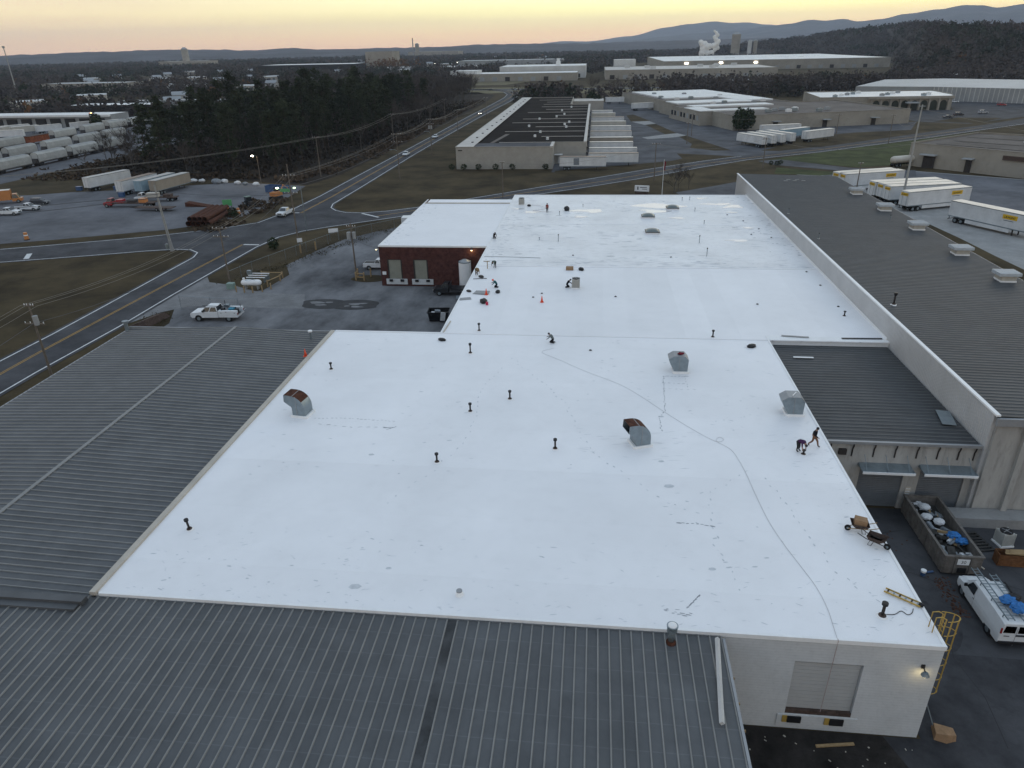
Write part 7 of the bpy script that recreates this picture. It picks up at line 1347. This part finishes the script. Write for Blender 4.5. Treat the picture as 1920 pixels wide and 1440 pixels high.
wbx = thing('box_truck', 'white box truck behind the brick wing', 'truck', (-35.5, 150.5, .02), R(184)); bevel(MB().bb(-1.0, 5.2, -1.2, 1.2, .9, 3.4).build('cargo_box', 'paint_truck', wbx), .08, 2); MB().bb(-7, -1.1, -1.05, 1.05, .6, 2.6).build('body', 'paint_truck', wbx)
for x in (-5, 3.4):
    for y in (-.95, .95): wheel(wbx, x, y, .46, .3)
pst = []
for k in range(9):
    row, c = divmod(k, 5); x = -92.4 + c * 1.22 + row * .6; z = .62 + row * 1.05; o = thing('steel_pipe', 'big rusty steel pipe in the stack by the junction', 'pipe', (x, 154.4, z), R(6), 'stacked steel pipes'); n = 16; b = MB(); secs = lambda r_, y: [(r_ * math.cos(6.2832 * i / n), y, r_ * math.sin(6.2832 * i / n)) for i in range(n)]; b.loft([secs(.58, 0), secs(.58, 14)], cap=False); b.loft([secs(.52, 14), secs(.52, 0)], cap=False); b.loft([secs(.52, 0), secs(.58, 0)], cap=False); b.build('pipe_wall', 'rust', o)
    if row and c > 3: pass
bl = thing('construction_barrel', '', 'barrel', group='orange construction barrels'); MB().cyl((0, 0, 0), (0, 0, 1.0), .32, .24, 14).build('drum', 'truck_orange', bl); MB().cyl((0, 0, .55), (0, 0, .72), .279, .262, 14, cap=False).build('stripe', 'edge_white', bl); MB().cyl((0, 0, 0), (0, 0, .1), .4, n=14).build('base', 'black', bl)
for i, (x, y, lb) in enumerate(((-92.2, 169.6, 'orange barrel at the end of the pipe stack by the sign'), (-89.2, 167.6, 'orange barrel between the pipe stack and the bush'), (-86.2, 167, 'orange barrel beside the yellowing bush'), (-122.5, 141.2, 'orange barrel alone on the lot verge'))): o = bl if i == 0 else dup(bl); o.location = (x, y, .03); o.scale = (1.5, 1.5, 1.6); o['label'] = lb
gs_ = thing('green_sign_trailer', 'square green sign on legs beside the pipe stack', 'sign', (-90.9, 171.2, .03), R(20)); MB().bb(-1.1, 1.1, -.08, .08, 1.3, 2.8).build('panel', 'green_lit', gs_)
for x in (-.9, .9): MB().bb(x - .06, x + .06, -.06, .06, 0, 1.3).build('leg', 'iron', gs_)
tc_ = thing('tractor', 'small dark tractor with cab by the yellowing bush', 'tractor', (-87.6, 176.4, .03), R(-40)); MB().bb(-1.2, .1, -.7, .7, 1.2, 2.5).build('cab', 'glass_dark', tc_); MB().bb(-1.3, .2, -.75, .75, 2.5, 2.62).build('cab_roof', 'pale_green', tc_); MB().bb(.1, 1.7, -.4, .4, .7, 1.4).build('hood', 'iron', tc_)
for y in (-.8, .8): wheel(tc_, -.6, y, .75, .4); wheel(tc_, 1.2, y, .45, .3)
ex = thing('excavator', 'orange excavator beside the blue container', 'excavator', (-84.6, 186, .03), R(70)); MB().bb(-1.2, 1.6, -1, 1, 1.0, 2.0).build('house', 'truck_orange', ex); MB().bb(.4, 1.4, .1, .95, 2.0, 2.9).build('cab', 'glass_dark', ex); MB().tube([(1.4, -.4, 1.8), (2.8, -.4, 3.4), (4.3, -.4, 2.4), (4.5, -.4, .7)], [.22, .2, .16, .12], 4).build('boom', 'truck_orange', ex)
for y in (-.95, .95): MB().bb(-1.5, 1.5, y - .25, y + .25, 0, .8).build('track', 'black', ex)
bc = thing('blue_container', 'blue open top container with white mark at the forest edge', 'container', (-88.2, 195.6, .03), R(-12)); b = MB(); b.bb(-3.2, 3.2, -1.2, -1.12, .2, 2.0).bb(-3.2, 3.2, 1.12, 1.2, .2, 2.0).bb(-3.2, -3.12, -1.12, 1.12, .2, 2).bb(3.12, 3.2, -1.12, 1.12, .2, 2).bb(-3.1, 3.1, -1.1, 1.1, .2, .3); b.build('box', 'car_blue', bc); MB().bb(-.3, .3, -1.23, -1.205, .9, 1.5).build('mark', 'edge_white', bc)
for k in range(8): MB().bb(-3.0 + k * .85, -2.92 + k * .85, -1.27, -1.205, .2, 2.0).build('side_rib', 'car_blue', bc)
for i, (x, y, s) in enumerate(((-125.5, 211, 1.1), (-122.3, 212.4, .9), (-119.6, 212.6, .8), (-113.6, 209.8, 1.2), (-111.8, 211.4, .9), (-106.4, 208.9, .8), (-103.5, 207.8, .7), (-99.5, 206.6, .8))): o = tag(MB().blob((0, 0, s * .55), s, 2, .14, sc_=(1.3, 1, .75), seed=80 + i).build('bulk_bag', 'scrap_white' if i % 3 else 'scrap_grey'), 'pale bulk bag lying at the forest edge of the lot', 'bag', 'bulk bags at the forest edge'); o.location = (x, y, .03)
for i, (x, y) in enumerate(((-150.8, 199.2), (-139.3, 199.8))): o = tag(MB().box((0, 0, .5), (1.6, 1, 1)).box((0, 0, 1.05), (1.7, 1.1, .1)).build('blue_bin', 'car_blue'), ('blue bin left of the first lot trailer', 'blue bin by the white box trailer')[i], 'bin'); o.location = (x, y, .03)
tag(MB().box((-131, 189.2, .6), (1.4, 1, 1.1)).box((-131, 189.2, 1.2), (1.5, 1.1, .08)).build('blue_bin', 'car_blue'), 'blue bin at the rear of the brown roofed trailer', 'bin')
# ------------------------------------------------------------------ cars on the roads
sedan('car with bright headlights coming down the road', (-66.2, 437, .06), R(-91), 'car_dark', 'cars on the road', True, 'suv', 'driving_car'); sedan('white car driving up the road past the warehouse field', (-69.2, 322, .06), R(-90), 'paint_truck', 'cars on the road', False, 'car', 'driving_car'); sedan('white car driving along the warehouse field fence line', (-69.0, 268, .06), R(-90), 'paint_truck', 'cars on the road', False, 'car', 'driving_car')
for i, (x, y, a) in enumerate(((-92, 676, 0), (-70, 674, 0), (-52, 676, 0), (-20, 680, 5), (12, 676, 0), (60, 668, 0))): sedan('dark car in the long far car park', (x, y, .06), R(a), ('car_dark', 'car_silver', 'car_black')[i % 3], 'cars in the far car park')
# ------------------------------------------------------------------ poles, lamps, signs, wires
def pole(label, x, y, h, arms=((-.4, 2.4),), tf=0, m='wood_pole', rz=0, lamp=None, r_=.16, lean=(0, 0), name='utility_pole'):
    o = thing(name, label, 'utility pole', (x, y, 0), rz, 'utility poles'); o.rotation_euler = (lean[0], lean[1], rz)
    MB().cyl((0, 0, 0), (0, 0, h), r_, r_ * .62, 10).build('shaft', m, o)
    for dz, L_ in arms:
        a = MB().bb(-L_ / 2, L_ / 2, -.07, .07, h + dz - .07, h + dz + .07).build('crossarm', 'concrete_pole' if m != 'wood_pole' else 'wood_pole', o)
        for k in (-.46, -.2, .2, .46): MB().cyl((k * L_, 0, h + dz + .07), (k * L_, 0, h + dz + .28), .05, .03, 6).build('insulator', 'edge_white', a)
    for k in range(tf): MB().cyl((.42 * (1 if k == 0 else -1) if tf > 1 else .42, -.12 if k < 2 else -.5, h * .72), (.42 * (1 if k == 0 else -1) if tf > 1 else .42, -.12 if k < 2 else -.5, h * .72 + 1.15), .3, n=12).build('transformer', 'wall_grey_far', o)
    if lamp: q = MB().tube([(0, 0, h * lamp), (-.9, 0, h * lamp + .5), (-1.9, 0, h * lamp + .45)], .05, 5).build('lamp_arm', 'galv', o); MB().box((-2.1, 0, h * lamp + .42), (.6, .26, .14)).build('lamp_head', 'galv', q)
    return o
PO = [('wooden pole with white transformer by the metal warehouse road side', -66.8, 74.1, 9.6, ((-.3, 1.2), (-2.6, 2.6)), 1), ('wooden pole with two pale crossarms by the driveway', -61.9, 112.4, 9.8, ((-.2, 2.6), (-1.6, 2.8)), 0), ('tall wooden pole with double crossarms at the junction corner', -60.1, 139.3, 16, ((-2.2, 2.6), (-5.6, 2.8)), 0), ('wooden pole with two crossarms on the warehouse field', -58.3, 216.5, 13.4, ((-.3, 3), (-2.5, 3.4)), 0), ('wooden pole with twin transformers on the warehouse field', -59.2, 267.6, 13, ((-.4, 2.2), (-2, 2.6)), 2), ('plain wooden pole farther up the warehouse field', -60.5, 330, 11, ((-.3, 2.4),), 0), ('plain wooden pole near the road bend', -59, 410, 11, ((-.3, 2.4),), 0), ('wooden pole with a flat head at the forest edge', -85, 221.6, 12, ((-.2, 2.2),), 0), ('wooden pole at the forest edge halfway up the road', -82, 300, 12, ((-.2, 2.2),), 0), ('wooden pole at the forest edge near the road bend', -80, 400, 11, ((-.2, 2.2),), 0),
      ('pole with a cluster of transformers beside the brick wing', -41.0, 117.6, 9.4, ((-.6, 1.6),), 3), ('slim pole by the warehouse verge in front of the trailers', 17.5, 213, 10.6, ((-.3, 2.4),), 0), ('pole with box behind the white roof edge', -23.5, 189.2, 9, ((-.1, 1.2),), 0), ('slim pole in the dock lot', 40.8, 322, 9, ((-.3, 2),), 0), ('slim pole at the plant road verge', 52.7, 236.6, 9, ((-.3, 2),), 0), ('slim pole on the lawn edge of the plant road', 109.5, 292, 10.3, ((-.3, 2),), 0), ('slim pole on the verge before the tan plant', 93, 301, 10, ((-.3, 2),), 0), ('slim pole among the yellow plated trailers', 66.9, 193.1, 8, ((-.3, 1.2),), 0), ('pole before the evergreen at the plant corner', 36, 296, 8, ((-.3, 1.6),), 0)]
for i, p in enumerate(PO): pole(p[0], p[1], p[2], p[3], p[4], p[5], lamp=.62 if i in (3, 4) else None)
lm = thing('light_mast', 'very tall slim grey mast beside the trailers with yellow plates', 'mast', (73.2, 179.9, 0)); MB().cyl((0, 0, 0), (0, 0, 22.4), .28, .14, 12).build('shaft', 'concrete_pole', lm); MB().bb(-.7, .7, -.08, .08, 22.0, 22.15).build('crossarm', 'galv', lm); MB().cyl((0, 0, 0), (0, 0, .5), .6, n=12).build('footing', 'concrete', lm)
hm = thing('steel_mast', 'pale double steel mast with cabinet at the tip of the grass', 'mast', (-84.3, 133.2, 0)); hm.rotation_euler = (0, R(-3), 0)
for x in (-.18, .18): MB().cyl((x, 0, 0), (x * .6, 0, 13), .13, .08, 8).build('tube', 'concrete_pole', hm)
MB().cyl((0, 0, 0), (0, 0, 2.2), .4, .3, 10).build('footing', 'concrete', hm); MB().bb(-1.1, -.6, -.25, .25, .4, 1.5).build('cabinet', 'galv', hm)
tmst = thing('radio_mast', 'thin pale mast rising over the houses far left', 'mast', (-560, 690, 0)); MB().cyl((0, 0, 0), (0, 0, 44), .7, .35, 8).build('shaft', 'concrete_pole', tmst); MB().cyl((0, 0, 43), (0, 0, 44.5), 1.2, n=8).build('head', 'galv', tmst)
def street_lamp(label, x, y, h, m='lamp_white', e=120, rz=0):
    o = thing('street_lamp', label, 'street lamp', (x, y, 0), rz); MB().cyl((0, 0, 0), (0, 0, h), .12, .07, 8).build('post', 'wood_pole', o); MB().tube([(0, 0, h - .1), (.7, 0, h + .1), (1.3, 0, h)], .04, 5).build('arm', 'galv', o); MB().blob((1.4, 0, h - .05), .34, 2, 0, sc_=(1.2, 1, .6)).build('lens', m, o)
    l = bpy.data.lights.new('street_lamp_light', 'POINT'); l.energy = e; l.color = (1, .8, .5); l.shadow_soft_size = .3; lo = bpy.data.objects.new('street_lamp_light', l); COL.objects.link(lo); lo.parent = o; lo.location = (1.4, 0, h - .5)
street_lamp('lit street lamp at the forest edge of the gravel lot', -99.2, 209.4, 8.2, 'lamp_white', 500, R(180)); street_lamp('glowing orange lamp at the shed beyond the hoppers', -259, 364, 9, 'lamp_orange', 200); street_lamp('lit lamp over the far factory roof at left', -240, 1140, 13, 'lamp_white', 50); street_lamp('lit lamp on the depot beyond the pine stand', -208, 1150, 14, 'lamp_white', 50)
for i, x in enumerate((120, 165, 210)): o = tag(MB().box((0, 0, 0), (4.2, .6, 1.6)).build('flood_lamp', 'lamp_white'), 'lit flood lamp on the sprawling white roofed factory wall', 'lamp', 'flood lamps on the far factory'); o.location = (x, 1059.5, 9)
sg = thing('street_sign', 'lit green street name sign hanging over the junction', 'sign', (-62.8, 151, 0)); MB().cyl((0, 0, 0), (0, 0, 9.5), .12, .08, 8).build('post', 'galv', sg); MB().tube([(0, 0, 9.4), (-2.6, .2, 9.6), (-5.6, .4, 9.4)], .06, 5).build('arm', 'galv', sg); MB().bb(-4.9, -2.7, .3, .4, 8.4, 9.1).build('panel', 'green_lit', sg); MB().blob((-5.5, .4, 9.2), .28, 2, 0, sc_=(1.3, 1, .6)).build('lens', 'lamp_green', sg); MB().blob((-1.5, .1, 9.3), .2, 2, 0, sc_=(1.3, 1, .6)).build('lens', 'lamp_green', sg)
for nm, lb, x, y, w_, h, z, a in (('notice_board', 'white notice board on the fence by the yard corner', -53.6, 142.6, 2.0, .8, 1.7, 22), ('notice_board', 'small white notice at the foot of the junction pole', -59.2, 137.9, 1.0, .8, .8, 25)): o = thing(nm, lb, 'sign', (x, y, .02), R(a)); MB().bb(-w_ / 2, w_ / 2, -.04, .04, z, z + h).build('panel', 'edge_white', o); MB().bb(-w_ / 2 + .1, -w_ / 2 + .18, .041, .1, 0, z + h).bb(w_ / 2 - .18, w_ / 2 - .1, .041, .1, 0, z + h).build('posts', 'galv', o)['kind'] = 'stuff'
ms = thing('entrance_sign', 'white entrance sign with dark lettering on the grass by the flagpole', 'sign', (12.9, 193.2, .02), R(-14)); MB().bb(-1.9, 1.9, -.15, .15, .8, 2.3).build('panel', 'edge_white', ms); MB().bb(-1.2, -.9, -.16, -.151, 1.2, 2.0).build('emblem', 'car_dark', ms); MB().bb(-.5, 1.3, -.16, -.151, 1.75, 1.9).build('lettering_line', 'car_dark', ms); MB().bb(.1, 1.4, -.16, -.151, 1.35, 1.47).build('lettering_line', 'car_dark', ms); MB().bb(-1.7, 1.7, -.1, .1, 0, .8).build('plinth', 'iron_brown', ms)
fp = thing('flagpole', 'white flagpole with folded flag on the entry lawn', 'flagpole', (18.1, 192.3, 0)); MB().cyl((0, 0, 0), (0, 0, 9), .08, .05, 8).build('pole', 'edge_white', fp); MB().add([(.06, 0, 8.8), (.5, .08, 8.3), (.35, -.04, 6.2), (.06, 0, 6.4)], [(0, 1, 2, 3), (3, 2, 1, 0)]).build('flag', 'cloth_red', fp)
WM = 'wire_dark'; mat(WM, (.10, .10, .105), .6, .1, 1); mat('wire_pale', (.24, .22, .19), .6, .1, 1)
def wire(a, b_, sag=1.2, r_=.03, m=WM, label='overhead power wire sagging between poles along the main road', group='overhead wires along the road'):
    a, b_ = Vector(a), Vector(b_); pts = [a.lerp(b_, t) - Vector((0, 0, sag * 4 * t * (1 - t))) for t in [k / 12 for k in range(13)]]; o = MB().tube([p - a for p in pts], r_, 4).build('overhead_wire', m); o.location = a; return tag(o, label, 'wire', group)
chain = [(-66, 20, 9.2), (-66.8, 74.1, 9.3), (-61.9, 112.4, 9.5), (-60.1, 139.3, 13.8), (-58.3, 216.5, 13.1), (-59.2, 267.6, 12.6), (-60.5, 330, 10.7), (-59, 410, 10.7)]
for a, b_ in zip(chain, chain[1:]):
    for dx in (-1.1, -.4, 1.1): wire((a[0] + dx, a[1], a[2]), (b_[0] + dx, b_[1], b_[2]), 1.0, .02 if a[1] < 200 else .032, 'wire_pale')
    wire((a[0], a[1], a[2] - 2.2), (b_[0], b_[1], b_[2] - 2.2), 1.4, .028, WM)
ch2 = [(-150, 150, 11), (-85, 221.6, 11.8), (-82, 300, 11.8), (-80, 400, 10.8)]
for a, b_ in zip(ch2, ch2[1:]):
    for dx in (-.9, .9): wire((a[0] + dx, a[1], a[2]), (b_[0] + dx, b_[1], b_[2]), 1.5, .032, 'wire_pale', 'overhead wire along the forest edge', 'overhead wires at the forest edge')
wire((-84.3, 133.2, 12), (-60.1, 139.3, 10.4), .8, .035, WM, 'dark cable between steel mast and junction pole', None); wire((-84.3, 133.2, 11.4), (-210, 118, 9), 2.2, .06, WM, 'thick dark cable running left from the steel mast', None); wire((-84.3, 133.2, 10.8), (-205, 112, 8), 2.4, .06, WM, 'second dark cable running left from the steel mast', None)
wire((-41, 117.6, 7), (-34.9, 113.2, 6.3), .4, .03, WM, 'dark service cable from the transformer pole to the brick wing', None)
for k, (a, b_) in enumerate((((73.2, 179.9, 21.5), (170, 60, 8)), ((73.2, 179.9, 16), (190, 60, 6)), ((73.2, 179.9, 19), (109.5, 292, 10)), ((40.8, 322, 8.8), (20, 470, 11)), ((40.8, 322, 8.8), (93, 301, 9.8)), ((52.7, 236.6, 8.8), (73.2, 179.9, 14)), ((17.5, 213, 10.4), (52.7, 236.6, 8.8)), ((-23.5, 189.2, 8.8), (17.5, 213, 10.4)))): wire(a, b_, 2.2, .024 if k < 2 else .032, 'wire_pale', ('pale wire sloping down from the mast top to the right', 'pale wire sloping down from mid mast to the right', 'pale wire from the mast to the lawn edge pole', 'pale wire from the dock lot pole past the plant', 'pale wire crossing to the verge pole', 'pale wire from the road verge pole to the mast', 'wire between the verge poles by the trailers', 'wire from the box pole to the verge pole')[k], None)
# ------------------------------------------------------------------ evening haze
hz = MB(); hz.bb(-13500, 13500, -700, 14000, -3, 420); ho = tag(hz.build('haze', bpy.data.materials.new('haze')), kind='stuff')
hm_ = ho.data.materials[0]; hm_.use_nodes = True; hm_.node_tree.nodes.clear(); hv = N(hm_.node_tree, 'ShaderNodeVolumePrincipled'); hv.inputs['Density'].default_value = HAZE; hv.inputs['Color'].default_value = (.74, .85, 1.0, 1); hv.inputs['Anisotropy'].default_value = .0; oo = N(hm_.node_tree, 'ShaderNodeOutputMaterial'); hm_.node_tree.links.new(hv.outputs[0], oo.inputs['Volume'])
